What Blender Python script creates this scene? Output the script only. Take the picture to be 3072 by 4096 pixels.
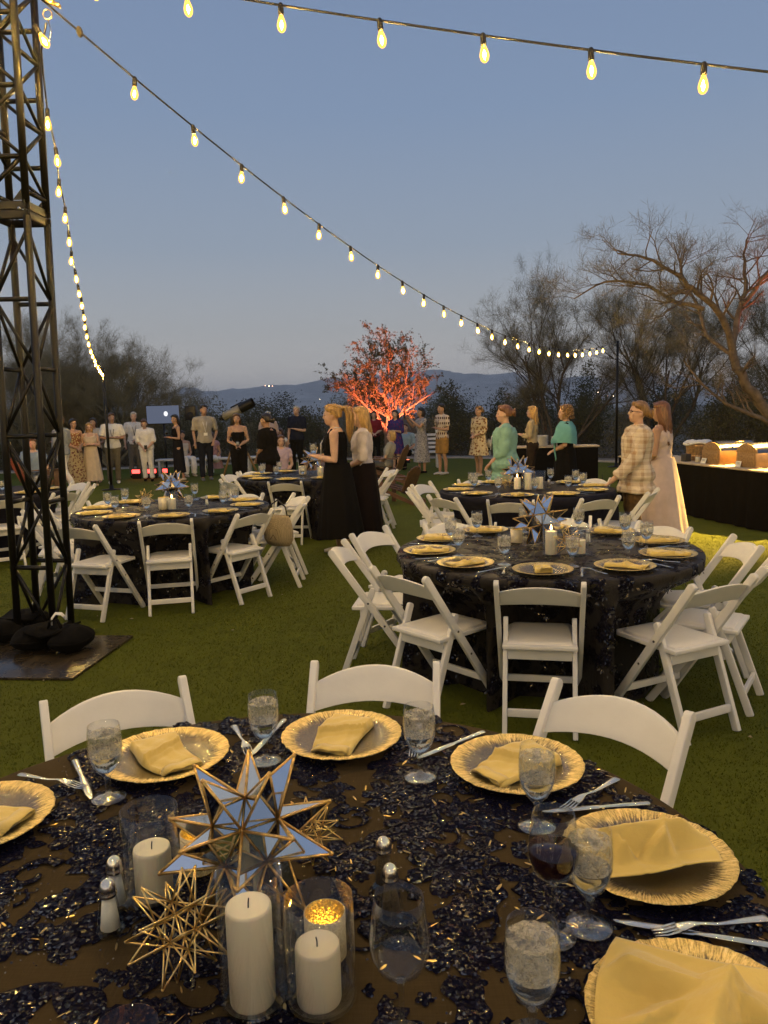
import bpy, bmesh, math, random
from math import sin, cos, pi, radians, sqrt, atan2, hypot
from mathutils import Vector, Matrix, noise as mnoise

# ---------------------------------------------------------------- camera, sky, sun, exposure
scene = bpy.context.scene
for o in list(bpy.data.objects):
    bpy.data.objects.remove(o)
COL = scene.collection

CAM_H = 1.63
cam_d = bpy.data.cameras.new('camera')
cam_d.sensor_fit = 'HORIZONTAL'
cam_d.sensor_width = 36.0
cam_d.lens = 36.0 * 3077.0 / 3072.0
cam_d.clip_start = 0.02
cam_d.clip_end = 12000
cam = bpy.data.objects.new('camera', cam_d)
COL.objects.link(cam)
PITCH, ROLL = radians(7.535), radians(1.6)
cam.matrix_world = Matrix.Translation((0, 0, CAM_H)) @ Matrix.Rotation(pi / 2 - PITCH, 4, 'X') @ Matrix.Rotation(-ROLL, 4, 'Z')
scene.camera = cam

world = bpy.data.worlds.new('World')
scene.world = world
world.use_nodes = True
wt = world.node_tree
wt.nodes.clear()
w_out = wt.nodes.new('ShaderNodeOutputWorld')
w_bg = wt.nodes.new('ShaderNodeBackground')
w_bg.inputs['Strength'].default_value = 1.0
SUN_EL, SUN_ROT = radians(1.0), radians(200)
w_sky = wt.nodes.new('ShaderNodeTexSky')
w_sky.sky_type = 'NISHITA'
w_sky.sun_disc = False
w_sky.sun_elevation = SUN_EL
w_sky.sun_rotation = SUN_ROT
w_sc = wt.nodes.new('ShaderNodeVectorMath'); w_sc.operation = 'SCALE'
w_sc.inputs['Scale'].default_value = 0.05
wt.links.new(w_sky.outputs['Color'], w_sc.inputs[0])
# dusk: the high blue and the dim mauve belt low down, the same in every direction
w_tc = wt.nodes.new('ShaderNodeTexCoord')
w_sep = wt.nodes.new('ShaderNodeSeparateXYZ')
w_ramp = wt.nodes.new('ShaderNodeValToRGB')
w_map = wt.nodes.new('ShaderNodeMapRange')
w_map.inputs['From Min'].default_value = -0.05
w_map.inputs['From Max'].default_value = 1.0
wt.links.new(w_tc.outputs['Generated'], w_sep.inputs[0])
wt.links.new(w_sep.outputs['Z'], w_map.inputs['Value'])
wt.links.new(w_map.outputs[0], w_ramp.inputs['Fac'])
SKY = [(-0.05, (0.62, 0.59, 0.55)), (0.03, (0.605, 0.575, 0.54)), (0.10, (0.425, 0.44, 0.455)), (0.20, (0.300, 0.362, 0.455)),
       (0.34, (0.222, 0.305, 0.455)), (0.50, (0.185, 0.262, 0.425)), (1.0, (0.205, 0.265, 0.390))]
cr = w_ramp.color_ramp
while len(cr.elements) < len(SKY):
    cr.elements.new(0.5)
for e, (z, c) in zip(cr.elements, SKY):
    e.position = (z + 0.05) / 1.05
    e.color = (*c, 1)
w_add = wt.nodes.new('ShaderNodeMixRGB'); w_add.blend_type = 'ADD'; w_add.inputs[0].default_value = 0.15
wt.links.new(w_ramp.outputs['Color'], w_add.inputs[1])
wt.links.new(w_sc.outputs[0], w_add.inputs[2])
wt.links.new(w_add.outputs[0], w_bg.inputs['Color'])
wt.links.new(w_bg.outputs[0], w_out.inputs['Surface'])

# the sun has set behind the camera: only a faint broad afterglow is left of it
sun_d = bpy.data.lights.new('sun', 'SUN')
sun_d.energy = 0.06
sun_d.angle = radians(50)
sun_d.color = (1.0, 0.86, 0.74)
sun = bpy.data.objects.new('sun', sun_d)
sun.rotation_euler = (radians(72), 0, radians(-20))
COL.objects.link(sun)

vs = scene.view_settings
vs.view_transform = 'Standard'; vs.look = 'None'; vs.exposure = 0.0; vs.gamma = 1.0; vs.use_curve_mapping = False
scene.render.engine = 'CYCLES'
cy = scene.cycles
cy.use_denoising = True
try:
    cy.denoiser = 'OPENIMAGEDENOISE'; cy.denoising_input_passes = 'RGB_ALBEDO_NORMAL'; cy.denoising_prefilter = 'ACCURATE'
except Exception:
    pass
cy.max_bounces = 10; cy.diffuse_bounces = 2; cy.glossy_bounces = 4; cy.transmission_bounces = 8
cy.transparent_max_bounces = 24; cy.volume_bounces = 0
cy.caustics_reflective = False; cy.caustics_refractive = False
cy.sample_clamp_indirect = 4.0; cy.sample_clamp_direct = 0.0
cy.use_light_tree = False
BULB = 6000.0

# ---------------------------------------------------------------- helpers: meshes
R = random.Random(7)
V = Vector

class MB:
    """collects vertices and faces; build() links them as ONE mesh object"""
    def __init__(s):
        s.v = []; s.f = []
    def add(s, vs, fs):
        n = len(s.v)
        s.v.extend([tuple(v) for v in vs]); s.f.extend([tuple(i + n for i in f) for f in fs])
        return s
    def box(s, c, d, rot=None):
        x, y, z = (d[0] / 2, d[1] / 2, d[2] / 2)
        vs = [V((a * x, b * y, e * z)) for a in (-1, 1) for b in (-1, 1) for e in (-1, 1)]
        if rot is not None:
            vs = [rot @ v for v in vs]
        vs = [v + V(c) for v in vs]
        return s.add(vs, [(0, 1, 3, 2), (4, 6, 7, 5), (0, 4, 5, 1), (2, 3, 7, 6), (0, 2, 6, 4), (1, 5, 7, 3)])
    def tube(s, pts, rad, n=8, cap=True, flat=1.0):
        pts = [V(p) for p in pts]
        if not isinstance(rad, (list, tuple)):
            rad = [rad] * len(pts)
        base = len(s.v)
        ref = None
        for i, p in enumerate(pts):
            d = (pts[min(i + 1, len(pts) - 1)] - pts[max(i - 1, 0)])
            if d.length < 1e-9: d = V((0, 0, 1))
            d.normalize()
            if ref is None:
                ref = V((0, 0, 1)) if abs(d.z) < 0.9 else V((1, 0, 0))
            u = d.cross(ref)
            if u.length < 1e-6: u = d.cross(V((0, 1, 0)))
            u.normalize(); w = u.cross(d).normalized(); ref = w
            for k in range(n):
                a = 2 * pi * k / n
                s.v.append(tuple(p + u * (cos(a) * rad[i]) + w * (sin(a) * rad[i] * flat)))
        for i in range(len(pts) - 1):
            for k in range(n):
                a = base + i * n + k; b = base + i * n + (k + 1) % n
                s.f.append((a, b, b + n, a + n))
        if cap:
            s.f.append(tuple(base + k for k in reversed(range(n))))
            e = base + (len(pts) - 1) * n
            s.f.append(tuple(e + k for k in range(n)))
        return s
    def lathe(s, prof, n=32, c=(0, 0, 0), fn=None, close=False):
        base = len(s.v)
        m = len(prof)
        for (r, z) in prof:
            for k in range(n):
                a = 2 * pi * k / n
                rr, zz = (r, z) if fn is None else fn(r, z, a)
                s.v.append((c[0] + rr * cos(a), c[1] + rr * sin(a), c[2] + zz))
        for i in range(m - 1 + (1 if close else 0)):
            j = (i + 1) % m
            for k in range(n):
                k2 = (k + 1) % n
                s.f.append((base + i * n + k, base + i * n + k2, base + j * n + k2, base + j * n + k))
        return s
    def rings(s, rings, cap=True):
        """loft of equal-length vertex rings"""
        base = len(s.v); n = len(rings[0])
        for r in rings: s.v.extend([tuple(p) for p in r])
        for i in range(len(rings) - 1):
            for k in range(n):
                a = base + i * n + k; b = base + i * n + (k + 1) % n
                s.f.append((a, b, b + n, a + n))
        if cap:
            s.f.append(tuple(base + k for k in reversed(range(n))))
            e = base + (len(rings) - 1) * n
            s.f.append(tuple(e + k for k in range(n)))
        return s
    def ell(s, c, r, n=12, m=8, rot=None):
        c = V(c)
        rg = []
        for i in range(1, m):
            t = pi * i / m
            ring = []
            for k in range(n):
                a = 2 * pi * k / n
                p = V((r[0] * sin(t) * cos(a), r[1] * sin(t) * sin(a), -r[2] * cos(t)))
                if rot is not None: p = rot @ p
                ring.append(c + p)
            rg.append(ring)
        base = len(s.v)
        s.rings(rg, cap=False)
        t0 = V((0, 0, -r[2])); t1 = V((0, 0, r[2]))
        if rot is not None: t0 = rot @ t0; t1 = rot @ t1
        i0 = len(s.v); s.v.append(tuple(c + t0)); s.v.append(tuple(c + t1))
        e = base + (m - 2) * n
        for k in range(n):
            s.f.append((i0, base + (k + 1) % n, base + k)); s.f.append((i0 + 1, e + k, e + (k + 1) % n))
        return s
    def prism(s, poly, axis, a, b):
        """polygon (list of 2D) extruded along axis index from a to b; polygon gives the other two coordinates in order"""
        n = len(poly)
        def mk(p, t):
            q = list(p); q.insert(axis, t); return tuple(q)
        vs = [mk(p, a) for p in poly] + [mk(p, b) for p in poly]
        fs = [tuple(reversed(range(n))), tuple(range(n, 2 * n))] + [(k, (k + 1) % n, (k + 1) % n + n, k + n) for k in range(n)]
        return s.add(vs, fs)
    def xf(s, M):
        s.v = [tuple(M @ V(v)) for v in s.v]; return s
    def mesh(s, name, mat=None, smooth=True, bevel=0.0, auto=None):
        me = bpy.data.meshes.new(name)
        me.from_pydata(s.v, [], s.f)
        bm = bmesh.new(); bm.from_mesh(me)
        if bevel > 0:
            ed = [e for e in bm.edges if e.calc_face_angle(0) > 0.5]
            bmesh.ops.bevel(bm, geom=ed, offset=bevel, segments=2, affect='EDGES', profile=0.6, clamp_overlap=True)
        bmesh.ops.recalc_face_normals(bm, faces=bm.faces)
        if auto is not None:
            for e in bm.edges:
                e.smooth = e.calc_face_angle(0) < auto
        bm.to_mesh(me); bm.free()
        if smooth:
            me.polygons.foreach_set('use_smooth', [True] * len(me.polygons))
        if mat is not None: me.materials.append(mat)
        me.update()
        return me
    def build(s, name, mat=None, parent=None, **kw):
        return obj(name, s.mesh(name, mat, **kw), parent)

def obj(name, me, parent=None, loc=None, rot=None, scale=None):
    o = bpy.data.objects.new(name, me)
    COL.objects.link(o)
    if parent is not None: o.parent = parent
    if loc is not None: o.location = loc
    if rot is not None: o.rotation_euler = rot
    if scale is not None: o.scale = scale if isinstance(scale, (tuple, list)) else (scale,) * 3
    return o

def tag(o, label=None, cat=None, group=None, kind=None):
    if label: o['label'] = label
    if cat: o['category'] = cat
    if group: o['group'] = group
    if kind: o['kind'] = kind
    return o

def thing(name, label, cat, loc=(0, 0, 0), rz=0.0, group=None, scale=None):
    o = obj(name, None, None, loc, (0, 0, rz), scale)
    o.empty_display_size = 0.1
    return tag(o, label, cat, group)

def kids(o): return [c for c in COL.objects if c.parent == o]
_tree = {}
def copy_tree(root, label, loc, rz=0.0, group=None, scale=None):
    if root.name not in _tree:
        _tree[root.name] = [(c, list(c.children)) for c in root.children]
    r = root.copy(); COL.objects.link(r)
    r.location = loc; r.rotation_euler = (0, 0, rz)
    if scale is not None: r.scale = (scale,) * 3 if not isinstance(scale, (tuple, list)) else scale
    if label: r['label'] = label
    if group: r['group'] = group
    for c, gs in _tree[root.name]:
        k = c.copy(); COL.objects.link(k); k.parent = r
        for g in gs:
            d = g.copy(); COL.objects.link(d); d.parent = k
    return r

def parts_of(root, meshes):
    """link shared meshes as parts of a thing"""
    for n, me in meshes: obj(n, me, root)
    return root

# ---------------------------------------------------------------- helpers: materials
def lin(h):
    h = h.lstrip('#'); out = []
    for i in (0, 2, 4):
        c = int(h[i:i + 2], 16) / 255
        out.append(c / 12.92 if c <= 0.04045 else ((c + 0.055) / 1.055) ** 2.4)
    return tuple(out)

class NT:
    def __init__(s, name):
        s.m = bpy.data.materials.new(name); s.m.use_nodes = True
        s.t = s.m.node_tree; s.t.nodes.clear()
        s.out = s.t.nodes.new('ShaderNodeOutputMaterial')
    def n(s, typ, ins=None, **kw):
        nd = s.t.nodes.new('ShaderNode' + typ)
        for k, v in kw.items(): setattr(nd, k, v)
        for k, v in (ins or {}).items():
            if isinstance(v, bpy.types.NodeSocket): s.t.links.new(v, nd.inputs[k])
            elif isinstance(v, tuple) and len(v) == 3 and nd.inputs[k].type == 'RGBA': nd.inputs[k].default_value = (*v, 1)
            else: nd.inputs[k].default_value = v
        return nd
    def co(s, kind='Object', scale=None):
        c = s.n('TexCoord').outputs[kind]
        if scale is not None:
            c = s.n('Mapping', {'Vector': c, 'Scale': scale if isinstance(scale, tuple) else (scale,) * 3}).outputs[0]
        return c
    def ramp(s, fac, stops):
        r = s.n('ValToRGB', {'Fac': fac}); el = r.color_ramp.elements
        while len(el) < len(stops): el.new(0.5)
        for e, (p, c) in zip(el, stops):
            e.position = p; e.color = (*c, 1) if isinstance(c, tuple) else (c, c, c, 1)
        return r.outputs['Color']
    def mix(s, fac, a, b, mode='MIX'):
        return s.n('MixRGB', {'Fac': fac, 'Color1': a, 'Color2': b}, blend_type=mode).outputs[0]
    def math(s, op, a, b=0.0, clamp=False):
        return s.n('Math', {0: a, 1: b}, operation=op, use_clamp=clamp).outputs[0]
    def noise(s, co, scale, detail=3, rough=0.55, dist=0.0):
        return s.n('TexNoise', {'Vector': co, 'Scale': scale, 'Detail': detail, 'Roughness': rough, 'Distortion': dist})
    def bump(s, h, strength=0.3, dist=0.01):
        return s.n('Bump', {'Height': h, 'Strength': strength, 'Distance': dist}).outputs[0]
    def pbr(s, col=(0.5, 0.5, 0.5), rough=0.5, metal=0.0, spec=0.5, normal=None, **extra):
        ins = {'Base Color': col, 'Roughness': rough, 'Metallic': metal, 'Specular IOR Level': spec}
        if normal is not None: ins['Normal'] = normal
        for k, v in extra.items(): ins[k.replace('_', ' ')] = v
        return s.n('BsdfPrincipled', ins).outputs[0]
    def end(s, sh, disp=None):
        s.t.links.new(sh, s.out.inputs['Surface']); return s.m

def simple(name, col, rough=0.5, metal=0.0, spec=0.5, var=0.12, vscale=14.0, bump=0.0, bscale=60.0, **ex):
    t = NT(name)
    co = t.co()
    c = t.mix(1.0, col, t.ramp(t.noise(co, vscale, 4).outputs['Fac'], [(0.3, 1 - var), (0.7, 1 + var * 0.5)]), 'MULTIPLY')
    nr = t.bump(t.noise(co, bscale, 4).outputs['Fac'], bump, 0.01) if bump > 0 else None
    return t.end(t.pbr(c, rough, metal, spec, nr, **ex))

def emit(name, col, strength, sampling=None):
    t = NT(name)
    m = t.end(t.n('Emission', {'Color': col, 'Strength': strength}).outputs[0])
    if sampling: m.cycles.emission_sampling = sampling
    return m
# ---------------------------------------------------------------- materials of the setting
def lawn_mat():
    t = NT('lawn_turf')
    co = t.co()
    big = t.noise(co, 0.35, 3).outputs['Fac']; mid = t.noise(co, 5.0, 5, 0.65).outputs['Fac']; fine = t.noise(co, 190.0, 3, 0.7).outputs['Fac']
    streak = t.noise(t.co('Object', (9.0, 1.2, 1.0)), 3.0, 4, 0.6).outputs['Fac']
    c = t.ramp(mid, [(0.3, (0.086, 0.102, 0.0075)), (0.7, (0.126, 0.144, 0.0115))])
    c = t.mix(0.55, c, t.ramp(fine, [(0.3, (0.052, 0.060, 0.005)), (0.72, (0.165, 0.190, 0.020))]))
    c = t.mix(0.5, c, t.ramp(streak, [(0.3, 0.75), (0.7, 1.12)]), 'MULTIPLY')
    c = t.mix(0.6, c, t.ramp(big, [(0.35, 0.82), (0.65, 1.12)]), 'MULTIPLY')
    return t.end(t.pbr(c, 0.85, 0, 0.12, t.bump(fine, 0.8, 0.02)))
def desert_mat():
    t = NT('desert_soil'); co = t.co()
    c = t.ramp(t.noise(co, 0.6, 6, 0.65).outputs['Fac'], [(0.3, (0.09, 0.07, 0.05)), (0.7, (0.20, 0.16, 0.12))])
    return t.end(t.pbr(c, 0.95, 0, 0.1, t.bump(t.noise(co, 8, 5).outputs['Fac'], 0.7, 0.05)))
def path_mat():
    t = NT('path_gravel'); co = t.co()
    c = t.ramp(t.noise(co, 30, 6, 0.7).outputs['Fac'], [(0.3, (0.20, 0.17, 0.14)), (0.7, (0.40, 0.35, 0.30))])
    return t.end(t.pbr(c, 0.95, 0, 0.2, t.bump(t.noise(co, 80, 4).outputs['Fac'], 0.6, 0.02)))
M_LAWN, M_SOIL, M_PATH = lawn_mat(), desert_mat(), path_mat()
M_KERB = simple('kerb_concrete', (0.42, 0.39, 0.35), 0.9, bump=0.3)

# ground: desert to the horizon, the lawn, a gravel path along its far edge
def sheet(name, pts, z, mat):
    b = MB(); b.add([(x, y, z) for x, y in pts], [tuple(range(len(pts)))])
    return tag(b.build(name, mat, smooth=False), kind='structure')
bm = MB()
rr = [0.0, 5, 12, 25, 45, 80, 150, 300, 700, 1500, 4500]
for r in rr:
    for k in range(48):
        a = 2 * pi * k / 48
        x, y = r * cos(a), 10 + r * sin(a)
        z = -0.02 + (0 if r < 30 else mnoise.noise(V((x * 0.02, y * 0.02, 3))) * min(2.0, r * 0.008) - min(3.0, (r - 30) * 0.02))
        bm.v.append((x, y, z))
for i in range(len(rr) - 1):
    for k in range(48):
        k2 = (k + 1) % 48
        bm.f.append((i * 48 + k, i * 48 + k2, (i + 1) * 48 + k2, (i + 1) * 48 + k))
tag(bm.build('desert_ground', M_SOIL), kind='structure')
EDGE = [(-40, 23.5), (-16, 23.6), (-9, 24.3), (-4, 25.6), (0, 26.0), (2.6, 25.2), (4.6, 23.3), (6.6, 21.4), (8.6, 19.0), (10.6, 15.6), (14, 11), (24, 3), (40, -4)]
sheet('lawn', [(-40, -25), (40, -25)] + EDGE[::-1], 0.0, M_LAWN)
def ribbon(name, line, w0, w1, z, mat, h=None):
    b = MB(); L = [V((x, y, 0)) for x, y in line]
    A = []; Bq = []
    for i, p in enumerate(L):
        d = (L[min(i + 1, len(L) - 1)] - L[max(i - 1, 0)]).normalized(); nrm = V((-d.y, d.x, 0))
        if nrm.y < 0: nrm = -nrm
        A.append(p + nrm * w0); Bq.append(p + nrm * w1)
    n = len(L)
    if h is None:
        b.add([(p.x, p.y, z) for p in A + Bq], [(i, i + 1, n + i + 1, n + i) for i in range(n - 1)])
    else:
        b.rings([[(p.x, p.y, 0), (q.x, q.y, 0), (q.x, q.y, h), (p.x, p.y, h)] for p, q in zip(A, Bq)])
    return tag(b.build(name, mat, smooth=False), kind='structure')
ribbon('path', EDGE[1:-1], 0.16, 1.5, 0.004, M_PATH)
ribbon('kerb', EDGE[1:-1], 0.0, 0.15, 0.0, M_KERB, 0.05)
rl = random.Random(5)
# fallen leaves and clippings on the turf
b = MB()
for i in range(420):
    x, y = rl.uniform(-7, 7), rl.uniform(1.5, 20); a = rl.uniform(0, 6.28); s = rl.uniform(0.006, 0.02)
    q = [(x + s * cos(a), y + s * sin(a), 0.006), (x - 0.35 * s * sin(a), y + 0.35 * s * cos(a), 0.006 + rl.uniform(0.002, 0.010)), (x - s * cos(a), y - s * sin(a), 0.006), (x + 0.35 * s * sin(a), y - 0.35 * s * cos(a), 0.006)]
    b.add(q, [(0, 1, 2, 3)])
tag(b.build('fallen_leaves', simple('dry_leaf', (0.30, 0.25, 0.14), 0.7), smooth=False), 'tiny dry leaf scraps scattered over the green lawn', 'leaf litter', kind='stuff')

# short turf blades where the lawn is close
import numpy as np
ng = np.random.default_rng(3); NB = 170000
yy = 1.7 + 7.5 * ng.random(NB) ** 1.35; xx = (ng.random(NB) * 2 - 1) * (1.2 + .52 * yy)
aa = ng.random(NB) * 6.283; hh = .006 + .009 * ng.random(NB); ww = .0022 + .0016 * ng.random(NB); lx, ly = ng.normal(0, .006, NB), ng.normal(0, .006, NB)
vv = np.empty((NB, 3, 3), np.float32)
vv[:, 0] = np.stack([xx - ww * np.cos(aa), yy - ww * np.sin(aa), np.zeros(NB)], 1); vv[:, 1] = np.stack([xx + ww * np.cos(aa), yy + ww * np.sin(aa), np.zeros(NB)], 1); vv[:, 2] = np.stack([xx + lx, yy + ly, hh], 1)
gm = bpy.data.meshes.new('grass'); gm.vertices.add(NB * 3); gm.vertices.foreach_set('co', vv.reshape(-1)); gm.loops.add(NB * 3); gm.loops.foreach_set('vertex_index', np.arange(NB * 3, dtype=np.int32))
gm.polygons.add(NB); gm.polygons.foreach_set('loop_start', np.arange(0, NB * 3, 3, dtype=np.int32)); gm.update(calc_edges=True); gm.materials.append(M_LAWN)
tag(obj('grass', gm), 'short clipped grass blades of the near lawn', 'grass', kind='stuff')

# far mountains and the air in front of them
M_ROCK = NT('mountain_rock')
_co = M_ROCK.co()
M_ROCK = M_ROCK.end(M_ROCK.pbr(M_ROCK.ramp(M_ROCK.noise(_co, 0.02, 8, 0.65).outputs['Fac'], [(0.3, (0.38, 0.34, 0.31)), (0.7, (0.56, 0.50, 0.45))]), 1.0, 0, 0.05))
def ridge(name, pts, depth, seed, rough, label_unused=None):
    b = MB(); xs = []
    x = pts[0][0]
    while x < pts[-1][0]: xs.append(x); x += 9.0 * depth / 1500
    nx = len(xs); prof = [(-0.55, 0.0), (-0.3, 0.35), (-0.15, 0.62), (-0.06, 0.86), (0.0, 1.0), (0.12, 0.7), (0.3, 0.0)]
    for (dy, hz) in prof:
        for x in xs:
            for (x0, y0, h0), (x1, y1, h1) in zip(pts, pts[1:]):
                if x0 <= x <= x1:
                    u = (x - x0) / (x1 - x0); h = h0 + (h1 - h0) * (u * u * (3 - 2 * u)); yy = y0 + (y1 - y0) * u
            nz = mnoise.fractal(V((x * 0.012, dy * 4 + seed, seed)), 0.6, 2.0, 5)
            hh = max(0.0, h * hz * (1 + 0.10 * nz * rough) + 6 * nz * rough * hz)
            b.v.append((x + 14 * nz, yy + dy * depth * 0.35 + 30 * mnoise.noise(V((x * 0.01, dy * 3, 9))), hh - 4))
    for i in range(len(prof) - 1):
        for k in range(nx - 1):
            b.f.append((i * nx + k, i * nx + k + 1, (i + 1) * nx + k + 1, (i + 1) * nx + k))
    return tag(b.build(name, M_ROCK), kind='structure')
ridge('mountain', [(-1300, 1500, 30), (-700, 1500, 40), (-470, 1500, 44), (-410, 1500, 50), (-380, 1500, 60), (-330, 1500, 50), (-269, 1500, 57), (-162, 1500, 61), (-90, 1500, 69), (20, 1500, 74), (124, 1500, 76), (160, 1500, 74), (230, 1500, 67), (337, 1500, 59), (430, 1500, 56), (480, 1500, 60), (515, 1500, 72), (545, 1500, 52), (700, 1500, 40), (1300, 1500, 35)], 1500, 1.3, 0.5)
ridge('mountain', [(-1100, 1100, 16), (-400, 1050, 22), (-150, 1050, 24), (60, 1050, 34), (160, 1050, 38), (300, 1050, 24), (500, 1100, 20), (1000, 1100, 16)], 900, 4.1, 0.8)
M_CITY = emit('town_light', (1.0, 0.78, 0.5), 14.0, 'NONE')
M_CITYR = emit('town_light_amber', (1.0, 0.45, 0.25), 14.0, 'NONE')
for i, (x, z, s) in enumerate([(-103.4, 26.5, .8), (-100.0, 26.0, 1.2), (-97.0, 25.9, .7), (111.4, 9.8, .8), (192.8, 12.5, 1.0), (195.6, 12.3, .8), (204.0, 8.8, 1.0), (209.5, 8.6, 1.0), (213, 8.6, .7), (-30, 14, .5), (-55, 13, .5), (60, 16, .5)]):
    b = MB(); b.ell((0, 0, 0), (0.42 * s, 0.42 * s, 0.36 * s), 8, 6)
    o = b.build('town_light', M_CITYR if i in (0, 1, 2, 6) else M_CITY); o.location = (x, 700, z)
    tag(o, 'tiny lit lamp of the far-off town below the mountains', 'light', 'lamps of the far-off town')

# ---------------------------------------------------------------- trees and shrubs
def bark(name, c0, c1):
    t = NT(name); co = t.co()
    return t.end(t.pbr(t.ramp(t.noise(co, 9, 5).outputs['Fac'], [(0.3, c0), (0.7, c1)]), 0.9, 0, 0.15, t.bump(t.noise(t.co('Object', (30, 30, 6)), 3, 4).outputs['Fac'], 0.6, 0.02)))
def leafm(name, c0, c1):
    t = NT(name); co = t.co()
    f = t.noise(co, 2.2, 4, 0.7).outputs['Fac']
    c = t.ramp(f, [(0.3, c0), (0.7, c1)])
    d = t.n('BsdfDiffuse', {'Color': c}).outputs[0]; tr = t.n('BsdfTranslucent', {'Color': c}).outputs[0]
    return t.end(t.n('MixShader', {'Fac': 0.3, 1: d, 2: tr}).outputs[0])
M_BARK_PALE = bark('bark_pale_green', (0.15, 0.14, 0.085), (0.30, 0.26, 0.17))
M_BARK_DARK = bark('bark_dark', (0.06, 0.05, 0.04), (0.13, 0.105, 0.08))
M_BARK_BROWN = bark('bark_brown', (0.12, 0.085, 0.06), (0.26, 0.19, 0.13))
M_LEAF_OLIVE = leafm('leaf_olive', (0.075, 0.072, 0.034), (0.145, 0.130, 0.062))
M_LEAF_DARK = leafm('leaf_dark', (0.065, 0.066, 0.036), (0.125, 0.118, 0.066))
M_LEAF_GREY = leafm('leaf_grey_green', (0.16, 0.14, 0.085), (0.28, 0.245, 0.150))

def grow(wood, leaf, p, d, L, r, lev, maxlev, rn, up=0.1, spread=0.7, nseg=4, nch=(3, 5), shrink=0.62, leafsize=0.03, leaves=3, wob=0.22, sides=(7, 5, 4, 3, 3, 3)):
    """one branch as a bent tapering tube, with children along it; twigs end in small leaves"""
    pts = [V(p)]; d = V(d).normalized(); rad = [r]
    for i in range(nseg):
        d = (d + V((rn.gauss(0, wob), rn.gauss(0, wob), rn.gauss(0, wob * 0.7) + up))).normalized()
        pts.append(pts[-1] + d * (L / nseg)); rad.append(max(r * (1 - 0.62 * (i + 1) / nseg), 0.0012))
    wood.tube(pts, rad, sides[min(lev, 5)], cap=False)
    if leaf is not None and lev >= maxlev - 1:
        for k in range(leaves):
            u = rn.uniform(0.15, 1.0) * nseg; i = min(int(u), nseg - 1)
            q = pts[i].lerp(pts[i + 1], u - i); put_leaf(leaf, q, leafsize * rn.uniform(0.6, 1.4), rn)
    if lev < maxlev:
        n = rn.randint(*nch)
        for k in range(n):
            u = rn.uniform(0.3, 1.0) * nseg; i = min(int(u), nseg - 1)
            q = pts[i].lerp(pts[i + 1], u - i); t = (pts[i + 1] - pts[i]).normalized()
            s = V((rn.gauss(0, 1), rn.gauss(0, 1), rn.gauss(0, 0.7))); s = (s - t * s.dot(t)).normalized()
            grow(wood, leaf, q, t + s * spread * rn.uniform(0.6, 1.2), L * shrink * rn.uniform(0.65, 1.15), max(rad[i] * 0.55, 0.002), lev + 1, maxlev, rn, up, spread, max(2, nseg - 1), nch, shrink, leafsize, leaves, wob, sides)
NARROW = [False]
def put_leaf(leaf, q, s, rn):
    if NARROW[0]:      # a bare green twiglet
        if rn.random() < .25: s *= .5
        a = V((rn.gauss(0, .6), rn.gauss(0, .6), rn.gauss(.55, .6))).normalized(); b = a.cross(V((rn.gauss(0, 1), rn.gauss(0, 1), rn.gauss(0, 1)))).normalized()
        leaf.add([q, q + a * s * 2.6 + b * s * .05, q + a * s * 5.2, q + a * s * 2.6 - b * s * .05], [(0, 1, 2, 3)]); return
    a = V((rn.gauss(0, 1), rn.gauss(0, 1), rn.gauss(0, 1))).normalized(); b = a.cross(V((rn.gauss(0, 1), rn.gauss(0, 1), rn.gauss(0, 1)))).normalized()
    leaf.add([q, q + a * s * 0.55 + b * s * 0.38, q + a * s * 1.3, q + a * s * 0.55 - b * s * 0.38], [(0, 1, 2, 3)])

def limb_tree(name, label, base, limbs, mats, seed, twig=dict(), group=None, narrow=False):
    """limbs: list of (points relative to the base, r0, r1, n_children, child_length)"""
    rn = random.Random(seed); W = MB(); Lf = MB(); NARROW[0] = narrow
    root = thing(name, label, 'tree', base, 0, group)
    for pts, r0, r1, nch, cl in limbs:
        P = [V(p) for p in pts]
        # smooth the polyline
        Q = []
        for i in range(len(P) - 1):
            a, b_, c, d = P[max(i - 1, 0)], P[i], P[i + 1], P[min(i + 2, len(P) - 1)]
            for k in range(4):
                u = k / 4
                Q.append(0.5 * ((2 * b_) + (c - a) * u + (2 * a - 5 * b_ + 4 * c - d) * u * u + (3 * b_ - a - 3 * c + d) * u ** 3) + V((rn.gauss(0, .012), rn.gauss(0, .012), rn.gauss(0, .012))) * (1 if i + k else 0))
        Q.append(P[-1])
        m = len(Q)
        rad = [r0 + (r1 - r0) * i / (m - 1) for i in range(m)]
        W.tube(Q, rad, 9, cap=False)
        for k in range(nch):
            u = (0.18 + 0.82 * (k + rn.random()) / nch) * (m - 1); i = min(int(u), m - 2)
            q = Q[i].lerp(Q[i + 1], u - i); t = (Q[i + 1] - Q[i]).normalized()
            s = V((rn.gauss(0, 1), rn.gauss(0, 1), rn.gauss(0.15, 0.7))); s = (s - t * s.dot(t)).normalized()
            grow(W, Lf, q, t * 0.7 + s * 0.8, cl * rn.uniform(0.6, 1.2), max(rad[i] * 0.5, 0.006), 2, twig.get('maxlev', 4), rn, **{k_: v_ for k_, v_ in twig.items() if k_ != 'maxlev'})
    W.build('trunk', mats[0], root); Lf.build('crown', mats[1], root, smooth=False)
    return root

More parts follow.
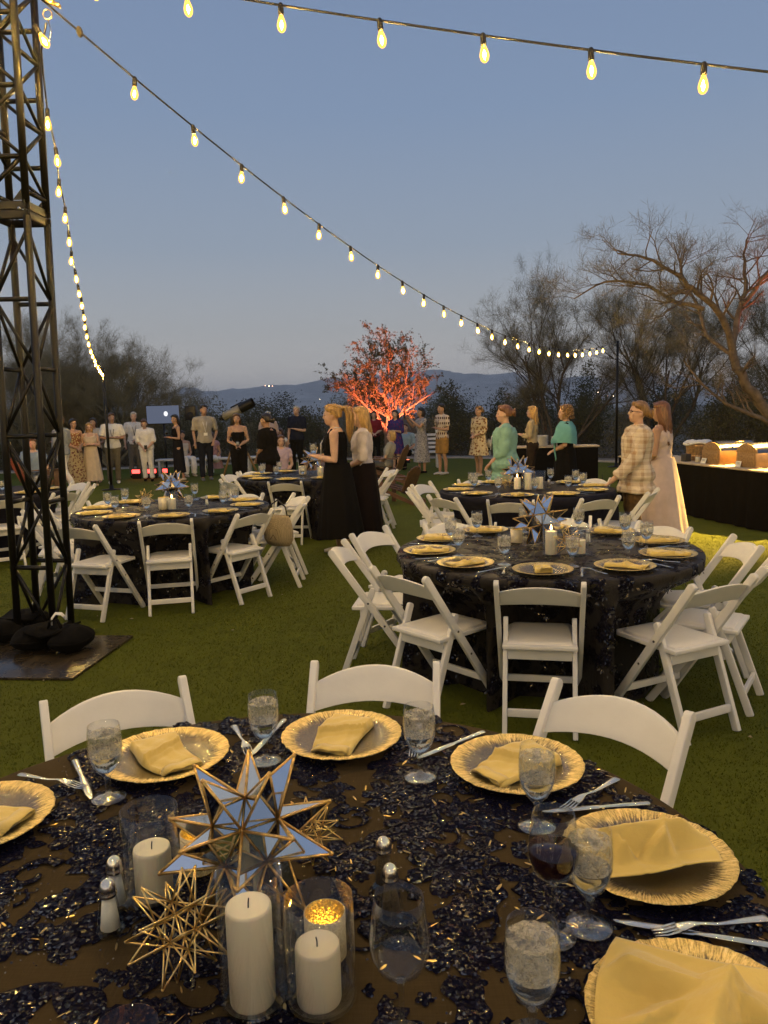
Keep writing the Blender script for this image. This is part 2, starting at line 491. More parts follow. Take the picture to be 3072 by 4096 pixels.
# the big leaning tree beside the buffet
RT = (7.2, 13.0, 0.0)
def rel(p): return (p[0] - RT[0], p[1] - RT[1], p[2] - RT[2])
limb_tree('palo_verde_tree', 'large leaning sparse tree with a pale trunk arching over the buffet', RT, [
    ([rel(p) for p in ((7.2, 13, -.1), (6.75, 13, .95), (6.3, 12.95, 1.62), (5.95, 12.9, 2.05), (5.82, 12.9, 2.45))], .10, .065, 4, .6),
    ([rel(p) for p in ((5.82, 12.9, 2.45), (5.55, 12.7, 2.95), (5.1, 12.6, 3.35), (4.75, 12.5, 3.6), (4.2, 12.4, 3.88), (3.75, 12.4, 3.95))], .062, .012, 18, .58),
    ([rel(p) for p in ((5.25, 12.7, 3.1), (4.8, 12.9, 3.3), (4.3, 13.1, 3.6), (3.8, 13.3, 3.65), (3.3, 13.3, 3.4))], .038, .009, 16, .55),
    ([rel(p) for p in ((5.82, 12.9, 2.45), (6.0, 13.1, 3.1), (6.15, 13.2, 3.5), (6.15, 13.3, 3.95), (6.25, 13.4, 4.35))], .055, .012, 16, .58),
    ([rel(p) for p in ((6.05, 13.1, 3.2), (6.4, 12.9, 3.7), (6.7, 12.7, 4.0), (7.2, 12.6, 4.3))], .04, .01, 14, .6),
    ([rel(p) for p in ((5.9, 12.9, 2.3), (5.55, 13.3, 2.75), (5.45, 13.5, 3.3), (5.2, 13.6, 3.7), (5.3, 13.6, 4.05))], .038, .009, 14, .58),
    ([rel(p) for p in ((6.6, 13, 1.2), (6.0, 12.8, 1.45), (5.4, 12.7, 1.75), (4.9, 12.6, 2.3))], .045, .010, 10, .6),
    ([rel(p) for p in ((5.0, 12.65, 3.4), (4.7, 12.2, 3.2), (4.3, 11.9, 2.95), (3.9, 11.7, 2.75))], .026, .006, 12, .55),
], (M_BARK_BROWN, M_LEAF_GREY), 11, dict(maxlev=4, up=0.03, leaves=7, leafsize=0.030, spread=0.8, shrink=0.62, nch=(4, 5)), narrow=True)
NARROW[0] = False

# the tree in the middle with the red lamp under it
CT = (0.17, 26.0, 0.0)
limb_tree('mesquite_tree', 'bushy tree glowing red from a lamp at its foot behind the crowd', CT, [
    ([(0, 0, -.1), (0.02, 0, .5), (-.02, 0, 1.0)], .12, .10, 1, .5),
    ([(-.02, 0, .95), (-.28, .1, 1.4), (-.5, .1, 1.8), (-.75, .2, 2.3), (-1.0, .2, 2.7)], .075, .02, 18, .75),
    ([(0, 0, .95), (.05, -.1, 1.5), (-.05, -.1, 2.1), (.1, -.1, 2.9), (.18, -.1, 3.7)], .08, .02, 24, .75),
    ([(0, 0, 1.0), (.25, .1, 1.45), (.4, .1, 2.0), (.65, .1, 2.5), (1.0, .1, 2.9)], .07, .02, 20, .75),
    ([(.1, 0, 1.1), (.55, -.2, 1.5), (1.1, -.3, 1.9), (1.7, -.3, 2.2)], .05, .012, 14, .7),
    ([(-.1, 0, 1.15), (-.6, -.2, 1.7), (-1.0, -.3, 2.1), (-1.5, -.3, 2.6)], .05, .012, 16, .7),
    ([(-.1, 0, 1.6), (-.3, .3, 2.2), (-.45, .3, 2.9), (-.5, .3, 3.4)], .045, .012, 16, .7),
    ([(.2, 0, 1.6), (.35, .35, 2.4), (.55, .35, 3.0), (.6, .35, 3.3)], .045, .012, 14, .7),
], (M_BARK_BROWN, M_LEAF_OLIVE), 21, dict(maxlev=4, up=0.06, leaves=7, leafsize=0.048, spread=0.85, shrink=0.62, nch=(3, 5)))

def wild_tree(name, label, base, n_stems, h, width, seed, mats, group=None, leaves=9, maxlev=4, up=0.08, leafsize=0.040, cat='tree'):
    rn = random.Random(seed); W = MB(); Lf = MB(); NARROW[0] = True
    root = thing(name, label, cat, base, 0, group)
    for k in range(n_stems):
        a = 2 * pi * k / n_stems + rn.uniform(-.4, .4); s = rn.uniform(0.25, 1.0) * width / h
        grow(W, Lf, (rn.uniform(-.15, .15), rn.uniform(-.15, .15), -.05), (cos(a) * s, sin(a) * s, 1), h * rn.uniform(0.5, 0.72), 0.055 * h / 4, 0, maxlev, rn, up, 0.75, 5, (5, 6), 0.58, leafsize, leaves, 0.17)
    NARROW[0] = False
    W.build('trunk', mats[0], root); Lf.build('crown', mats[1], root, smooth=False)
    return root
wild_tree('palo_verde_tree', 'bare broom-like tree behind the truss and the crowd, its twigs fanning up', (-9.0, 25.5, 0), 10, 4.3, 4.2, 31, (M_BARK_PALE, M_LEAF_GREY), 'bare desert trees behind the lawn')
wild_tree('palo_verde_tree', 'fine-twigged pale tree between the truss and the display screen', (-10.4, 27.6, 0), 10, 3.6, 3.8, 33, (M_BARK_PALE, M_LEAF_GREY), 'bare desert trees behind the lawn')
wild_tree('palo_verde_tree', 'tall twiggy tree rising behind the foot of the steep light string', (-11.6, 26.0, 0), 10, 5.0, 4.0, 35, (M_BARK_PALE, M_LEAF_GREY), 'bare desert trees behind the lawn')
wild_tree('mesquite_tree', 'dark bare tree behind the level row of bulbs by the pole', (5.6, 24.5, 0), 6, 4.9, 3.2, 37, (M_BARK_DARK, M_LEAF_GREY), 'bare desert trees behind the lawn')
wild_tree('mesquite_tree', 'dark twiggy tree between the pole and the large leaning tree', (8.2, 23.0, 0), 6, 5.0, 3.4, 39, (M_BARK_DARK, M_LEAF_GREY), 'bare desert trees behind the lawn')
wild_tree('mesquite_tree', 'shaded dense tree close behind the buffet and its chafing dishes', (9.8, 18.0, 0), 6, 4.2, 3.4, 41, (M_BARK_DARK, M_LEAF_DARK), 'bare desert trees behind the lawn', leaves=9)

# the thicket: a few kinds of shrub set out along the far edge of the lawn
def shrub_meshes(seed, h, w, leaves, mats, leafsize=0.05):
    rn = random.Random(seed); W = MB(); Lf = MB()
    for k in range(9):
        a = 2 * pi * k / 9 + rn.uniform(-.3, .3); s = rn.uniform(0.2, 1.1) * w / h
        grow(W, None, (rn.uniform(-.3, .3) * w, rn.uniform(-.3, .3) * w, -.05), (cos(a) * s, sin(a) * s, 1), h * rn.uniform(.5, .75), 0.02, 2, 4, rn, 0.05, 0.8, 4, (3, 4), 0.6)
    tips = W.v[::3]
    for q in rn.sample(tips, min(len(tips), leaves)):
        q = V(q)
        for j in range(3): put_leaf(Lf, q + V((rn.gauss(0, .07), rn.gauss(0, .07), rn.gauss(0, .06))), leafsize * rn.uniform(.5, 1.3), rn)
    for k in range(leaves):
        a = rn.uniform(0, 2 * pi); u = rn.random() ** .5; z = rn.random()
        e = w * (1 - 0.55 * z) * (0.8 + 0.25 * sin(3 * a + seed) + 0.15 * sin(7 * a + 5 * z))
        put_leaf(Lf, V((cos(a) * u * e, sin(a) * u * e, z * h * (0.82 + 0.2 * sin(2 * a + seed * 1.7)))), leafsize * rn.uniform(.6, 1.5), rn)
    return W.mesh('stems', mats[0]), Lf.mesh('foliage', mats[1], smooth=False)
SHRUBS = [shrub_meshes(51, 2.0, 1.25, 2600, (M_BARK_DARK, M_LEAF_DARK)), shrub_meshes(52, 1.7, 1.35, 2600, (M_BARK_DARK, M_LEAF_OLIVE)),
          shrub_meshes(53, 2.3, 1.1, 2300, (M_BARK_DARK, M_LEAF_DARK)), shrub_meshes(54, 1.5, 1.5, 2600, (M_BARK_DARK, M_LEAF_GREY))]
rs = random.Random(77)
def where(x, y):
    row = 'front row' if y < 28.5 else 'middle row' if y < 38 else 'far row' if y < 58 else 'farthest row'
    u = x / y
    for lim, w in ((-.36, 'left of the truss'), (-.27, 'behind the folded-arms man'), (-.20, 'behind the moon screen'), (-.13, 'behind the telescope'), (-.05, 'behind the man in navy'), (.03, 'around the red-lit tree'), (.10, 'behind the patterned shirt'), (.18, 'behind the mint tunic'), (.27, 'behind the turquoise shawl'), (.36, 'behind the dark pole'), (9, 'behind the buffet')):
        if u < lim: return 'dark desert shrub %s, %s of the thicket' % (w, row)
def shrub(x, y, s, kind):
    o = thing('desert_shrub', where(x, y), 'shrub', (x, y, -.03), rs.uniform(0, 6.28), 'shrubs of the thicket beyond the lawn', (s * rs.uniform(.9, 1.15), s * rs.uniform(.9, 1.15), s))
    parts_of(o, [('stems', SHRUBS[kind][0]), ('foliage', SHRUBS[kind][1])])
for i in range(34):
    x = -19 + i * 1.02
    y0 = 26.5 + (abs(x) < 3) * 1.2 - max(0, x - 4) * 0.75
    shrub(x + rs.uniform(-.3, .3), y0 + rs.uniform(-.4, .6), rs.uniform(.78, .98), rs.randrange(4))
for i in range(26):
    x = -24 + i * 1.9
    shrub(x + rs.uniform(-.5, .5), 31 + rs.uniform(-1, 1) - max(0, x - 7) * 0.5, rs.uniform(.95, 1.25), rs.randrange(4))
for i in range(15):
    shrub(9.2 + i * 0.8 + rs.uniform(-.3, .3), 20.5 - i * 0.95 + rs.uniform(-.4, .4), rs.uniform(1.0, 1.3), rs.randrange(4))
for i in range(20):
    x = -45 + i * 4.4
    shrub(x + rs.uniform(-1, 1), 44 + rs.uniform(-3, 3), rs.uniform(1.3, 1.8), rs.randrange(4))
for i in range(24):
    x = -85 + i * 7.4
    shrub(x + rs.uniform(-2, 2), 72 + rs.uniform(-6, 6), rs.uniform(1.7, 2.6), rs.randrange(4))
# ---------------------------------------------------------------- materials of the furniture and tableware
M_RESIN = simple('white_resin', (0.70, 0.69, 0.655), 0.42, spec=0.4, var=0.07, vscale=5, bump=0.06, bscale=40)
M_PAD = simple('white_vinyl', (0.74, 0.72, 0.67), 0.36, spec=0.45, var=0.06, vscale=6, bump=0.05, bscale=25)
M_SCREW = simple('dark_screw', (0.08, 0.075, 0.07), 0.4, 0.8)
M_BLACKMETAL = simple('black_powder_coat', (0.0055, 0.0048, 0.0044), 0.38, 0.0, 0.3, var=0.5, vscale=9, bump=0.08, bscale=120)
M_STEEL = simple('polished_steel', (0.72, 0.69, 0.62), 0.2, 1.0, var=0.06)
M_GOLDFRAME = simple('aged_brass', (0.72, 0.47, 0.17), 0.38, 1.0, var=0.4, vscale=60, bump=0.15, bscale=200)
M_GOLDWIRE = simple('gold_wire', (0.90, 0.66, 0.27), 0.34, 1.0, var=0.2)
M_MIRROR = NT('mirror_glass')
_f = M_MIRROR.noise(M_MIRROR.co('Object', 26.0), 1.0, 5, 0.7).outputs['Fac']
M_MIRROR = M_MIRROR.end(M_MIRROR.pbr((0.80, 0.80, 0.79), M_MIRROR.n('MapRange', {'Value': _f, 'From Min': 0.45, 'From Max': 0.75, 'To Min': 0.02, 'To Max': 0.12}).outputs[0], 1.0))
M_WAX = simple('ivory_wax', (0.86, 0.80, 0.66), 0.45, spec=0.35, var=0.04, Subsurface_Weight=0.25, Subsurface_Radius=(0.02, 0.012, 0.006))
M_WICK = simple('burnt_wick', (0.02, 0.018, 0.015), 0.9)
M_SALT = simple('white_salt', (0.82, 0.82, 0.80), 0.9, var=0.06, vscale=300)
M_PEPPER = simple('ground_pepper', (0.09, 0.065, 0.04), 0.95, var=0.6, vscale=400)
M_WINE = simple('red_wine', (0.012, 0.001, 0.002), 0.04, spec=0.6)
M_CARD = simple('white_card', (0.80, 0.78, 0.72), 0.7)
M_BLACKCLOTH = simple('black_cloth', (0.012, 0.0105, 0.010), 0.8, var=0.3, bump=0.2, bscale=40)
M_BAGCLOTH = simple('sandbag_nylon', (0.0045, 0.004, 0.0038), 0.85, spec=0.08, var=0.4, bump=0.5, bscale=18)
M_FLAME = emit('candle_flame', (1.0, 0.62, 0.20), 60.0, 'FRONT')

def thin_glass(name, tint=(1, 1, 1), refl=1.0, rough=0.02):
    t = NT(name)
    fc = t.n('LayerWeight', {'Blend': 0.5}).outputs['Facing']
    fac = t.math('ADD', t.math('MULTIPLY', t.math('POWER', fc, 3.5), 0.55 * refl), 0.035 * refl, True)
    tr = t.n('BsdfTransparent', {'Color': tint}).outputs[0]
    gl = t.n('BsdfGlossy', {'Color': (1, 1, 1), 'Roughness': rough}).outputs[0]
    return t.end(t.n('MixShader', {'Fac': fac, 1: tr, 2: gl}).outputs[0])
M_GLASS = thin_glass('clear_glass', (0.975, 0.98, 0.97), 0.9)
M_GLASSTHICK = thin_glass('thick_clear_glass', (0.90, 0.91, 0.87), 1.5, 0.05)
M_STEMGLASS = thin_glass('stem_glass', (0.93, 0.94, 0.91), 2.4, 0.12)
M_PINKGLASS = thin_glass('pink_glass', (0.92, 0.70, 0.62), 0.8)
t = NT('solid_clear_glass'); M_SOLIDGLASS = t.end(t.pbr((.97, .98, .96), .02, 0, .5, None, Transmission_Weight=1.0, IOR=1.46))
t = NT('iced_water')
_c = t.co('Object', 1.0)
wn = t.noise(_c, 55, 4, 0.6, 1.5).outputs['Fac']
wat = t.n('BsdfRefraction', {'Color': (0.97, 0.97, 0.94), 'Roughness': 0.02, 'IOR': 1.31, 'Normal': t.bump(wn, 0.18, 0.004)}).outputs[0]
wgl = t.n('BsdfGlossy', {'Color': (1, 1, 1), 'Roughness': 0.03, 'Normal': t.bump(wn, 0.5, 0.005)}).outputs[0]
wfr = t.n('Fresnel', {'IOR': 1.33, 'Normal': t.bump(wn, 0.4, 0.005)}).outputs[0]
M_WATER = t.end(t.n('MixShader', {'Fac': wfr, 1: wat, 2: wgl}).outputs[0])
t = NT('ice')
ice = t.noise(t.co('Object', 1.0), 75, 5, 0.65, 1.0).outputs['Fac']
it = t.n('BsdfTransparent', {'Color': (0.97, 0.97, 0.96)}).outputs[0]
ib = t.pbr((0.80, 0.76, 0.66), 0.2, 0, 0.7, t.bump(ice, 0.9, 0.012))
M_ICE = t.end(t.n('MixShader', {'Fac': t.n('MapRange', {'Value': ice, 'From Min': 0.35, 'From Max': 0.68, 'To Min': 0.12, 'To Max': 0.62}).outputs[0], 1: it, 2: ib}).outputs[0])

def charger_mat():
    t = NT('gold_rim_charger')
    sp = t.n('SeparateXYZ', {'Vector': t.co()}).outputs
    x, y = sp['X'], sp['Y']
    r = t.math('SQRT', t.math('ADD', t.math('MULTIPLY', x, x), t.math('MULTIPLY', y, y)))
    th = t.math('ARCTAN2', y, x)
    cv = t.n('CombineXYZ', {'X': t.math('MULTIPLY', t.math('COSINE', th), 46.0), 'Y': t.math('MULTIPLY', t.math('SINE', th), 46.0), 'Z': t.math('MULTIPLY', r, 40.0)}).outputs[0]
    st = t.noise(cv, 1.0, 4, 0.65).outputs['Fac']
    edge = t.n('MapRange', {'Value': r, 'From Min': 0.085, 'From Max': 0.160, 'To Min': -0.55, 'To Max': 1.0}).outputs[0]
    fine0 = t.noise(t.co('Object', 1.0), 120, 4, 0.7).outputs['Fac']
    m = t.n('MapRange', {'Value': t.math('ADD', edge, t.math('MULTIPLY', t.math('SUBTRACT', st, 0.5), 1.9)), 'From Min': 0.28, 'From Max': 0.62}).outputs[0]
    m = t.math('ADD', t.math('MULTIPLY', m, 0.80), t.math('MULTIPLY', fine0, 0.36), True)
    fine = t.noise(t.co('Object', 1.0), 260, 4, 0.7).outputs['Fac']
    nr = t.bump(t.math('ADD', st, t.math('MULTIPLY', fine, 0.5)), 0.7, 0.005)
    gold = t.pbr(t.ramp(t.math('ADD', st, t.math('MULTIPLY', t.math('SUBTRACT', fine, 0.5), 0.5)), [(0.32, (0.34, 0.235, 0.075)), (0.55, (0.82, 0.62, 0.24)), (0.75, (0.98, 0.84, 0.48))]), 0.40, 0.85, 0.5, nr)
    gl = t.n('BsdfGlossy', {'Color': (0.8, 0.8, 0.8), 'Roughness': 0.06, 'Normal': t.bump(st, 0.25, 0.004)}).outputs[0]
    tr = t.n('BsdfTransparent', {'Color': (0.70, 0.66, 0.58)}).outputs[0]
    fr = t.math('ADD', t.n('LayerWeight', {'Blend': 0.35}).outputs['Fresnel'], 0.10, True)
    glass = t.n('MixShader', {'Fac': fr, 1: tr, 2: gl}).outputs[0]
    return t.end(t.n('MixShader', {'Fac': m, 1: glass, 2: gold}).outputs[0])
M_CHARGER = charger_mat()

def napkin_mat():
    t = NT('gold_napkin'); co = t.co()
    w = t.noise(t.co('Object', (900, 900, 900)), 1.0, 2).outputs['Fac']; f = t.noise(co, 9, 3).outputs['Fac']
    c = t.ramp(f, [(0.3, (0.58, 0.42, 0.110)), (0.7, (0.70, 0.53, 0.155))])
    return t.end(t.pbr(c, 0.55, 0, 0.3, t.bump(t.math('ADD', w, t.math('MULTIPLY', t.noise(co, 45, 3).outputs['Fac'], 4.0)), 0.25, 0.004), Sheen_Weight=0.35, Sheen_Roughness=0.4))
M_NAPKIN = napkin_mat()

def flakes(t, scale, amount, co=None):
    """surface normal tilted at random cell by cell, as sewn-on sequins lie"""
    vo = t.n('TexVoronoi', {'Vector': co if co is not None else t.co(), 'Scale': scale})
    off = t.n('VectorMath', {0: vo.outputs['Color'], 1: (0.5, 0.5, 0.5)}, operation='SUBTRACT').outputs[0]
    sc = t.n('VectorMath', {0: off}, operation='SCALE'); sc.inputs['Scale'].default_value = amount
    g = t.n('NewGeometry').outputs['Normal']
    ad = t.n('VectorMath', {0: g, 1: sc.outputs[0]}, operation='ADD').outputs[0]
    return t.n('VectorMath', {0: ad}, operation='NORMALIZE').outputs[0], vo
def sequin_mat(name, col, scale=230.0, amt=1.25, rough=0.13):
    t = NT(name)
    nr, vo = flakes(t, scale, amt)
    c = t.mix(1.0, col, t.ramp(vo.outputs['Color'], [(0.1, 0.55), (0.9, 1.7)]), 'MULTIPLY')
    cell = t.n('SeparateXYZ', {'Vector': vo.outputs['Color']}).outputs['Y']
    sp = t.n('MapRange', {'Value': t.math('GREATER_THAN', cell, 0.80), 'To Min': 0.03, 'To Max': 1.0}).outputs[0]
    return t.end(t.pbr(c, rough, 0.0, sp, nr))
M_SEQUIN = sequin_mat('navy_sequins', (0.0042, 0.0040, 0.0115), 230.0, 1.0, 0.15)
M_GOLDFLECK = simple('glint_slivers', (0.55, 0.38, 0.14), 0.3, 0.9, var=0.3)  # gold colour stands in for bulb light glinting off the sequins
def taffeta_mat():
    t = NT('brown_taffeta'); co = t.co()
    wv = t.math('ADD', t.math('MULTIPLY', t.noise(t.co('Object', (25, 420, 40)), 1.0, 3, 0.6).outputs['Fac'], 0.5), t.math('MULTIPLY', t.noise(t.co('Object', (420, 25, 40)), 1.0, 3, 0.6).outputs['Fac'], 0.5))
    c = t.ramp(wv, [(0.3, (0.038, 0.0265, 0.0115)), (0.7, (0.058, 0.041, 0.0190))])
    c = t.mix(0.5, c, t.ramp(t.noise(co, 7, 3).outputs['Fac'], [(0.3, 0.7), (0.7, 1.2)]), 'MULTIPLY')
    return t.end(t.pbr(c, 0.85, 0, 0.06, t.bump(wv, 0.25, 0.002)))
M_TAFFETA = taffeta_mat()
def sequin_cloth():
    """the same cloth further off: navy sequin sprays worked on brown"""
    t = NT('sequinned_cloth'); co = t.co()
    wr = t.n('VectorMath', {0: co, 1: t.n('VectorMath', {0: t.noise(co, 9, 3).outputs['Color'], 1: (0.14, 0.14, 0.14)}, operation='MULTIPLY').outputs[0]}, operation='ADD').outputs[0]
    pat = t.n('TexVoronoi', {'Vector': wr, 'Scale': 11.0}, feature='SMOOTH_F1').outputs['Distance']
    mask = t.n('MapRange', {'Value': t.math('ADD', pat, t.math('MULTIPLY', t.noise(co, 40, 4).outputs['Fac'], 0.25)), 'From Min': 0.60, 'From Max': 0.50}).outputs[0]
    nr, vo = flakes(t, 110.0, 1.3, co)
    cell = t.n('SeparateXYZ', {'Vector': vo.outputs['Color']}).outputs['Y']
    spq = t.n('MapRange', {'Value': t.math('GREATER_THAN', cell, 0.84), 'To Min': 0.03, 'To Max': 1.0}).outputs[0]
    navy = t.pbr(t.mix(1.0, (0.007, 0.0062, 0.011), t.ramp(vo.outputs['Color'], [(0.1, 0.5), (0.9, 1.8)]), 'MULTIPLY'), 0.15, 0.0, spq, nr)
    brown = t.pbr((0.013, 0.010, 0.008), 0.6, 0, 0.3, t.bump(t.noise(co, 60, 3).outputs['Fac'], 0.3, 0.01))
    return t.end(t.n('MixShader', {'Fac': mask, 1: brown, 2: navy}).outputs[0])
M_SEQCLOTH = sequin_cloth()
M_NAVYCLOTH = simple('plain_navy_cloth', (0.012, 0.0115, 0.021), 0.75, spec=0.12, var=0.25, bump=0.15, bscale=30)
M_PLY = simple('tabletop_plywood', (0.32, 0.22, 0.13), 0.6)

# ---------------------------------------------------------------- white folding chair
def bar_poly(p, q, w, n=7):
    """stadium-ended bar outline in a plane, from p to q"""
    p, q = V((p[0], p[1])), V((q[0], q[1])); d = (q - p).normalized(); m = V((-d.y, d.x)); out = []
    for k in range(n + 1):
        a = -pi / 2 + pi * k / n; out.append(tuple(q + d * cos(a) * w * .8 + m * sin(a) * w))
    out += [tuple(p + m * w), tuple(p - m * w)]
    return out
def post(x, t, p, q, w):
    b = MB(); b.prism(bar_poly(p, q, w), 0, x - t / 2, x + t / 2); return b
def chair_meshes():
    L = []
    for s in (-1, 1):
        L.append(('back_post', post(s * .205, .024, (.235, 0.0), (-.315, .785), .021).mesh('back_post', M_RESIN, bevel=.004)))
        L.append(('rear_leg', post(s * .172, .024, (-.275, 0.0), (-.075, .545), .019).mesh('rear_leg', M_RESIN, bevel=.004)))
    # curved back panel with an arched top edge
    rows = []
    n = 13
    b = MB()
    def bp(u, v, off):
        x = (u * 2 - 1) * .196
        bow = (1 - (2 * u - 1) ** 2)
        zl = .660 + .020 * bow; zh = .738 + .040 * bow
        z = zl + (zh - zl) * v
        ymid = .235 - (.55 / .785) * z - .036 * bow
        return (x, ymid + off, z)
    for off in (-.008, .008):
        for j in range(5):
            for i in range(n): b.v.append(bp(i / (n - 1), j / 4, off))
    m = n * 5
    for j in range(4):
        for i in range(n - 1):
            a = j * n + i
            b.f.append((a, a + 1, a + n + 1, a + n)); b.f.append((m + a + n, m + a + n + 1, m + a + 1, m + a))
    for i in range(n - 1):
        b.f.append((i, m + i, m + i + 1, i + 1)); t_ = 4 * n + i; b.f.append((t_, t_ + 1, m + t_ + 1, m + t_))
    for j in range(4):
        a = j * n; b.f.append((a, a + n, m + a + n, m + a)); a = j * n + n - 1; b.f.append((a, m + a, m + a + n, a + n))
    L.append(('backrest', b.mesh('backrest', M_RESIN, bevel=.003)))
    b = MB(); b.prism([(-.185, -.205), (.185, -.205), (.178, .20), (.150, .232), (-.150, .232), (-.178, .20)], 2, .425, .447)
    L.append(('seat', b.mesh('seat', M_RESIN, bevel=.005)))
    b = MB()
    rg = []
    for z, k in ((.447, .0), (.455, .004), (.460, .016), (.462, .05), (.463, .12)):
        o = [(-.160, -.180), (.160, -.180), (.156, .172), (.128, .200), (-.128, .200), (-.156, .172)]
        rg.append([(x * (1 - k * 5), y * (1 - k * 5) + (.01 * k * 5), z) for x, y in o])
    b.rings(rg)
    L.append(('seat_pad', b.mesh('seat_pad', M_PAD, auto=0.9)))
    b = MB(); b.box((0, -.150, .392), (.318, .018, .062)); L.append(('apron', b.mesh('apron', M_RESIN, bevel=.003)))
    b = MB(); b.box((0, -.236, .110), (.318, .018, .040)); L.append(('stretcher', b.mesh('stretcher', M_RESIN, bevel=.003)))
    b = MB(); b.box((0, .117, .168), (.384, .018, .036)); L.append(('stretcher', b.mesh('stretcher', M_RESIN, bevel=.003)))
    b = MB()
    for s in (-1, 1):
        for (y, z) in ((-.098, .475), (.0, .335)): b.tube([(s * .2165, y, z), (s * .2195, y, z)], .0065, 8)
    L.append(('screw', b.mesh('screw', M_SCREW)))
    return L
CHAIR = chair_meshes()
CHAIR_GROUP = 'white folding chairs around the tables'
def chair(cx, cy, ang_deg, r, label, tilt=0.0):
    """chair at a table's seat: its back stands r from the table's centre, facing it"""
    a = radians(ang_deg)
    rs_ = r - .30
    o = thing('folding_chair', label, 'chair', (cx + rs_ * cos(a), cy + rs_ * sin(a), 0.0), a + pi / 2 + radians(tilt), CHAIR_GROUP)
    return parts_of(o, CHAIR)

# ---------------------------------------------------------------- tableware meshes (all stand on z = 0)
def goblet_meshes():
    out = [(.0062, .052), (.012, .060), (.024, .073), (.034, .092), (.0395, .115), (.0405, .135), (.039, .160), (.0365, .184)]
    inn = [(.0352, .184), (.0378, .160), (.0392, .135), (.0382, .115), (.0325, .092), (.022, .075), (.010, .066), (.0005, .064)]
    b = MB(); b.lathe(out + inn, 28); g = b.mesh('bowl', M_GLASS)
    b = MB(); b.lathe([(.0005, .0), (.036, 0), (.0405, .002), (.040, .004), (.020, .008), (.008, .014), (.0058, .026), (.0060, .042), (.0085, .054), (.0005, .060)], 24); st = b.mesh('stem', M_STEMGLASS)
    b = MB(); b.lathe([(.0005, .0648), (.0096, .0668), (.0214, .0756), (.0318, .0925), (.0372, .1120), (.034, .1124), (.0005, .1126)], 28); w = b.mesh('water', M_WATER)
    b = MB(); rn = random.Random(4)
    def fn(r, z, a):
        return (r * (1 - .05 * abs(mnoise.noise(V((cos(a) * 2.5, sin(a) * 2.5, z * 80))))) if z < .158 else r, z + (.0035 * mnoise.noise(V((cos(a) * r * 90, sin(a) * r * 90, 3))) if z > .155 else 0))
    b.lathe([(.0005, .1132), (.030, .1132), (.0372, .1135), (.0383, .128), (.0383, .142), (.0375, .156), (.0370, .163), (.030, .1655), (.020, .163), (.010, .166), (.0005, .164)], 28, fn=fn)
    for k in range(7):
        a = rn.uniform(0, 6.28); q = rn.uniform(0, .022); s = rn.uniform(.010, .014)
        b.box((q * cos(a), q * sin(a), rn.uniform(.160, .168)), (s, s * 1.1, s * .9), Matrix.Rotation(rn.uniform(0, 3), 3, 'X') @ Matrix.Rotation(rn.uniform(0, 3), 3, 'Z'))
    i = b.mesh('ice', M_ICE, auto=.9)
    return [('bowl', g), ('stem', st), ('water', w), ('ice', i)]
GOBLET = goblet_meshes()
def wine_meshes(fill):
    out = [(.0005, 0), (.036, 0), (.037, .002), (.014, .006), (.0042, .014), (.0038, .085), (.008, .096), (.030, .112), (.040, .135), (.0415, .155), (.037, .190), (.0335, .215)]
    inn = [(.0325, .215), (.036, .190), (.0405, .155), (.039, .135), (.029, .114), (.006, .099), (.0005, .098)]
    b = MB(); b.lathe(out[6:] + inn, 32); L = [('bowl', b.mesh('bowl', M_GLASS))]
    b = MB(); b.lathe(out[:6] + [(.0070, .0945), (.0005, .0965)], 24); L.append(('stem', b.mesh('stem', M_STEMGLASS)))
    if fill:
        b = MB(); b.lathe([(.0005, .0986), (.0058, .0996), (.0285, .1145), (.0385, .135), (.0398, .150), (.0396, .156), (.0005, .1558)], 28); L.append(('wine', b.mesh('wine', M_WINE)))
    return L
WINE, WINE_EMPTY = wine_meshes(True), wine_meshes(False)
def charger_meshes():
    rn = random.Random(3)
    wv = [rn.uniform(-1, 1) for _ in range(96)]
    def fn(r, z, a):
        k = int(round(a / (2 * pi) * 96)) % 96; u = max(0, (r - .115) / .05)
        return r + u * (.0011 * wv[k] + .0009 * sin(31 * a)), z + u * .0008 * wv[(k * 7) % 96]
    prof = [(.0005, .004), (.075, .004), (.098, .006), (.125, .012), (.150, .0185), (.163, .0215), (.1655, .0200), (.163, .0180), (.150, .0145), (.125, .0085), (.098, .002), (.075, .0), (.0005, .0)]
    b = MB(); b.lathe(prof, 96, fn=fn); return b.mesh('charger_plate', M_CHARGER)
CHARGER = charger_meshes()
def strip_sweep(b, poly, th, ys, fx):
    """a cloth strip: cross-section polyline (x,z) thickened and swept along y; fx(y,i) -> (dx, dz, sx)"""
    n = len(poly); P = [V((p[0], p[1])) for p in poly]; N = []
    for i in range(n):
        d = (P[min(i + 1, n - 1)] - P[max(i - 1, 0)]).normalized(); N.append(V((-d.y, d.x)))
    rg = []
    for y in ys:
        dx, dz, sx = fx(y)
        ring = [(p.x * sx + m.x * th + dx, y, p.y + m.y * th + dz) for p, m in zip(P, N)] + [(p.x * sx - m.x * th + dx, y, p.y - m.y * th + dz) for p, m in reversed(list(zip(P, N)))]
        rg.append(ring)
    b.rings(rg)
def fold_section(w, z0, dz, layers, jag=0.0):
    pts = []; s = 1
    for l in range(layers):
        z = z0 + dz * l; ww = w * (1 - .05 * l - jag * (l % 2))
        xs = [-ww, -ww * .5, 0, ww * .5, ww * .97]
        pts += [(x * s, z + .0006 * sin(5 * x / w + l)) for x in xs]
        if l < layers - 1:
            for k in (1, 2, 3):
                a = -pi / 2 + pi * k / 4; pts.append((s * (ww * .97 + cos(a) * dz * .75), z + dz / 2 + sin(a) * dz / 2))
        s = -s
    return pts
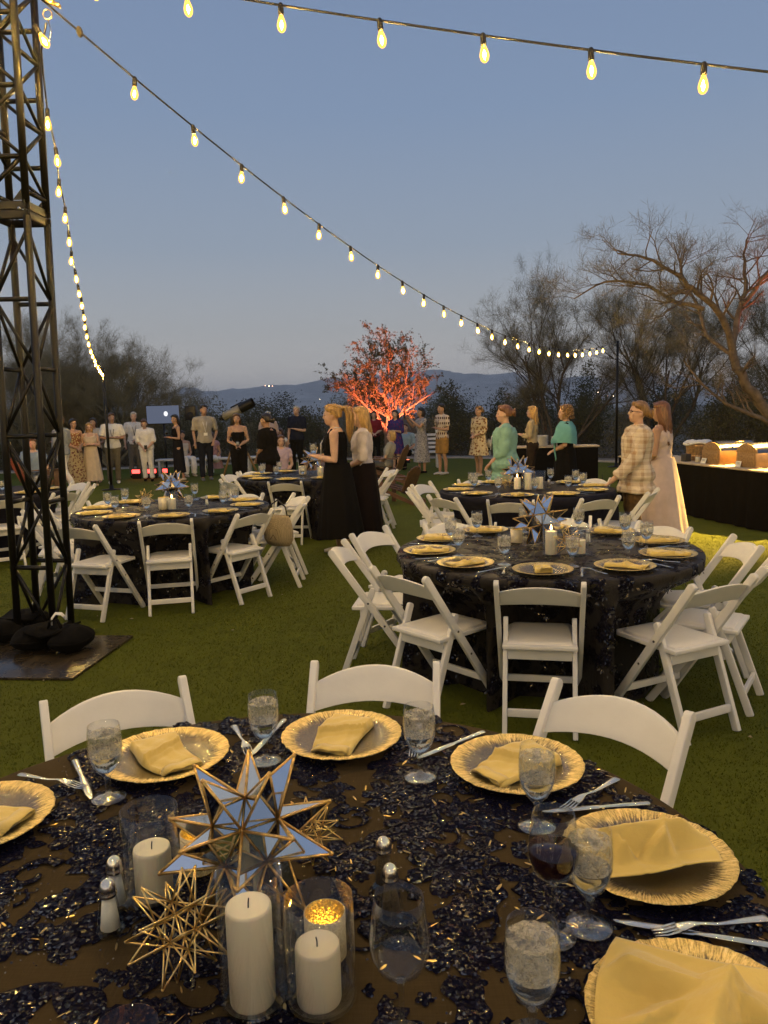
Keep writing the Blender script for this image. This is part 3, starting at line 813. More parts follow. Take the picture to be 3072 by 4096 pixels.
def sst(x, a, b):
    u = max(0.0, min(1.0, (x - a) / (b - a))); return u * u * (3 - 2 * u)
def napkin_mesh(kind):
    """a folded cloth parcel: a soft-edged body with fold steps and creases, rolled layers showing at its near end"""
    rn = random.Random(40 + kind); ph = [rn.uniform(0, 6) for _ in range(8)]
    hw, hl, th = ((.058, .098, .0165), (.046, .105, .021), (.044, .062, .034), (.050, .108, .019))[kind]
    nu, nv = 22, 34; b = MB(); top = []; bot = []
    for j in range(nv + 1):
        for i in range(nu + 1):
            u, v = i / nu * 2 - 1, j / nv * 2 - 1
            wv = 1 + .05 * sin(2.3 * v + ph[0]) + (.10 * v if kind in (0, 3) else 0)
            if kind == 1: wv *= .74 + .30 * abs(v) ** 1.5
            x = u * hw * wv + .006 * sin(2.4 * v + ph[1]); y = v * hl * (1 + .035 * sin(3 * u + ph[2])) - (.012 * u if kind == 0 else 0)
            eu, ev = 1 - abs(u), 1 - abs(v)
            edge = sst(eu, 0, .07) ** .5 * sst(ev, 0, .035) ** .5
            z = th * (.72 + .18 * sin(1.6 * v + ph[3]))
            if kind in (0, 3):
                d = v - (.10 + .42 * u)                      # the turned-over half, its lip rolled
                z += .010 * sst(d, -.03, .01) + .006 * math.exp(-((d - .03) / .05) ** 2)
                d2 = v - (-.10 + .42 * u); z += .0065 * sst(d2, -.02, .01)
                z += -.0035 * math.exp(-((u - .55 + .3 * v) / .05) ** 2) * (d < 0)
            if kind == 1:
                z += .016 * math.exp(-(v / .16) ** 2) + .003 * sin(9 * u + 4 * v)
            if kind == 2:
                z += .004 * sst(v, -.2, -.1)
            z += .0013 * (abs(u) > .90 and abs(u) < .96) + .0016 * sin(6 * u + 5 * v + ph[4]) + .0012 * sin(11 * v - 7 * u + ph[5])
            top.append((x, y, .004 + (z - .004) * edge)); bot.append((x * .985, y * .985, .0015))
    n1 = len(top); b.v = top + bot
    W = nu + 1
    for j in range(nv):
        for i in range(nu):
            a_ = j * W + i; q = (a_, a_ + 1, a_ + W + 1, a_ + W); b.f.append(q); b.f.append(tuple(n1 + k for k in reversed(q)))
    for i in range(nu):
        for a_, c_ in ((i + 1, i), (nv * W + i, nv * W + i + 1)): b.f.append((a_, c_, n1 + c_, n1 + a_))
    for j in range(nv):
        for a_, c_ in ((j * W, (j + 1) * W), ((j + 1) * W + nu, j * W + nu)): b.f.append((a_, c_, n1 + c_, n1 + a_))
    # layers curling out at the near end
    for l in range(3 if kind != 2 else 4):
        z0 = .004 + th * .26 * l; w = hw * (.86 - .05 * l)
        sec = [(-w, z0 + .002), (-w * .6, z0 + .006 + .002 * sin(l)), (-w * .1, z0 + .0035), (w * .4, z0 + .0065), (w * .82, z0 + .005), (w * 1.0, z0 + .0015), (w * .78, z0 - .001)]
        strip_sweep(b, sec, .0016, [-hl * 1.05 - .004 * l, -hl * .98, -hl * .8], lambda y: (.002 * l, 0, 1))
    return b.mesh('napkin', M_NAPKIN)
NAPKIN = [napkin_mesh(k) for k in range(4)]
def draped_napkin(seed, w, h, peak, flaps):
    """an opened napkin dropped in planes with sharp creases: highest of a few tilted sheets, edges hanging"""
    rn = random.Random(seed); n = 44; b = MB()
    ph = [rn.uniform(0, 6) for _ in range(6)]
    for side in (0, 1):
        for j in range(n + 1):
            for i in range(n + 1):
                u, v = i / n * 2 - 1, j / n * 2 - 1
                x, y = u * w * (1 + .06 * sin(2.2 * v + ph[0])), v * h * (1 + .07 * sin(2 * u + ph[1]))
                z = .019
                for (cx, cy_, dx, dy, len_, hh, wd) in flaps:      # crease lines: ridge from (cx,cy) along (dx,dy)
                    px, py = u - cx, v - cy_; al = px * dx + py * dy; ac = px * -dy + py * dx
                    fall = max(0, 1 - abs(ac) / (wd * (1.0 if ac > 0 else .42))) * sst(al, -.25, .05) * (1 - sst(al, len_ * .75, len_ * 1.1))
                    z = max(z, .019 + peak * hh * fall)
                for cl_ in (-.34, .34): z += .0022 * math.exp(-((u - cl_) / .028) ** 2) + .0018 * math.exp(-((v - cl_ * .1) / .04) ** 2) * (cl_ > 0)
                z += .0010 * (max(abs(u), abs(v)) > .93) + .0022 * sin(4 * u - 3 * v + ph[2]) + .0012 * sin(9 * v + 3 * u + ph[3])
                b.v.append((x, y, max(z, .0165) + (.0022 if side else 0)))
    m = (n + 1) ** 2
    for j in range(n):
        for i in range(n):
            a = j * (n + 1) + i; q = (a, a + 1, a + n + 2, a + n + 1)
            b.f.append(tuple(reversed(q))); b.f.append(tuple(m + k for k in q))
    for i in range(n):
        for a, c in ((i, i + 1), (n * (n + 1) + i + 1, n * (n + 1) + i), ((i + 1) * (n + 1), i * (n + 1)), (i * (n + 1) + n, (i + 1) * (n + 1) + n)):
            b.f.append((a, c, m + c, m + a))
    return b.mesh('napkin', M_NAPKIN)
def flatware(pts_w, z, th=.0017):
    """outline from (y, half width) pairs, slightly arched"""
    b = MB(); rg = []
    for y, w in pts_w:
        zz = z(y)
        rg.append([(-w, y, zz), (-w * .5, y, zz + th), (w * .5, y, zz + th), (w, y, zz), (w * .5, y, zz - th * .4), (-w * .5, y, zz - th * .4)])
    b.rings(rg); return b
def fork_mesh():
    zf = lambda y: .004 + .010 * max(0, 1 - abs(y - .03) / .06) + (.004 if y < -.05 else 0)
    b = flatware([(-.10, .009), (-.095, .0105), (-.06, .0075), (-.01, .0040), (.020, .0038), (.036, .009), (.050, .0125), (.058, .0125)], zf)
    for k in range(4):
        x = -.0105 + .007 * k
        b.tube([(x, .056, zf(.056)), (x, .080, .0055), (x * .9, .100, .0065)], [.0022, .0020, .0010], 5)
    return b.mesh('fork', M_STEEL)
def knife_mesh():
    b = flatware([(-.115, .006), (-.112, .0088), (-.06, .0078), (-.005, .0058), (.0, .0085), (.05, .0105), (.095, .0095), (.118, .0045), (.123, .0008)], lambda y: .0035)
    return b.mesh('knife', M_STEEL)
FORK, KNIFE = fork_mesh(), knife_mesh()
def shaker_meshes(fill):
    b = MB(); n = 8
    b.lathe([(.0005, 0), (.022, 0), (.0235, .004), (.0215, .012), (.0135, .066), (.0130, .070)], n); body = b.mesh('body', M_GLASSTHICK, smooth=False)
    b = MB(); b.lathe([(.0005, .008), (.0165, .010), (.0105, .060), (.0005, .061)], 12); fl = b.mesh('filling', fill)
    b = MB(); b.lathe([(.0135, .066), (.0150, .068), (.0150, .072), (.0132, .075), (.0140, .078), (.0125, .087), (.0085, .093), (.0030, .0960), (.0005, .0962)], 20); cp = b.mesh('cap', M_STEEL)
    return [('body', body), ('filling', fl), ('cap', cp)]
SALT, PEPPER = shaker_meshes(M_SALT), shaker_meshes(M_PEPPER)
def pillar_mesh(r, h, dish=.004):
    b = MB(); b.lathe([(.0005, 0), (r * .97, 0), (r, .003), (r, h - .006), (r * .97, h - .001), (r * .90, h), (r * .6, h - dish), (.0005, h - dish * 1.2)], 32); return b.mesh('wax', M_WAX)
def wick_mesh(h, dish=.004):
    b = MB(); b.tube([(0, 0, h - dish * 1.4), (.0005, 0, h + .004), (.002, .001, h + .009)], .0011, 5); return b.mesh('wick', M_WICK)
def flame_mesh(h):
    b = MB(); b.lathe([(.0003, 0), (.0038, .005), (.0046, .010), (.003, .020), (.0003, .031)], 6, (0, 0, h + .006)); return b.mesh('flame', M_FLAME)
def cylinder_mesh(r, h):
    b = MB(); b.lathe([(.0005, 0), (r, 0), (r + .0015, .003), (r + .0015, h - .001), (r, h), (r - .0015, h - .001), (r - .0015, .005), (.0005, .004)], 40); return b.mesh('glass', M_GLASS)
def candle(label, loc, r, h, lit=False, group='pillar candles'):
    o = thing('pillar_candle', label, 'candle', loc, R.uniform(0, 6), group)
    obj('wax', pillar_mesh(r, h), o); obj('wick', wick_mesh(h), o)
    if lit: obj('flame', flame_mesh(h), o)
    return o
def votive_mat():
    t = NT('mercury_glass_gold')
    vo = t.n('TexVoronoi', {'Vector': t.co(), 'Scale': 230.0}).outputs['Distance']
    return t.end(t.pbr(t.ramp(vo, [(0.2, (0.55, 0.50, 0.40)), (0.6, (0.72, 0.66, 0.52))]), 0.35, 0.3, 0.6, t.bump(vo, 0.7, 0.004), Emission_Color=(1.0, 0.62, 0.12), Emission_Strength=0.05))  # weak emission imitates the flame's light coming through the cup
M_VOTIVE = votive_mat(); M_VOTIVE.cycles.emission_sampling = 'NONE'
t = NT('votive_gold_lining')
_v = t.n('TexVoronoi', {'Vector': t.co(), 'Scale': 260.0}).outputs['Distance']
M_VOTIVE_IN = t.end(t.pbr((0.90, 0.62, 0.12), 0.3, 0.9, 0.5, t.bump(_v, 0.8, 0.004)))
M_TEALIGHT = emit('tea_light', (1.0, 0.60, 0.12), 70.0, 'FRONT')
def votive_meshes(r=.033, h=.075):
    b = MB(); b.lathe([(.0005, 0), (r - .003, 0), (r, .003), (r, h), (r - .0012, h + .0004)], 36); a = b.mesh('cup', M_VOTIVE)
    b = MB(); b.lathe([(r - .0012, h + .0004), (r - .0024, h), (r - .0024, .004), (.0005, .004)], 36); c = b.mesh('lining', M_VOTIVE_IN)
    b = MB(); b.lathe([(.0005, .012), (.006, .013), (.0075, .022), (.004, .034), (.0005, .040)], 6, (.004, .003, 0)); d = b.mesh('flame', M_TEALIGHT)
    return [('cup', a), ('lining', c), ('flame', d)]
VOTIVE = votive_meshes()

# ---------------------------------------------------------------- star centrepieces
PHI = (1 + 5 ** .5) / 2
ICO_V = [V(v).normalized() for v in ((-1, PHI, 0), (1, PHI, 0), (-1, -PHI, 0), (1, -PHI, 0), (0, -1, PHI), (0, 1, PHI), (0, -1, -PHI), (0, 1, -PHI), (PHI, 0, -1), (PHI, 0, 1), (-PHI, 0, -1), (-PHI, 0, 1))]
ICO_F = [(0, 11, 5), (0, 5, 1), (0, 1, 7), (0, 7, 10), (0, 10, 11), (1, 5, 9), (5, 11, 4), (11, 10, 2), (10, 7, 6), (7, 1, 8), (3, 9, 4), (3, 4, 2), (3, 2, 6), (3, 6, 8), (3, 8, 9), (4, 9, 5), (2, 4, 11), (6, 2, 10), (8, 6, 7), (9, 8, 1)]
def star_frame(rc, rt, rad, M):
    b = MB(); done = set(); tips = []
    vs = [M @ (v * rc) for v in ICO_V]
    for f in ICO_F:
        t_ = (M @ ((ICO_V[f[0]] + ICO_V[f[1]] + ICO_V[f[2]]).normalized() * rt)); tips.append(t_)
        for k in range(3):
            a, c = f[k], f[(k + 1) % 3]
            if (min(a, c), max(a, c)) not in done:
                done.add((min(a, c), max(a, c))); b.tube([vs[a], vs[c]], rad * .9, 5)
            b.tube([vs[a], vs[a].lerp(t_, .97)], rad, 5)
        b.ell(t_ * .985, (rad * 1.5,) * 3, 6, 5)
    for v in vs: b.ell(v, (rad * 1.5,) * 3, 6, 5)
    return b, vs, tips
STAR_R, STAR_C = .180, .076
STAR_M = Matrix.Rotation(radians(23), 3, 'Y') @ Matrix.Rotation(radians(14), 3, 'X') @ Matrix.Rotation(radians(40), 3, 'Z')
def star_meshes():
    fb, vs, tips = star_frame(STAR_C, STAR_R, .0032, STAR_M)
    frame = fb.mesh('frame', M_GOLDFRAME)
    # every pane is the same narrow triangle
    a, c, t_ = vs[ICO_F[0][0]], vs[ICO_F[0][1]], tips[0]
    w = (c - a).length / 2; h = (t_ - (a + c) / 2).length
    b = MB(); b.prism([(-w * .86, .004), (w * .86, .004), (0, h * .955)], 2, -.0009, .0009)
    pane = b.mesh('pane', M_MIRROR, smooth=False)
    mats = []
    for f, t_ in zip(ICO_F, tips):
        for k in range(3):
            a, c = vs[f[k]], vs[f[(k + 1) % 3]]; mid = (a + c) / 2
            X = (c - a).normalized(); Y = (t_ - mid).normalized(); Z = X.cross(Y).normalized()
            m = Matrix.Identity(4)
            for i in range(3): m[i][0], m[i][1], m[i][2], m[i][3] = X[i], Y[i], Z[i], mid[i]
            mats.append(m)
    return frame, pane, mats, -min(t_.z for t_ in tips)
STAR_FRAME, STAR_PANE, STAR_MATS, STAR_H = star_meshes()
def star(label, loc, rz=0.0, scale=1.0):
    o = thing('star_centerpiece', label, 'centerpiece', (loc[0], loc[1], loc[2] + STAR_H * scale), rz, 'mirrored star centrepieces', scale)
    obj('frame', STAR_FRAME, o)
    for m in STAR_MATS:
        p = obj('pane', STAR_PANE, o); p.matrix_local = m
    return o
_wb, _wv, _wt = star_frame(.036, .088, .0015, Matrix.Rotation(.5, 3, 'X') @ Matrix.Rotation(.9, 3, 'Y'))
WIRE = _wb.mesh('wire_star', M_GOLDWIRE); WIRE_H = -min(t_.z for t_ in _wt)
def wire_star(label, loc, rz=0.0, scale=1.0):
    o = obj('wire_star', WIRE, None, (loc[0], loc[1], loc[2] + WIRE_H * scale), (0, 0, rz), scale)
    return tag(o, label, 'ornament', 'gold wire star ornaments')
# ---------------------------------------------------------------- round tables, cloths, place settings
TZ = 0.766           # top of the cloth
# chairs: angle round the table, distance of the back from the table's centre
SEATS = {}
SEATS[1] = [(121, 1.20, -4, 'white folding chair behind the plate and goblet at the left of the close-up table'),
               (80, 1.24, 4, 'white folding chair square behind the middle plate of the close-up table'),
               (44, 1.25, 2, 'white folding chair at the right of the close-up table, angled')]
SEATS[2] = [(-104, 1.06, 2, 'white folding chair in the middle front of the mid-lawn sequinned table'),
               (-143, 1.15, 4, 'white folding chair front left of the mid-lawn table, seat turned away'),
               (174, 1.27, -2, 'white folding chair seen edge-on at the left of the mid-lawn table'),
               (146, 1.30, 0, 'white folding chair at the mid-lawn table, next to the sandalled feet'),
               (115, 1.17, 0, 'white folding chair showing over the far left plates of the mid-lawn table'),
               (-60, 1.24, -4, 'white folding chair front right of the mid-lawn table, seat toward camera'),
               (-34, 1.22, 0, 'white folding chair edge-on, cut by the right border at the mid-lawn table'),
               (-4, 1.18, 0, 'white folding chair beside the sunlit-looking yellow patch of lawn'),
               (33, 1.12, 0, 'white folding chair in front of the long pale dress'),
               (72, 1.20, 0, 'white folding chair hidden behind the star of the mid-lawn table')]
SEATS[3] = [(-107, 1.22, 0, 'white folding chair in the middle front of the plain navy table'),
               (-142, 1.17, -3, 'white folding chair front left of the plain navy table'),
               (-178, 1.22, -4, 'white folding chair edge-on, leftmost of the plain navy table'),
               (147, 1.26, 0, 'white folding chair behind the edge-on pair at the plain navy table'),
               (112, 1.12, 0, 'white folding chair at the far side of the navy table, under the mint top'),
               (-68, 1.22, 0, 'white folding chair under the hand of the woman in plaid'),
               (40, 1.22, 0, 'white folding chair with a strap on its post behind the navy table'),
               (-32, 1.28, 0, 'white folding chair tucked beside the plaid-shirted woman')]
SEATS[4] = [(-78, 1.10, 0, 'white folding chair square in front of the table beside the truss'),
               (-112, 1.28, 4, 'white folding chair just right of the truss foot, facing its table'),
               (-37, 1.10, 0, 'white folding chair front right of the table beside the truss'),
               (0, 1.22, 0, 'white folding chair with a woven handbag hung on it'),
               (27, 1.28, 0, 'white folding chair edge-on behind the one with the handbag'),
               (60, 1.08, 0, 'white folding chair at the far right of the table beside the truss'),
               (142, 1.10, 0, 'white folding chair at the far left of the table beside the truss'),
               (-162, 1.28, 0, 'white folding chair seen through the truss, its back toward the lawn'),
               (176, 1.35, 0, 'white folding chair seen through the truss at the left of its table')]
SEATS[5] = [(-95, 1.20, 0, 'white folding chair in front of the table behind the woman in black'),
               (-140, 1.15, 0, 'white folding chair front left of the table behind the woman in black'),
               (160, 1.15, 0, 'white folding chair at the left of the table behind the woman in black'),
               (135, 1.20, 0, 'white folding chair at the far left of the table behind the woman in black'),
               (-10, 1.25, 0, 'white folding chair to the right of the woman in the long black dress'),
               (20, 1.30, 0, 'white folding chair at the far right of the table behind the woman in black')]
SEATS[6] = [(-55, 1.22, 0, 'white folding chair at the left border in front of the navy table'),
               (-20, 1.22, 0, 'white folding chair between the truss chords at the navy table'),
               (14, 1.22, 0, 'white folding chair seen through the truss beyond the navy table'),
               (50, 1.22, 0, 'white folding chair at the far side of the navy table behind the truss')]
CLOTHFN = {}
def cloth_mesh(name, mat, seed, seats=(), r=.905, folds=15, n=300):
    rn = random.Random(seed); ph = [rn.uniform(0, 6.28) for _ in range(6)]
    prof = [(.0005, 0)] + [(r * k / 8, 0) for k in range(1, 8)] + [(r - .012, 0), (r - .003, -.003), (r + .002, -.012)]
    drop = [.05, .10, .18, .28, .40, .52, .64, .72, .758]
    b = MB()
    def fn(rr, z, a):
        if z < -.015:
            t_ = -z / .758
            f = sin(folds * a + 1.3 * sin(3 * a + ph[0]) + ph[1]) + .6 * sin((folds // 2) * a + ph[2]) + .35 * sin(2.3 * folds * a + ph[3])
            e = .010 + .050 * t_ ** .8 * (1 + .25 * sin(2 * a + ph[4]))
            R0 = r + e * (.62 + .38 * f) + .015 * t_
            for sa, sr in seats:          # the seats push the hanging cloth in
                d = (a - radians(sa) + pi) % (2 * pi) - pi
                if abs(d) < .7:
                    w = abs(sin(d)) * r; k = max(0, min(1, (.33 - w) / .11)); k = k * k * (3 - 2 * k)
                    h = max(0, min(1, (-z - .03) / .22)); h = h * h * (3 - 2 * h)
                    R0 -= max(0, R0 - (sr - .30 - .262) / max(.8, cos(d))) * k * h
            return R0, z
        if rr > r * .97: return rr, z
        return rr, z + .0011 * sin(9 * rr * cos(a) * 3 + ph[5]) * sin(7 * rr * sin(a) * 2.6)
    b.lathe(prof + [(r + .003, -d) for d in drop], n, (0, 0, TZ), fn)
    CLOTHFN[seed] = fn
    return b.mesh(name, mat)
def table(x, y, cloth, label, tlabel, seed):
    seats = [(q[0], q[1]) for q in SEATS[seed]]
    o = thing('banquet_table', tlabel, 'table', (x, y, 0), 0, 'round banquet tables')
    b = MB(); b.lathe([(.0005, .735), (.895, .735), (.898, .745), (.895, .755), (.0005, .755)], 48); b.build('tabletop', M_PLY, o)
    for k in range(4):
        b = MB(); a = pi / 4 + k * pi / 2; b.tube([(.55 * cos(a), .55 * sin(a), 0), (.50 * cos(a), .50 * sin(a), .735)], .016, 8); b.build('leg', M_BLACKMETAL, o)
    c = obj('tablecloth', cloth_mesh('tablecloth', cloth, seed, seats), None, (x, y, 0))
    return tag(c, label, 'tablecloth', 'floor-length tablecloths')
T1, T2, T3, T4, T5, T6 = (-.24, 1.24), (.98, 4.63), (1.50, 8.05), (-2.0, 7.25), (-1.10, 10.6), (-4.85, 9.35)
cloth1 = table(*T1, M_TAFFETA, 'brown taffeta cloth with navy sequin flowers on the close-up table', 'round table under the close-up sequin cloth', 1)
cloth2 = table(*T2, M_SEQCLOTH, 'dark sequinned cloth on the table with the big chair in front of it', 'round table under the dark sequinned cloth in mid lawn', 2)
cloth3 = table(*T3, M_NAVYCLOTH, 'plain navy cloth on the table in front of the woman in mint', 'round table under the plain navy cloth by the plaid shirt', 3)
cloth4 = table(*T4, M_SEQCLOTH, 'dark sequinned cloth on the table beside the black truss', 'round table under the sequinned cloth beside the truss', 4)
cloth5 = table(*T5, M_SEQCLOTH, 'dark sequinned cloth on the table behind the woman in the long black dress', 'round table under the cloth behind the woman in black', 5)
cloth6 = table(*T6, M_NAVYCLOTH, 'navy cloth on the table half hidden behind the truss', 'round table under the navy cloth behind the truss', 6)

# appliqued flowers, leaves and scrolls on the near cloth: each a raised piece
def patch(out, h):
    b = MB(); n = len(out); c = V((sum(p[0] for p in out) / n, sum(p[1] for p in out) / n))
    L = [(1.0, .0004), (.93, h * .75), (.72, h), (.38, h * .8)]
    rg = [[(c.x + (p[0] - c.x) * k, c.y + (p[1] - c.y) * k, z + (.0005 * sin(9 * i) if .3 < k < .9 else 0)) for i, p in enumerate(out)] for k, z in L]
    b.rings(rg, cap=False); m = len(b.v); b.v.append((c.x, c.y, h * .7)); s = (len(L) - 1) * n
    b.f += [(s + k, s + (k + 1) % n, m) for k in range(n)]
    return b
def flower_mesh(k, rn):
    out = []; N = 60; ph = rn.uniform(0, 6); jag = [rn.uniform(.85, 1.12) for _ in range(k)]
    for i in range(N):
        a = 2 * pi * i / N; p = (a * k / (2 * pi)) % 1; j = jag[int(a * k / (2 * pi)) % k]
        r = (.46 + .54 * sin(pi * p) ** .55 * j) * (1 + .05 * sin(23 * a + ph)); out.append((r * cos(a), r * sin(a)))
    b = patch([(x * .062, y * .062) for x, y in out], .0024)
    return b.mesh('applique_flower', M_SEQUIN)
def leaf_mesh(rn, lob):
    out = []; N = 34
    for i in range(N):
        u = i / N * 2; s = 1 if u < 1 else -1; t_ = u if u < 1 else 2 - u
        w = sin(pi * t_) ** .8 * (.30 + .10 * sin(lob * pi * t_)) * (1 - .25 * t_)
        out.append((t_ - .5 + .0, s * w + .12 * sin(pi * t_)))
    b = patch([(x * .115, y * .115) for x, y in out], .0020)
    return b.mesh('applique_leaf', M_SEQUIN)
def scroll_mesh(rn, turns):
    P = []; rad = []; N = 26
    for i in range(N):
        u = i / (N - 1); a = turns * 2 * pi * u; r = .052 * (1 - .82 * u)
        P.append((r * cos(a), r * sin(a), .0016)); rad.append(.0125 * (1 - .45 * u) * (.7 + .3 * sin(9 * u + 1)))
    b = MB(); b.tube(P, rad, 6, flat=.14); return b.mesh('applique_scroll', M_SEQUIN)
rq = random.Random(12)
FL = [flower_mesh(k, rq) for k in (5, 6, 7, 8, 6)]; LF = [leaf_mesh(rq, l) for l in (3, 5, 0, 7)]; SC = [scroll_mesh(rq, t_) for t_ in (.7, .95, 1.25)]
pieces = []
def piece(me, x, y, a, s):
    if hypot(x, y) > .875 or len(pieces) > 296: return
    o = obj(me.name.split('.')[0], me, cloth1, (x, y, TZ + .0008 + rq.uniform(0, .0012)), (rq.uniform(-.02, .02), rq.uniform(-.02, .02), a), s); pieces.append(o)
cl = []
tries = 0
while len(cl) < 48 and tries < 6000:
    tries += 1
    a = rq.uniform(0, 2 * pi); r = .86 * sqrt(rq.random()); x, y = r * cos(a), r * sin(a)
    if y < -.52 or min([hypot(x - p, y - q) for p, q in cl] + [9]) < .158: continue
    cl.append((x, y))
for (x, y) in cl:
    s = rq.uniform(1.0, 1.42); a0 = rq.uniform(0, 6.28)
    piece(rq.choice(FL), x, y, a0, s)
    nl = rq.randint(2, 4)
    for k in range(nl):
        a = a0 + 2 * pi * k / nl + rq.uniform(-.35, .35); d = rq.uniform(.080, .105) * s
        piece(rq.choice(LF), x + d * cos(a), y + d * sin(a), a + rq.uniform(-.4, .4) + (pi if rq.random() < .3 else 0), rq.uniform(.75, 1.1) * s)
    for k in range(rq.choice((1, 2))):
        a = a0 + rq.uniform(0, 6.28); d = rq.uniform(.10, .15)
        piece(rq.choice(SC), x + d * cos(a), y + d * sin(a), rq.uniform(0, 6.28), rq.uniform(.8, 1.25))
# smaller sprigs of the same lace between the large motifs
b = MB(); SM = [(me, [v.co.copy() for v in me.vertices], [tuple(p.vertices) for p in me.polygons]) for me in LF[:3] + SC[:2] + FL[:2]]
for k in range(760):
    a = rq.uniform(0, 6.28); r = .885 * sqrt(rq.random()); x, y = r * cos(a), r * sin(a)
    if y < -.55 or mnoise.noise(V((x * 5.5, y * 5.5, 2.2))) < -.12: continue
    me, vs_, fs_ = rq.choice(SM); s = rq.uniform(.22, .48); q = Matrix.Rotation(rq.uniform(0, 6.28), 3, 'Z'); zz = TZ + .0006 + rq.uniform(0, .0008)
    b.add([q @ V((v.x * s, v.y * s, v.z * .7)) + V((x, y, zz)) for v in vs_], fs_)
tag(b.build('lace_sprigs', M_SEQUIN, cloth1), kind='stuff')
# gold slivers put in as the sequins' glints, then loose sequins
b = MB()
for k in range(420):
    x, y = rq.choice(cl); x += rq.gauss(0, .06); y += rq.gauss(0, .06)
    if hypot(x, y) > .88: continue
    a = rq.uniform(0, 6.28); l = rq.uniform(.005, .014); w = rq.uniform(.0011, .0026); z = TZ + rq.uniform(.0036, .0052); tl = rq.uniform(-.25, .25)
    u = V((cos(a), sin(a), tl)); v_ = V((-sin(a), cos(a), rq.uniform(-.4, .4)))
    c = V((x, y, z))
    b.add([c - u * l, c - u * l * .4 + v_ * w, c + u * l * .5 + v_ * w, c + u * l, c + u * l * .4 - v_ * w, c - u * l * .5 - v_ * w], [(0, 1, 2, 3, 4, 5)])
tag(b.build('glint_slivers', M_GOLDFLECK, cloth1, smooth=False), kind='stuff')
b = MB()
for k in range(2400):
    x, y = rq.choice(cl); x += rq.gauss(0, .058); y += rq.gauss(0, .058)
    if hypot(x, y) > .885: continue
    z = TZ + rq.uniform(.0032, .0046); s = rq.uniform(.0012, .0023)
    nrm = V((rq.gauss(0, .30), rq.gauss(0, .30), 1)).normalized(); u = nrm.cross(V((0, 1, .1))).normalized(); w = nrm.cross(u)
    c = V((x, y, z)); b.add([c + (u * cos(q) + w * sin(q)) * s for q in (0, 1.26, 2.51, 3.77, 5.03)], [(0, 1, 2, 3, 4)])
M_BEAD = simple('sequin_disc', (0.012, 0.011, 0.020), 0.07, 0.0, 0.7, var=0.3)
tag(b.build('sequins', M_BEAD, cloth1, smooth=False), kind='stuff')
b = MB()
for k in range(3300):  # bright metal discs added to make the sequin work glint under the bulbs
    x, y = rq.choice(cl); x += rq.gauss(0, .060); y += rq.gauss(0, .060)
    if hypot(x, y) > .885: continue
    z = TZ + rq.uniform(.0034, .0052); s = rq.uniform(.0011, .0022)
    nrm = V((rq.gauss(0, .5), rq.gauss(0, .5), 1)).normalized(); u = nrm.cross(V((0, 1, .1))).normalized(); w = nrm.cross(u)
    c = V((x, y, z)); b.add([c + (u * cos(q) + w * sin(q)) * s for q in (0, 1.26, 2.51, 3.77, 5.03)], [(0, 1, 2, 3, 4)])
tag(b.build('glint_sequins', simple('glint_sequin', (0.42, 0.33, 0.20), 0.15, 1.0, var=0.5, vscale=80), cloth1, smooth=False), kind='stuff')
# sprays of petal sequins on the further sequinned cloths
def cloth_sprays(c, key, n, r=.905):
    rn = random.Random(key); b = MB()
    for k in range(n):
        if rn.random() < .35:
            a = rn.uniform(0, 6.28); q = r * sqrt(rn.random()) * .98; P = V((q * cos(a), q * sin(a), TZ + .004)); N = V((0, 0, 1)); U0 = V((1, 0, 0))
        else:
            a = rn.uniform(0, 6.28); t_ = rn.random(); zz = -.03 - .70 * t_; q = CLOTHFN[key](r, zz, a)[0] + .003; q2 = CLOTHFN[key](r, zz, a + .02)[0] + .003
            P = V((q * cos(a), q * sin(a), TZ + zz)); U0 = (V((q2 * cos(a + .02), q2 * sin(a + .02), TZ + zz)) - P).normalized(); N = V((U0.y, -U0.x, .08)).normalized()
        W0 = N.cross(U0)
        for j in range(rn.randint(3, 6)):
            th = rn.uniform(0, 6.28); d = U0 * cos(th) + W0 * sin(th); e = N.cross(d); l = rn.uniform(.012, .030); w = l * rn.uniform(.16, .3)
            lift = N * rn.uniform(.001, .010)
            o0 = P + d * .008
            b.add([o0, o0 + d * l * .5 + e * w + lift * .5, o0 + d * l + lift, o0 + d * l * .5 - e * w + lift * .5], [(0, 1, 2, 3)])
    tag(b.build('sequin_sprays', M_SPRAY, c, smooth=False), kind='stuff')
M_SPRAY = simple('spray_sequin', (0.10, 0.085, 0.065), 0.22, 0.8, 0.8, var=0.6, vscale=30)
cloth_sprays(cloth2, 2, 900); cloth_sprays(cloth4, 4, 700); cloth_sprays(cloth5, 5, 400)

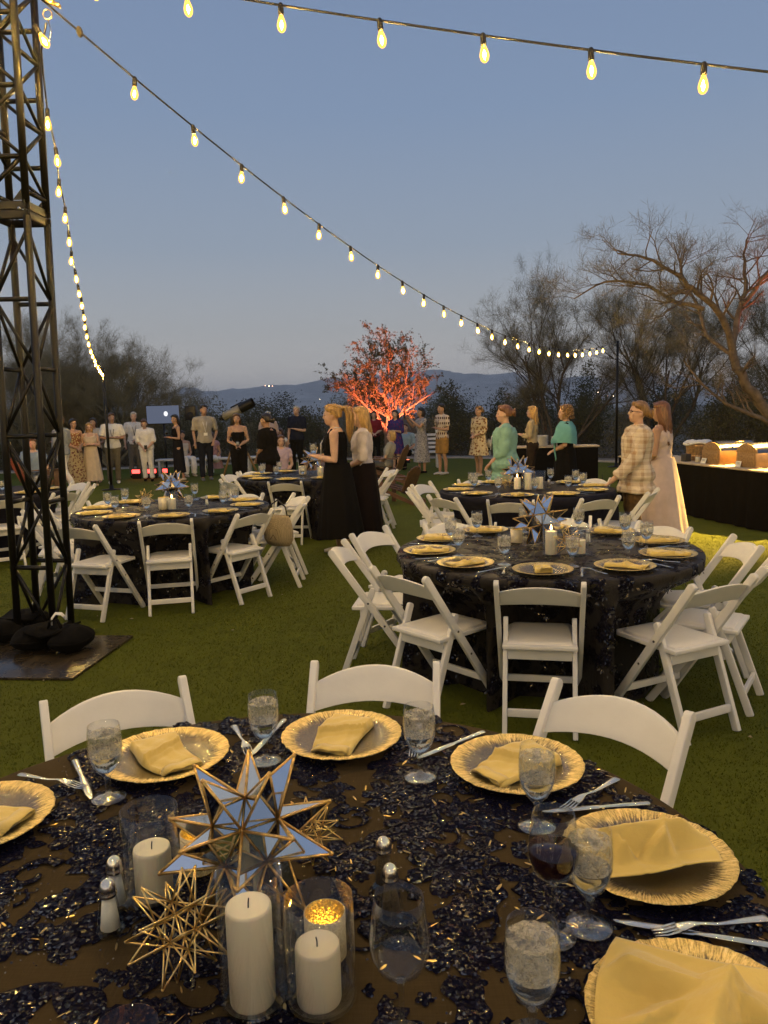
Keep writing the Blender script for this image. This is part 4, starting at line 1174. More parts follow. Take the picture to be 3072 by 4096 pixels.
# ---- seats: words for where each thing stands
TN = {1: 'the close-up table', 2: 'the mid-lawn table', 3: 'the plain navy table', 4: 'the table beside the truss', 5: 'the black dress table', 6: 'the table behind the truss'}
HOURS = {12: 'twelve', 1: 'one', 2: 'two', 3: 'three', 4: 'four', 5: 'five', 6: 'six', 7: 'seven', 8: 'eight', 9: 'nine', 10: 'ten', 11: 'eleven'}
used_h = {}
def hour(t_, ang):
    h = int(round((90 - ang) / 30)) % 12 or 12
    return HOURS[h] + " o'clock"
def setting(t_, c, ang, r=.715, nk=0, nrot=None, goblet=True, cutlery=True, px=None, gx=None, place=None):
    a = radians(ang); w = place or ('at ' + hour(t_, ang) + ' of ' + TN[t_])
    x, y = px if px else (c[0] + r * cos(a), c[1] + r * sin(a))
    rz = a + pi / 2
    o = obj('charger_plate', CHARGER, None, (x, y, TZ + .006), (0, 0, R.uniform(0, 6)), .955)
    tag(o, 'gold-rimmed charger plate ' + w, 'plate', 'gold-rimmed charger plates')
    if nk is not None:
        me = NAPKIN[nk] if isinstance(nk, int) else nk
        o = obj('napkin', me, None, (x, y, TZ + .012), (0, 0, radians(nrot) if nrot is not None else rz + R.uniform(-.5, .5)))
        if isinstance(nk, int): o.scale = (1, 1, .85)
        kind = 'gold napkin ' if isinstance(nk, int) else 'opened gold napkin heaped '
        tag(o, kind + 'on the plate ' + w, 'napkin', 'gold napkins')
    if goblet:
        if gx: gx_, gy_ = gx
        else:
            g = radians(ang + 15); gx_, gy_ = c[0] + .585 * cos(g), c[1] + .585 * sin(g)
        o = thing('water_goblet', 'iced water goblet by the plate ' + w, 'glass', (gx_, gy_, TZ + .005), R.uniform(0, 6), 'goblets of iced water', .95)
        parts_of(o, GOBLET)
    if cutlery:
        px_, py_ = -sin(a), cos(a)
        for me, s, nm in ((KNIFE, 1, 'knife'), (FORK, -1, 'fork')):
            d = .198
            o = obj(nm, me, None, (x + px_ * d * s, y + py_ * d * s, TZ + .0065), (0, 0, rz + R.uniform(-.12, .12)))
            tag(o, 'steel %s beside the plate %s' % (nm, w), nm, 'table cutlery')

# near table (seats and glasses as they stand)
N4 = draped_napkin(3, .118, .072, .048, [(-.75, .05, 1, .08, 1.7, 1.0, 1.0), (.15, -.5, .25, .97, 1.1, 1.05, .42), (-.45, -.4, -.2, .98, 1.0, .8, .3)])
N5 = draped_napkin(8, .135, .112, .055, [(-.75, .25, .97, -.22, 1.5, .7, .6), (.1, -.9, .12, .99, 1.5, 1.1, .55), (.72, -.7, .25, .97, 1.3, .8, .35), (-.5, -.7, .6, .8, 1.0, .5, .3)])
setting(1, T1, 118, nk=0, nrot=38, px=(-.567, 1.842), gx=(-.645, 1.655))
setting(1, T1, 82, nk=0, nrot=-14, px=(-.128, 1.932), gx=(-.312, 1.821))
setting(1, T1, 45, nk=0, nrot=-52, px=(.300, 1.740), gx=(.068, 1.714))
setting(1, T1, 11, nk=N4, nrot=8, px=(.478, 1.353), gx=(.297, 1.485))
setting(1, T1, -18, nk=N5, nrot=-25, px=(.420, .958), gx=(.321, 1.174))
setting(1, T1, 154, nk=0, nrot=78, px=(-.895, 1.555), goblet=False)
def goblet(loc, label):
    return parts_of(thing('water_goblet', label, 'glass', loc, R.uniform(0, 6), 'goblets of iced water', .95), GOBLET)
goblet((.182, .944, TZ + .005), 'large iced water goblet cut off by the bottom edge beside the opened napkin')
parts_of(thing('wine_glass', 'stemmed glass of dark red wine between two water goblets', 'glass', (.257, 1.153, TZ + .005), 0, 'wine glasses'), WINE)
parts_of(thing('wine_glass', 'empty tulip wine glass beside the short candle', 'glass', (.005, .950, TZ + .005), 0, 'wine glasses'), WINE_EMPTY)
b = MB(); b.lathe([(.0005, 0), (.030, 0), (.034, .006), (.040, .110), (.0385, .110), (.0325, .010), (.0005, .008)], 36)
o = b.build('tumbler', M_PINKGLASS); o.location = (-.338, .862, TZ + .005); tag(o, 'pink tinted tumbler rim cut off by the bottom edge', 'glass')
def shaker(kind, loc, label, rz=0):
    return parts_of(thing(kind + '_shaker', label, 'shaker', loc, rz, 'glass table shakers'), SALT if kind == 'salt' else PEPPER)
shaker('salt', (-.480, 1.195, TZ + .005), 'faceted glass salt shaker with steel cap in front of its twin', .3)
shaker('salt', (-.492, 1.262, TZ + .005), 'faceted glass shaker half hidden behind the white salt shaker', .1)
shaker('pepper', (-.007, 1.216, TZ + .005), 'nearer of two pepper shakers beside the mirrored star')
shaker('pepper', (-.018, 1.300, TZ + .005), 'rear one of two pepper shakers beside the mirrored star', .4)
def jar(loc, r, h, label):
    o = obj('glass_cylinder', cylinder_mesh(r, h), None, loc); return tag(o, label, 'candle holder', 'clear glass candle cylinders')
def votive(loc, label, s=1.0):
    return parts_of(thing('votive_holder', label, 'candle holder', loc, R.uniform(0, 6), 'glowing votive holders', s), VOTIVE)
candle('short ivory pillar candle in the glass left of the mirrored star', (-.434, 1.292, TZ + .009), .033, .090)
jar((-.436, 1.296, TZ + .005), .049, .165, 'clear glass cylinder around the candle left of the star')
candle('tall ivory pillar candle standing in front of the mirrored star', (-.213, 1.032, TZ + .009), .0335, .150)
jar((-.211, 1.036, TZ + .005), .047, .205, 'tallest clear glass cylinder around the tall candle')
candle('short ivory pillar candle next to the tall one in front', (-.115, 1.029, TZ + .009), .033, .088)
jar((-.112, 1.036, TZ + .005), .050, .160, 'clear glass cylinder around the short front candle')
votive((-.372, 1.372, TZ + .005), 'glowing gold votive holder behind the left candle')
votive((-.112, 1.125, TZ + .005), 'glowing gold votive holder behind the short front candle')
star('mirrored star with brass edges lying among the candles close up', (-.250, 1.245, TZ + .004), .62, .86)
wire_star('open gold wire star in front of the salt shaker and candles', (-.330, 1.085, TZ + .005), .2, 1.0)
wire_star('gold wire star peeping out behind the close-up mirrored star', (-.160, 1.380, TZ + .005), 1.2, .75)

# the other tables
for i, (ang, nk, rot) in enumerate([(-103, 2, 0), (-139, 1, -62), (-67, 1, 60), (-175, 1, 95), (149, 3, 75), (113, 3, 80), (77, 1, 70), (41, 3, 60), (5, 3, 86), (-31, 3, 80)]):
    setting(2, T2, ang, nk=nk, nrot=rot)
for ang, nk, rot in [(-107, 2, 20), (-143, 1, -70), (-71, 1, 75), (-179, 3, 90), (145, 3, 80), (109, 3, 85), (37, 3, 80), (1, 3, 86), (-35, 1, 80)]:
    setting(3, T3, ang, nk=nk, nrot=rot)
for ang, nk, rot in [(-76, 1, 80), (-112, 1, 95), (-148, 3, 95), (176, 3, 85), (-40, 1, 75), (-4, 3, 95), (32, 3, 88), (68, 3, 85), (140, 3, 80)]:
    setting(4, T4, ang, nk=nk, nrot=rot)
for ang, nk, rot in [(-100, 3, 85), (-136, 3, 88), (-172, 3, 85), (152, 3, 85), (116, 3, 80), (-64, 2, 80)]:
    setting(5, T5, ang, nk=nk, nrot=rot, cutlery=False)
for ang, nk, rot in [(-60, 3, 85), (-24, 3, 80), (12, 3, 85)]:
    setting(6, T6, ang, nk=nk, nrot=rot, cutlery=False)
star('mirrored star on the mid-lawn sequinned table', (.97, 4.74, TZ + .004), 1.1, 1.0)
votive((.84, 4.84, TZ + .005), 'glowing yellow votive left of the star on the mid-lawn table', 1.15)
candle('lit pillar candle beside the star on the mid-lawn table', (.965, 4.40, TZ + .009), .034, .135, True)
jar((.967, 4.403, TZ + .005), .05, .20, 'glass cylinder around the lit candle on the mid-lawn table')
candle('stubby pillar candle behind the wire star on the mid-lawn table', (1.13, 4.40, TZ + .009), .034, .08)
jar((1.132, 4.402, TZ + .005), .05, .18, 'glass cylinder around the stubby candle on the mid-lawn table')
wire_star('gold wire star leaning on candles of the mid-lawn table', (1.045, 4.33, TZ + .005), .6, 1.0)
shaker('salt', (1.27, 4.74, TZ + .005), 'glass shaker right of the star on the mid-lawn table')
star('mirrored star on the plain navy table', (1.47, 8.33, TZ + .004), .4, 1.05)
candle('lit short pillar candle on the plain navy table', (1.40, 8.00, TZ + .009), .036, .12, True)
candle('tall pillar candle in the middle of the plain navy table', (1.50, 7.93, TZ + .009), .036, .17)
jar((1.502, 7.932, TZ + .005), .055, .21, 'glass cylinder around the tall candle on the navy table')
candle('third pillar candle of the row on the plain navy table', (1.63, 7.98, TZ + .009), .036, .12)
jar((1.632, 7.982, TZ + .005), .055, .19, 'glass cylinder around the third candle on the navy table')
wire_star('gold wire star on the plain navy table', (1.29, 8.10, TZ + .005), .3, 1.1)
shaker('pepper', (1.74, 8.05, TZ + .005), 'dark glass shaker behind candles of the plain navy table')
star('mirrored star lit by candles on the table beside the truss', (-2.03, 7.36, TZ + .05), .8, .95)
votive((-2.05, 7.13, TZ + .005), 'bright glowing votive under the star beside the truss', 1.5)
candle('lit candle in front of the star on the table beside the truss', (-1.96, 7.08, TZ + .009), .036, .10, True)
jar((-1.96, 7.08, TZ + .005), .055, .17, 'glass cylinder around the lit candle beside the truss')
wire_star('gold wire star on the table beside the truss', (-2.25, 7.22, TZ + .005), 1.0, 1.1)
shaker('salt', (-1.70, 7.35, TZ + .005), 'bell-shaped glass shaker on the table beside the truss')
star('mirrored star on the table behind the woman in black', (-.98, 10.75, TZ + .06), 1.5, 1.0)
candle('lit candle on the table behind the woman in black', (-.84, 10.35, TZ + .009), .04, .12, True)
jar((-.84, 10.35, TZ + .005), .058, .18, 'glass cylinder around the candle behind the woman in black')
votive((-1.12, 10.75, TZ + .005), 'squat gold votive on the table behind the woman in black', 1.6)


for _k, _c in ((1, T1), (2, T2), (3, T3), (4, T4), (5, T5), (6, T6)):
    for ang, r, tilt, lab in SEATS[_k]: chair(_c[0], _c[1], ang, r, lab, tilt)
# ---------------------------------------------------------------- the truss tower
truss = thing('truss_tower', 'tall black box truss tower carrying the light strings, standing on a plate', 'truss', (-2.573, 5.634, 0), radians(-5.05))
truss.rotation_euler = (0, 0.0232, radians(-5.05))
TS = .135
CH = [(-TS, -TS), (TS, -TS), (TS, TS), (-TS, TS)]
def truss_section(z0, z1, first_up):
    for i, (x, y) in enumerate(CH):
        b = MB(); b.tube([(x, y, z0), (x, y, z1)], .0255, 14); b.build('chord', M_BLACKMETAL, truss)
    nb = 3
    h = (z1 - z0 - .16) / nb
    for i in range(4):
        (x0, y0), (x1, y1) = CH[i], CH[(i + 1) % 4]
        up = first_up ^ (i % 2)
        for k in range(nb):
            za, zb = z0 + .08 + h * k, z0 + .08 + h * (k + 1)
            zm = (za + zb) / 2
            # a zigzag of two diagonals in each bay
            for (p, q) in (((x0, y0, za), (x1, y1, zm)), ((x1, y1, zm), (x0, y0, zb))) if up else (((x1, y1, za), (x0, y0, zm)), ((x0, y0, zm), (x1, y1, zb))):
                p, q = V(p), V(q); d = (q - p).normalized()
                b = MB(); b.tube([p + d * .02, q - d * .02], .0125, 8); b.build('diagonal', M_BLACKMETAL, truss)
            b = MB(); zz = zm if i % 2 == 0 else za
            b.tube([(x0, y0, zz), (x1, y1, zz)], .0165, 10); b.build('crossbar', M_BLACKMETAL, truss)
truss_section(.012, 3.02, 0); truss_section(3.10, 4.62, 1)
for z in (.020, 3.03, 3.09, 4.61):
    b = MB()
    for i in range(4):
        (x0, y0), (x1, y1) = CH[i], CH[(i + 1) % 4]
        d = V((x1 - x0, y1 - y0, 0)).normalized()
        b.box(((x0 + x1) / 2, (y0 + y1) / 2, z), (abs(x1 - x0) + .055 if abs(x1 - x0) > .01 else .012, abs(y1 - y0) + .055 if abs(y1 - y0) > .01 else .012, .055))
    b.build('end_frame', M_BLACKMETAL, truss, bevel=.003)
for (x, y) in CH:   # gussets and bolts at the joint
    b = MB(); b.add([(x, y * 1.07, 3.12), (x - .09 * (1 if x > 0 else -1), y * 1.07, 3.12), (x, y * 1.07, 3.22), (x, y * 1.05, 3.12), (x - .09 * (1 if x > 0 else -1), y * 1.05, 3.12), (x, y * 1.05, 3.22)], [(0, 1, 2), (5, 4, 3), (0, 3, 4, 1), (1, 4, 5, 2), (2, 5, 3, 0)])
    b.build('gusset', M_BLACKMETAL, truss, smooth=False)
    b = MB(); b.tube([(x * .75, y * 1.12, 3.06), (x * .75, y * 1.28, 3.06)], .012, 6); b.build('bolt', M_STEEL, truss)
# base plate and sandbags
def plate_mat():
    t = NT('base_plate_paint'); co = t.co()
    sc = t.noise(t.co('Object', (30, 4, 4)), 1.0, 6, 0.7).outputs['Fac']; bl = t.noise(co, 5, 5, 0.6).outputs['Fac']
    c = t.mix(t.ramp(sc, [(0.5, 0.0), (0.75, 0.55)]), t.ramp(bl, [(0.35, (0.035, 0.027, 0.018)), (0.7, (0.085, 0.062, 0.034))]), (0.20, 0.16, 0.10))
    return t.end(t.pbr(c, t.ramp(bl, [(0.3, 0.16), (0.7, 0.38)]), 0.55, 0.6, t.bump(sc, 0.12, 0.003)))
M_PLATE = plate_mat()
b = MB(); b.box((0, 0, .010), (.96, .92, .018)); o = b.build('base_plate', M_PLATE, None, bevel=.002); o.location = (-2.415, 5.16, 0.0005); o.rotation_euler = (0, 0, radians(-5.5))
tag(o, 'scuffed square steel base plate under the truss, on the lawn', 'plate')
def sandbag(label, loc, rz, s, strap=True):
    o = thing('sandbag', label, 'sandbag', loc, rz, 'black sandbags on the truss base')
    for sx in (-1, 1):
        b = MB(); b.ell((sx * .15 * s, 0, .085 * s), (.135 * s, .19 * s, .088 * s), 36, 20)
        b.v = [(x + .014 * mnoise.noise(V((x * 16, y * 16, z * 16))), y + .014 * mnoise.noise(V((y * 14, z * 14, x * 9))), max(z, .002) + .010 * mnoise.noise(V((z * 12, x * 12, y * 12)))) for x, y, z in b.v]
        b.build('lobe', M_BAGCLOTH, o)
    for sx in (-1, 1):
        b = MB(); b.tube([(sx * .15 * s + .136 * s * cos(a), .192 * s * sin(a), .085 * s + .004 * sin(3 * a)) for a in [2 * pi * q / 28 for q in range(29)]], .006, 6); b.build('seam', M_BAGCLOTH, o)
    b = MB(); b.rings([[(x, -.15 * s, z + .03), (x, .15 * s, z + .03), (x, .15 * s, z + .045), (x, -.15 * s, z + .045)] for x, z in ((-.13 * s, .125 * s), (-.05 * s, .10 * s), (0, .09 * s), (.05 * s, .10 * s), (.13 * s, .125 * s))]); b.build('web', M_BAGCLOTH, o)
    if strap:
        b = MB(); b.tube([(-.05, .02, .14 * s), (-.03, .02, .20 * s), (.03, .02, .21 * s), (.06, .02, .14 * s)], .016, 8, flat=.4); b.build('handle', M_BAGCLOTH, o)
    return o
sandbag('black saddle sandbag in front of the truss, nearest the plate corner', (-2.36, 5.28, .02), radians(-12), .98)
sandbag('black saddle sandbag slumped behind the truss foot', (-2.80, 5.66, .02), radians(75), .95, False)
b = MB(); b.tube([(0, 0, 0), (.015, .0, .045), (.05, -.005, .075), (.085, -.01, .06), (.10, -.012, .025)], .017, 8, flat=.35); o = b.build('strap_tag', simple('white_tape', (.75, .73, .68), .6)); o.location = (-2.39, 5.34, .18); o.rotation_euler = (.2, -.25, .4)
tag(o, 'white tape tag looped on the sandbag at the truss foot', 'tag')

# ---------------------------------------------------------------- festoon strings
M_RUBBER = simple('black_rubber', (0.018, 0.016, 0.014), 0.6)
M_FIL = emit('lamp_filament', (1.0, 0.64, 0.165), BULB, 'FRONT')
t = NT('lamp_glass')
_tr = t.n('BsdfTransparent', {'Color': (1.0, 0.97, 0.90)}).outputs[0]
_em = t.n('Emission', {'Color': (1.0, 0.52, 0.05), 'Strength': 3.6}).outputs[0]
M_BULBGLASS = t.end(t.n('MixShader', {'Fac': 0.48, 1: _tr, 2: _em}).outputs[0]); M_BULBGLASS.cycles.emission_sampling = 'NONE'
b = MB(); b.lathe([(.0115, .0), (.013, -.010), (.021, -.030), (.0275, -.054), (.0275, -.068), (.0225, -.086), (.012, -.098), (.0005, -.101)], 16, (0, 0, -.052)); ME_BULB = b.mesh('bulb', M_BULBGLASS)
b = MB(); b.ell((0, 0, -.110), (.0095, .0095, .027), 4, 2); ME_FIL = b.mesh('filament', M_FIL)
b = MB(); b.lathe([(.0005, .012), (.010, .012), (.0165, .002), (.0175, -.045), (.0150, -.056), (.0005, -.056)], 12); ME_SOCK = b.mesh('socket', M_RUBBER)
def festoon(label, pts, bulbs):
    """pts: cable polyline; bulbs: places of the lamps on it"""
    o = thing('light_string', label, 'string lights', pts[0], 0, 'festoon light strings'); P0 = V(pts[0])
    b = MB(); b.tube([V(p) - P0 for p in pts], .0068, 6); b.build('cable', M_RUBBER, o)
    for p in bulbs:
        q = V(p) - P0; rx = (R.uniform(-.10, .10), R.uniform(-.10, .10), R.uniform(0, 6))
        obj('socket', ME_SOCK, o, q, rx)
        k = obj('bulb', ME_BULB, o, q, rx); obj('filament', ME_FIL, k)
    return o
HUB = V((-2.12, 5.45, 4.27))
def para(start, end2, zf, L, first, step, n, lift=.03):
    st = V((start[0], start[1])); d = (V(end2) - st).normalized()
    f = lambda s: (st.x + d.x * s, st.y + d.y * s, zf(s))
    pts = [f(L * k / 60) for k in range(61)]
    return pts, [f(first + step * k) for k in range(n)]
zc = lambda s: 2.72 + .014 * (s - 10.9) ** 2
festoon('long light string swooping from the truss to the far dark pole', *para((-2.2, 5.3), (6.08, 20.0), zc, 16.9, .90, .60, 25))
za = lambda s: 4.52 - .290 * s + .0075 * s * s
festoon('light string crossing the top of the picture from the truss', *para((-2.2, 5.3), (2, 4.45), za, 16.0, .50, .60, 26))
cp = [(-2.16, 5.52, 4.25), (-2.28, 5.70, 4.16), (-2.34, 5.85, 4.07)]
cb = [(-2.51, 6.3, 3.89), (-2.69, 6.86, 3.79), (-2.9, 7.42, 3.7), (-3.08, 7.98, 3.6), (-3.28, 8.54, 3.5), (-3.48, 9.1, 3.41), (-3.67, 9.66, 3.31), (-3.86, 10.22, 3.22), (-4.04, 10.78, 3.15), (-4.24, 11.34, 3.06), (-4.43, 11.9, 2.99), (-4.62, 12.46, 2.91), (-4.81, 13.02, 2.84), (-5.0, 13.58, 2.77), (-5.18, 14.14, 2.73), (-5.35, 14.7, 2.69), (-5.53, 15.26, 2.66), (-5.7, 15.82, 2.64), (-5.86, 16.38, 2.61), (-6.04, 16.94, 2.6), (-6.22, 17.5, 2.58)]
cb = [(x, y, z + .11) for x, y, z in cb]
festoon('steep light string running from the truss back over the crowd', cp + cb, cb)
def span(a, b_, sag, step=.61):
    a, b_ = V(a), V(b_); L = (b_ - a).length; n = int(L / step)
    f = lambda u: a.lerp(b_, u) - V((0, 0, 4 * sag * u * (1 - u)))
    return [f(k / 40) for k in range(41)], [f((k + .6) * step / L) for k in range(n)]
# the other strings of the same rig, over and behind the camera, to poles round the lawn
HUB2 = V((-2.45, 5.55, 4.85))
festoon('light string from the truss over the camera to the rear pole', *span(HUB2, (1.4, -9.0, 3.2), .75))
festoon('light string from the truss to the pole at the rear left', *span(HUB2, (-9.5, -6.0, 3.2), .8))
festoon('light string from the truss to the pole far left', *span(HUB2, (-14.5, 7.0, 3.2), .7))
festoon('light string from the truss to the pole at the rear right', *span(HUB2, (9.5, -5.5, 3.2), .8))
def pole(x, y, h, label):
    o = thing('pole', label, 'pole', (x, y, 0), 0, 'dark poles holding the light strings')
    b = MB(); b.tube([(0, 0, 0), (0, 0, h)], .032, 12); b.build('shaft', M_BLACKMETAL, o)
    b = MB(); b.lathe([(.0005, 0), (.22, 0), (.22, .012), (.05, .02), (.045, .10), (.0005, .10)], 20); b.build('foot', M_BLACKMETAL, o)
    b = MB(); b.tube([(-.05, 0, h - .06), (.05, 0, h - .06)], .008, 8); b.build('hook', M_STEEL, o)
pole(6.08, 20.0, 3.22, 'dark pole at the far right end of the swooping light string')
pole(-6.22, 17.55, 2.75, 'thin dark pole among the crowd under the steep light string')
for x, y, w in ((1.4, -9, 'behind the camera'), (-9.5, -6, 'at the rear left'), (-14.5, 7, 'far left of the lawn'), (9.5, -5.5, 'at the rear right'), (13.4, 2.1, 'off to the right')):
    pole(x, y, 3.3, 'dark light-string pole ' + w)
# clamp, ring and loose bulb at the truss head
o = thing('rigging_clamp', 'brass rigging clamp with ring and hook at the truss head', 'clamp', HUB)
b = MB(); b.box((-.02, -.02, .10), (.16, .03, .035), Matrix.Rotation(.5, 3, 'Y')); b.box((.03, .0, .07), (.12, .035, .02), Matrix.Rotation(.35, 3, 'Y')); b.build('jaw', M_GOLDWIRE, o, bevel=.003)
b = MB(); b.tube([(.03 * cos(a * pi / 8), 0, .03 * sin(a * pi / 8)) for a in range(17)], .004, 6); b.build('ring', M_GOLDWIRE, o)
b = MB(); b.tube([(0, 0, -.03), (.015, 0, -.10), (.0, 0, -.16), (-.03, 0, -.17), (-.04, 0, -.14)], .004, 6); b.build('hook', M_STEEL, o)
o = thing('lamp', 'single loose lamp hanging against the truss head', 'lamp', (-2.17, 5.36, 4.16)); obj('socket', ME_SOCK, o, (0, 0, 0), (0, -.5, 0)); k = obj('bulb', ME_BULB, o, (0, 0, 0), (0, -.5, 0)); obj('filament', ME_FIL, k)
b = MB(); b.ell((-2.2 + .491 * .42, 5.3 + .871 * .42, zc(.42)), (.022, .022, .035), 10, 8, Matrix.Rotation(.6, 3, 'X')); tag(b.build('cable_plug', M_RUBBER), 'black cable plug on the swooping string near the truss', 'plug')

# ---------------------------------------------------------------- buffet
M_SKIRT = simple('black_table_skirt', (0.006, 0.005, 0.0045), 0.9, spec=0.05, var=0.3, bump=0.15, bscale=12)
M_BUFTOP = simple('buffet_linen', (0.50, 0.40, 0.28), 0.7, var=0.25, vscale=10)
M_WOOD = NT('warm_wood')
_g = M_WOOD.noise(M_WOOD.co('Object', (40, 3, 40)), 1.0, 4, 0.6).outputs['Fac']
M_WOOD = M_WOOD.end(M_WOOD.pbr(M_WOOD.ramp(_g, [(0.3, (0.20, 0.115, 0.045)), (0.7, (0.38, 0.235, 0.10))]), 0.4, 0, 0.4, M_WOOD.bump(_g, 0.15, 0.003)))
M_COPPER = simple('brushed_copper', (0.66, 0.40, 0.20), 0.33, 0.85, var=0.15)
M_LIDSTEEL = simple('brushed_lid_steel', (0.20, 0.20, 0.21), 0.2, 1.0, var=0.1)
BA, BB = V((3.98, 12.95, 0)), V((4.70, 9.42, 0)); BD = (BB - BA).normalized(); BN = V((-BD.y, BD.x, 0)); BN = BN if BN.x > 0 else -BN
BL = (BB - BA).length; bang = atan2(BD.y, BD.x)
buf = thing('buffet_table', 'long buffet table with a black floor-length skirt at the right border', 'table', BA, bang)
# local: x along the front edge, y toward the servers' side (BN)
sy = 1 if (Matrix.Rotation(bang, 3, 'Z') @ V((0, 1, 0))).dot(BN) > 0 else -1
b = MB(); n = 90; BWid = .80; per = []
for k in range(n): per.append((BL * k / n, 0))
for k in range(20): per.append((BL, BWid * k / 20))
for k in range(n): per.append((BL - BL * k / n, BWid))
for k in range(20): per.append((0, BWid - BWid * k / 20))
def ring(z, e):
    out = []
    for i, (x, y) in enumerate(per):
        f = e * (.5 + .5 * sin(i * .83 + sin(i * .31))); cx, cy_ = x - BL / 2, y - BWid / 2
        out.append((x + (f if x >= BL else 0) * (1 if cx > 0 else -1), (y + (f * (1 if cy_ > 0 else -1) if y in (0, BWid) else 0)) * sy, z))
    return out
b.rings([ring(.01, .045), ring(.25, .035), ring(.5, .02), ring(.735, .004)], cap=False); b.build('skirt', M_SKIRT, buf)
b = MB(); b.box((BL / 2, sy * BWid / 2, .748), (BL + .03, BWid + .03, .022)); b.build('tabletop', M_BUFTOP, buf, bevel=.004)
def onbuf(u, v): return tuple((BA + BD * u + BN * v + V((0, 0, .760)))[:])
def chafer(label, u, v, rz=0.0, s=1.0):
    o = thing('chafing_dish', label, 'chafing dish', onbuf(u, v), bang + rz, 'roll-top chafing dishes', s)
    w, l, h = .40, .60, .19
    b = MB()      # body: four wooden/copper walls
    b.box((-w / 2 + .01, 0, h / 2), (.02, l, h)); b.box((w / 2 - .01, 0, h / 2), (.02, l, h)); b.build('side_panel', M_COPPER, o, bevel=.002)
    for y in (-l / 2 + .01, l / 2 - .01):
        b = MB(); b.box((0, y, h / 2), (w - .04, .02, h)); b.build('end_panel', M_WOOD, o, bevel=.002)
        b = MB(); b.box((0, y * 1.036, h / 2 - .005), (w - .12, .006, h - .07)); b.build('inset', M_WOOD, o, bevel=.002)
        b = MB(); pol = [(w / 2 * cos(pi * k / 14), h + .115 * sin(pi * k / 14)) for k in range(15)]
        b.prism(pol, 1, y - .011, y + .011); b.build('end_arch', M_WOOD, o, bevel=.002)
    b = MB(); rg = []
    for y in (-l / 2 + .022, l / 2 - .022): rg.append([(w / 2 * 1.0 * cos(pi * k / 18), y, h + .125 * sin(pi * k / 18)) for k in range(19)])
    b.rings(rg, cap=False); b.build('lid', M_LIDSTEEL, o, auto=.6)
    b = MB(); b.tube([(w / 2 - .03, -.06, h + .10), (w / 2 + .01, -.06, h + .115), (w / 2 + .01, .06, h + .115), (w / 2 - .03, .06, h + .10)], .008, 8); b.build('handle', M_GOLDWIRE, o)
    for x in (-w / 2 + .03, w / 2 - .03):
        for y in (-l / 2 + .03, l / 2 - .03):
            b = MB(); b.tube([(x, y, -.0), (x, y, .012)], .012, 8); b.build('foot', M_STEEL, o)
    return o
chafer('roll-top chafing dish with wooden end, further one on the buffet', BL - 1.30, .44)
chafer('roll-top chafing dish glowing orange, nearer one on the buffet', BL - .58, .46)
def sign(u, v, label, txt):
    o = thing('menu_card', label, 'sign', onbuf(u, v), bang, 'menu cards on the buffet')
    b = MB(); b.add([(-.055, 0, 0), (.055, 0, 0), (.055, .022 * sy, .075), (-.055, .022 * sy, .075), (-.055, .004 * sy, -.0), (.055, .004 * sy, -.0), (.055, .026 * sy, .075), (-.055, .026 * sy, .075)], [(0, 1, 2, 3), (7, 6, 5, 4), (0, 4, 5, 1), (3, 2, 6, 7)]); b.build('card', M_CARD, o, smooth=False)
    for k, (wd, zz) in enumerate(((.07, .050), (.05, .034))):
        b = MB(); rn = random.Random(k + 9); x = -wd / 2
        while x < wd / 2:
            l = rn.uniform(.004, .009); b.add([(x, .2935 * sy * zz - .0012 * sy, zz), (x + l, .2935 * sy * zz - .0012 * sy, zz), (x + l, .2935 * sy * (zz + .008) - .0012 * sy, zz + .008), (x, .2935 * sy * (zz + .008) - .0012 * sy, zz + .008)], [(0, 1, 2, 3)]); x += l + .003
        b.build('lettering', M_WICK, o, smooth=False)
sign(BL - 1.42, .10, 'white menu card before the further chafing dish', 'a'); sign(BL - .70, .12, 'white menu card before the nearer chafing dish', 'b')
# wooden tub with a cloth over its rim, jar with a candle, tongs
o = thing('wooden_tub', 'round wooden tub with a white cloth on top behind the chafing dishes', 'tub', onbuf(BL - 2.05, .45))
for k in range(20):
    a = 2 * pi * k / 20; w = 2 * pi / 20 * .46
    b = MB(); rg = []
    for z, r in ((0, .145), (.12, .165), (.26, .185)): rg.append([(r * cos(a - w), r * sin(a - w), z), ((r + .004) * cos(a), (r + .004) * sin(a), z), (r * cos(a + w), r * sin(a + w), z), ((r - .014) * cos(a + w), (r - .014) * sin(a + w), z), ((r - .014) * cos(a - w), (r - .014) * sin(a - w), z)])
    b.rings(rg); b.build('stave', M_WOOD, o, smooth=False)
for z, r in ((.06, .158), (.21, .181)):
    b = MB(); b.lathe([(r, z), (r + .004, z + .004), (r + .004, z + .018), (r, z + .022)], 40); b.build('hoop', M_COPPER, o)
b = MB(); b.lathe([(.0005, .285), (.10, .30), (.17, .285), (.205, .262), (.21, .235), (.195, .25), (.0005, .26)], 40, fn=lambda r, z, a: (r * (1 + .06 * sin(5 * a)), z + .018 * sin(3 * a + 1) * r / .2)); b.build('cloth', simple('white_napery', (.72, .70, .66), .8), o)
parts_of(thing('votive_holder', 'small glass candle burning beside the wooden tub on the buffet', 'candle holder', onbuf(BL - 1.72, .22), 0, 'glowing votive holders'), VOTIVE)
b = MB(); b.box((0, 0, .055), (.12, .09, .11)); o = b.build('burner_box', simple('dark_burner', (.03, .027, .025), .5), bevel=.006); o.location = onbuf(BL - 1.92, .16); o.rotation_euler = (0, 0, bang); tag(o, 'small dark burner box in front of the wooden tub', 'burner')
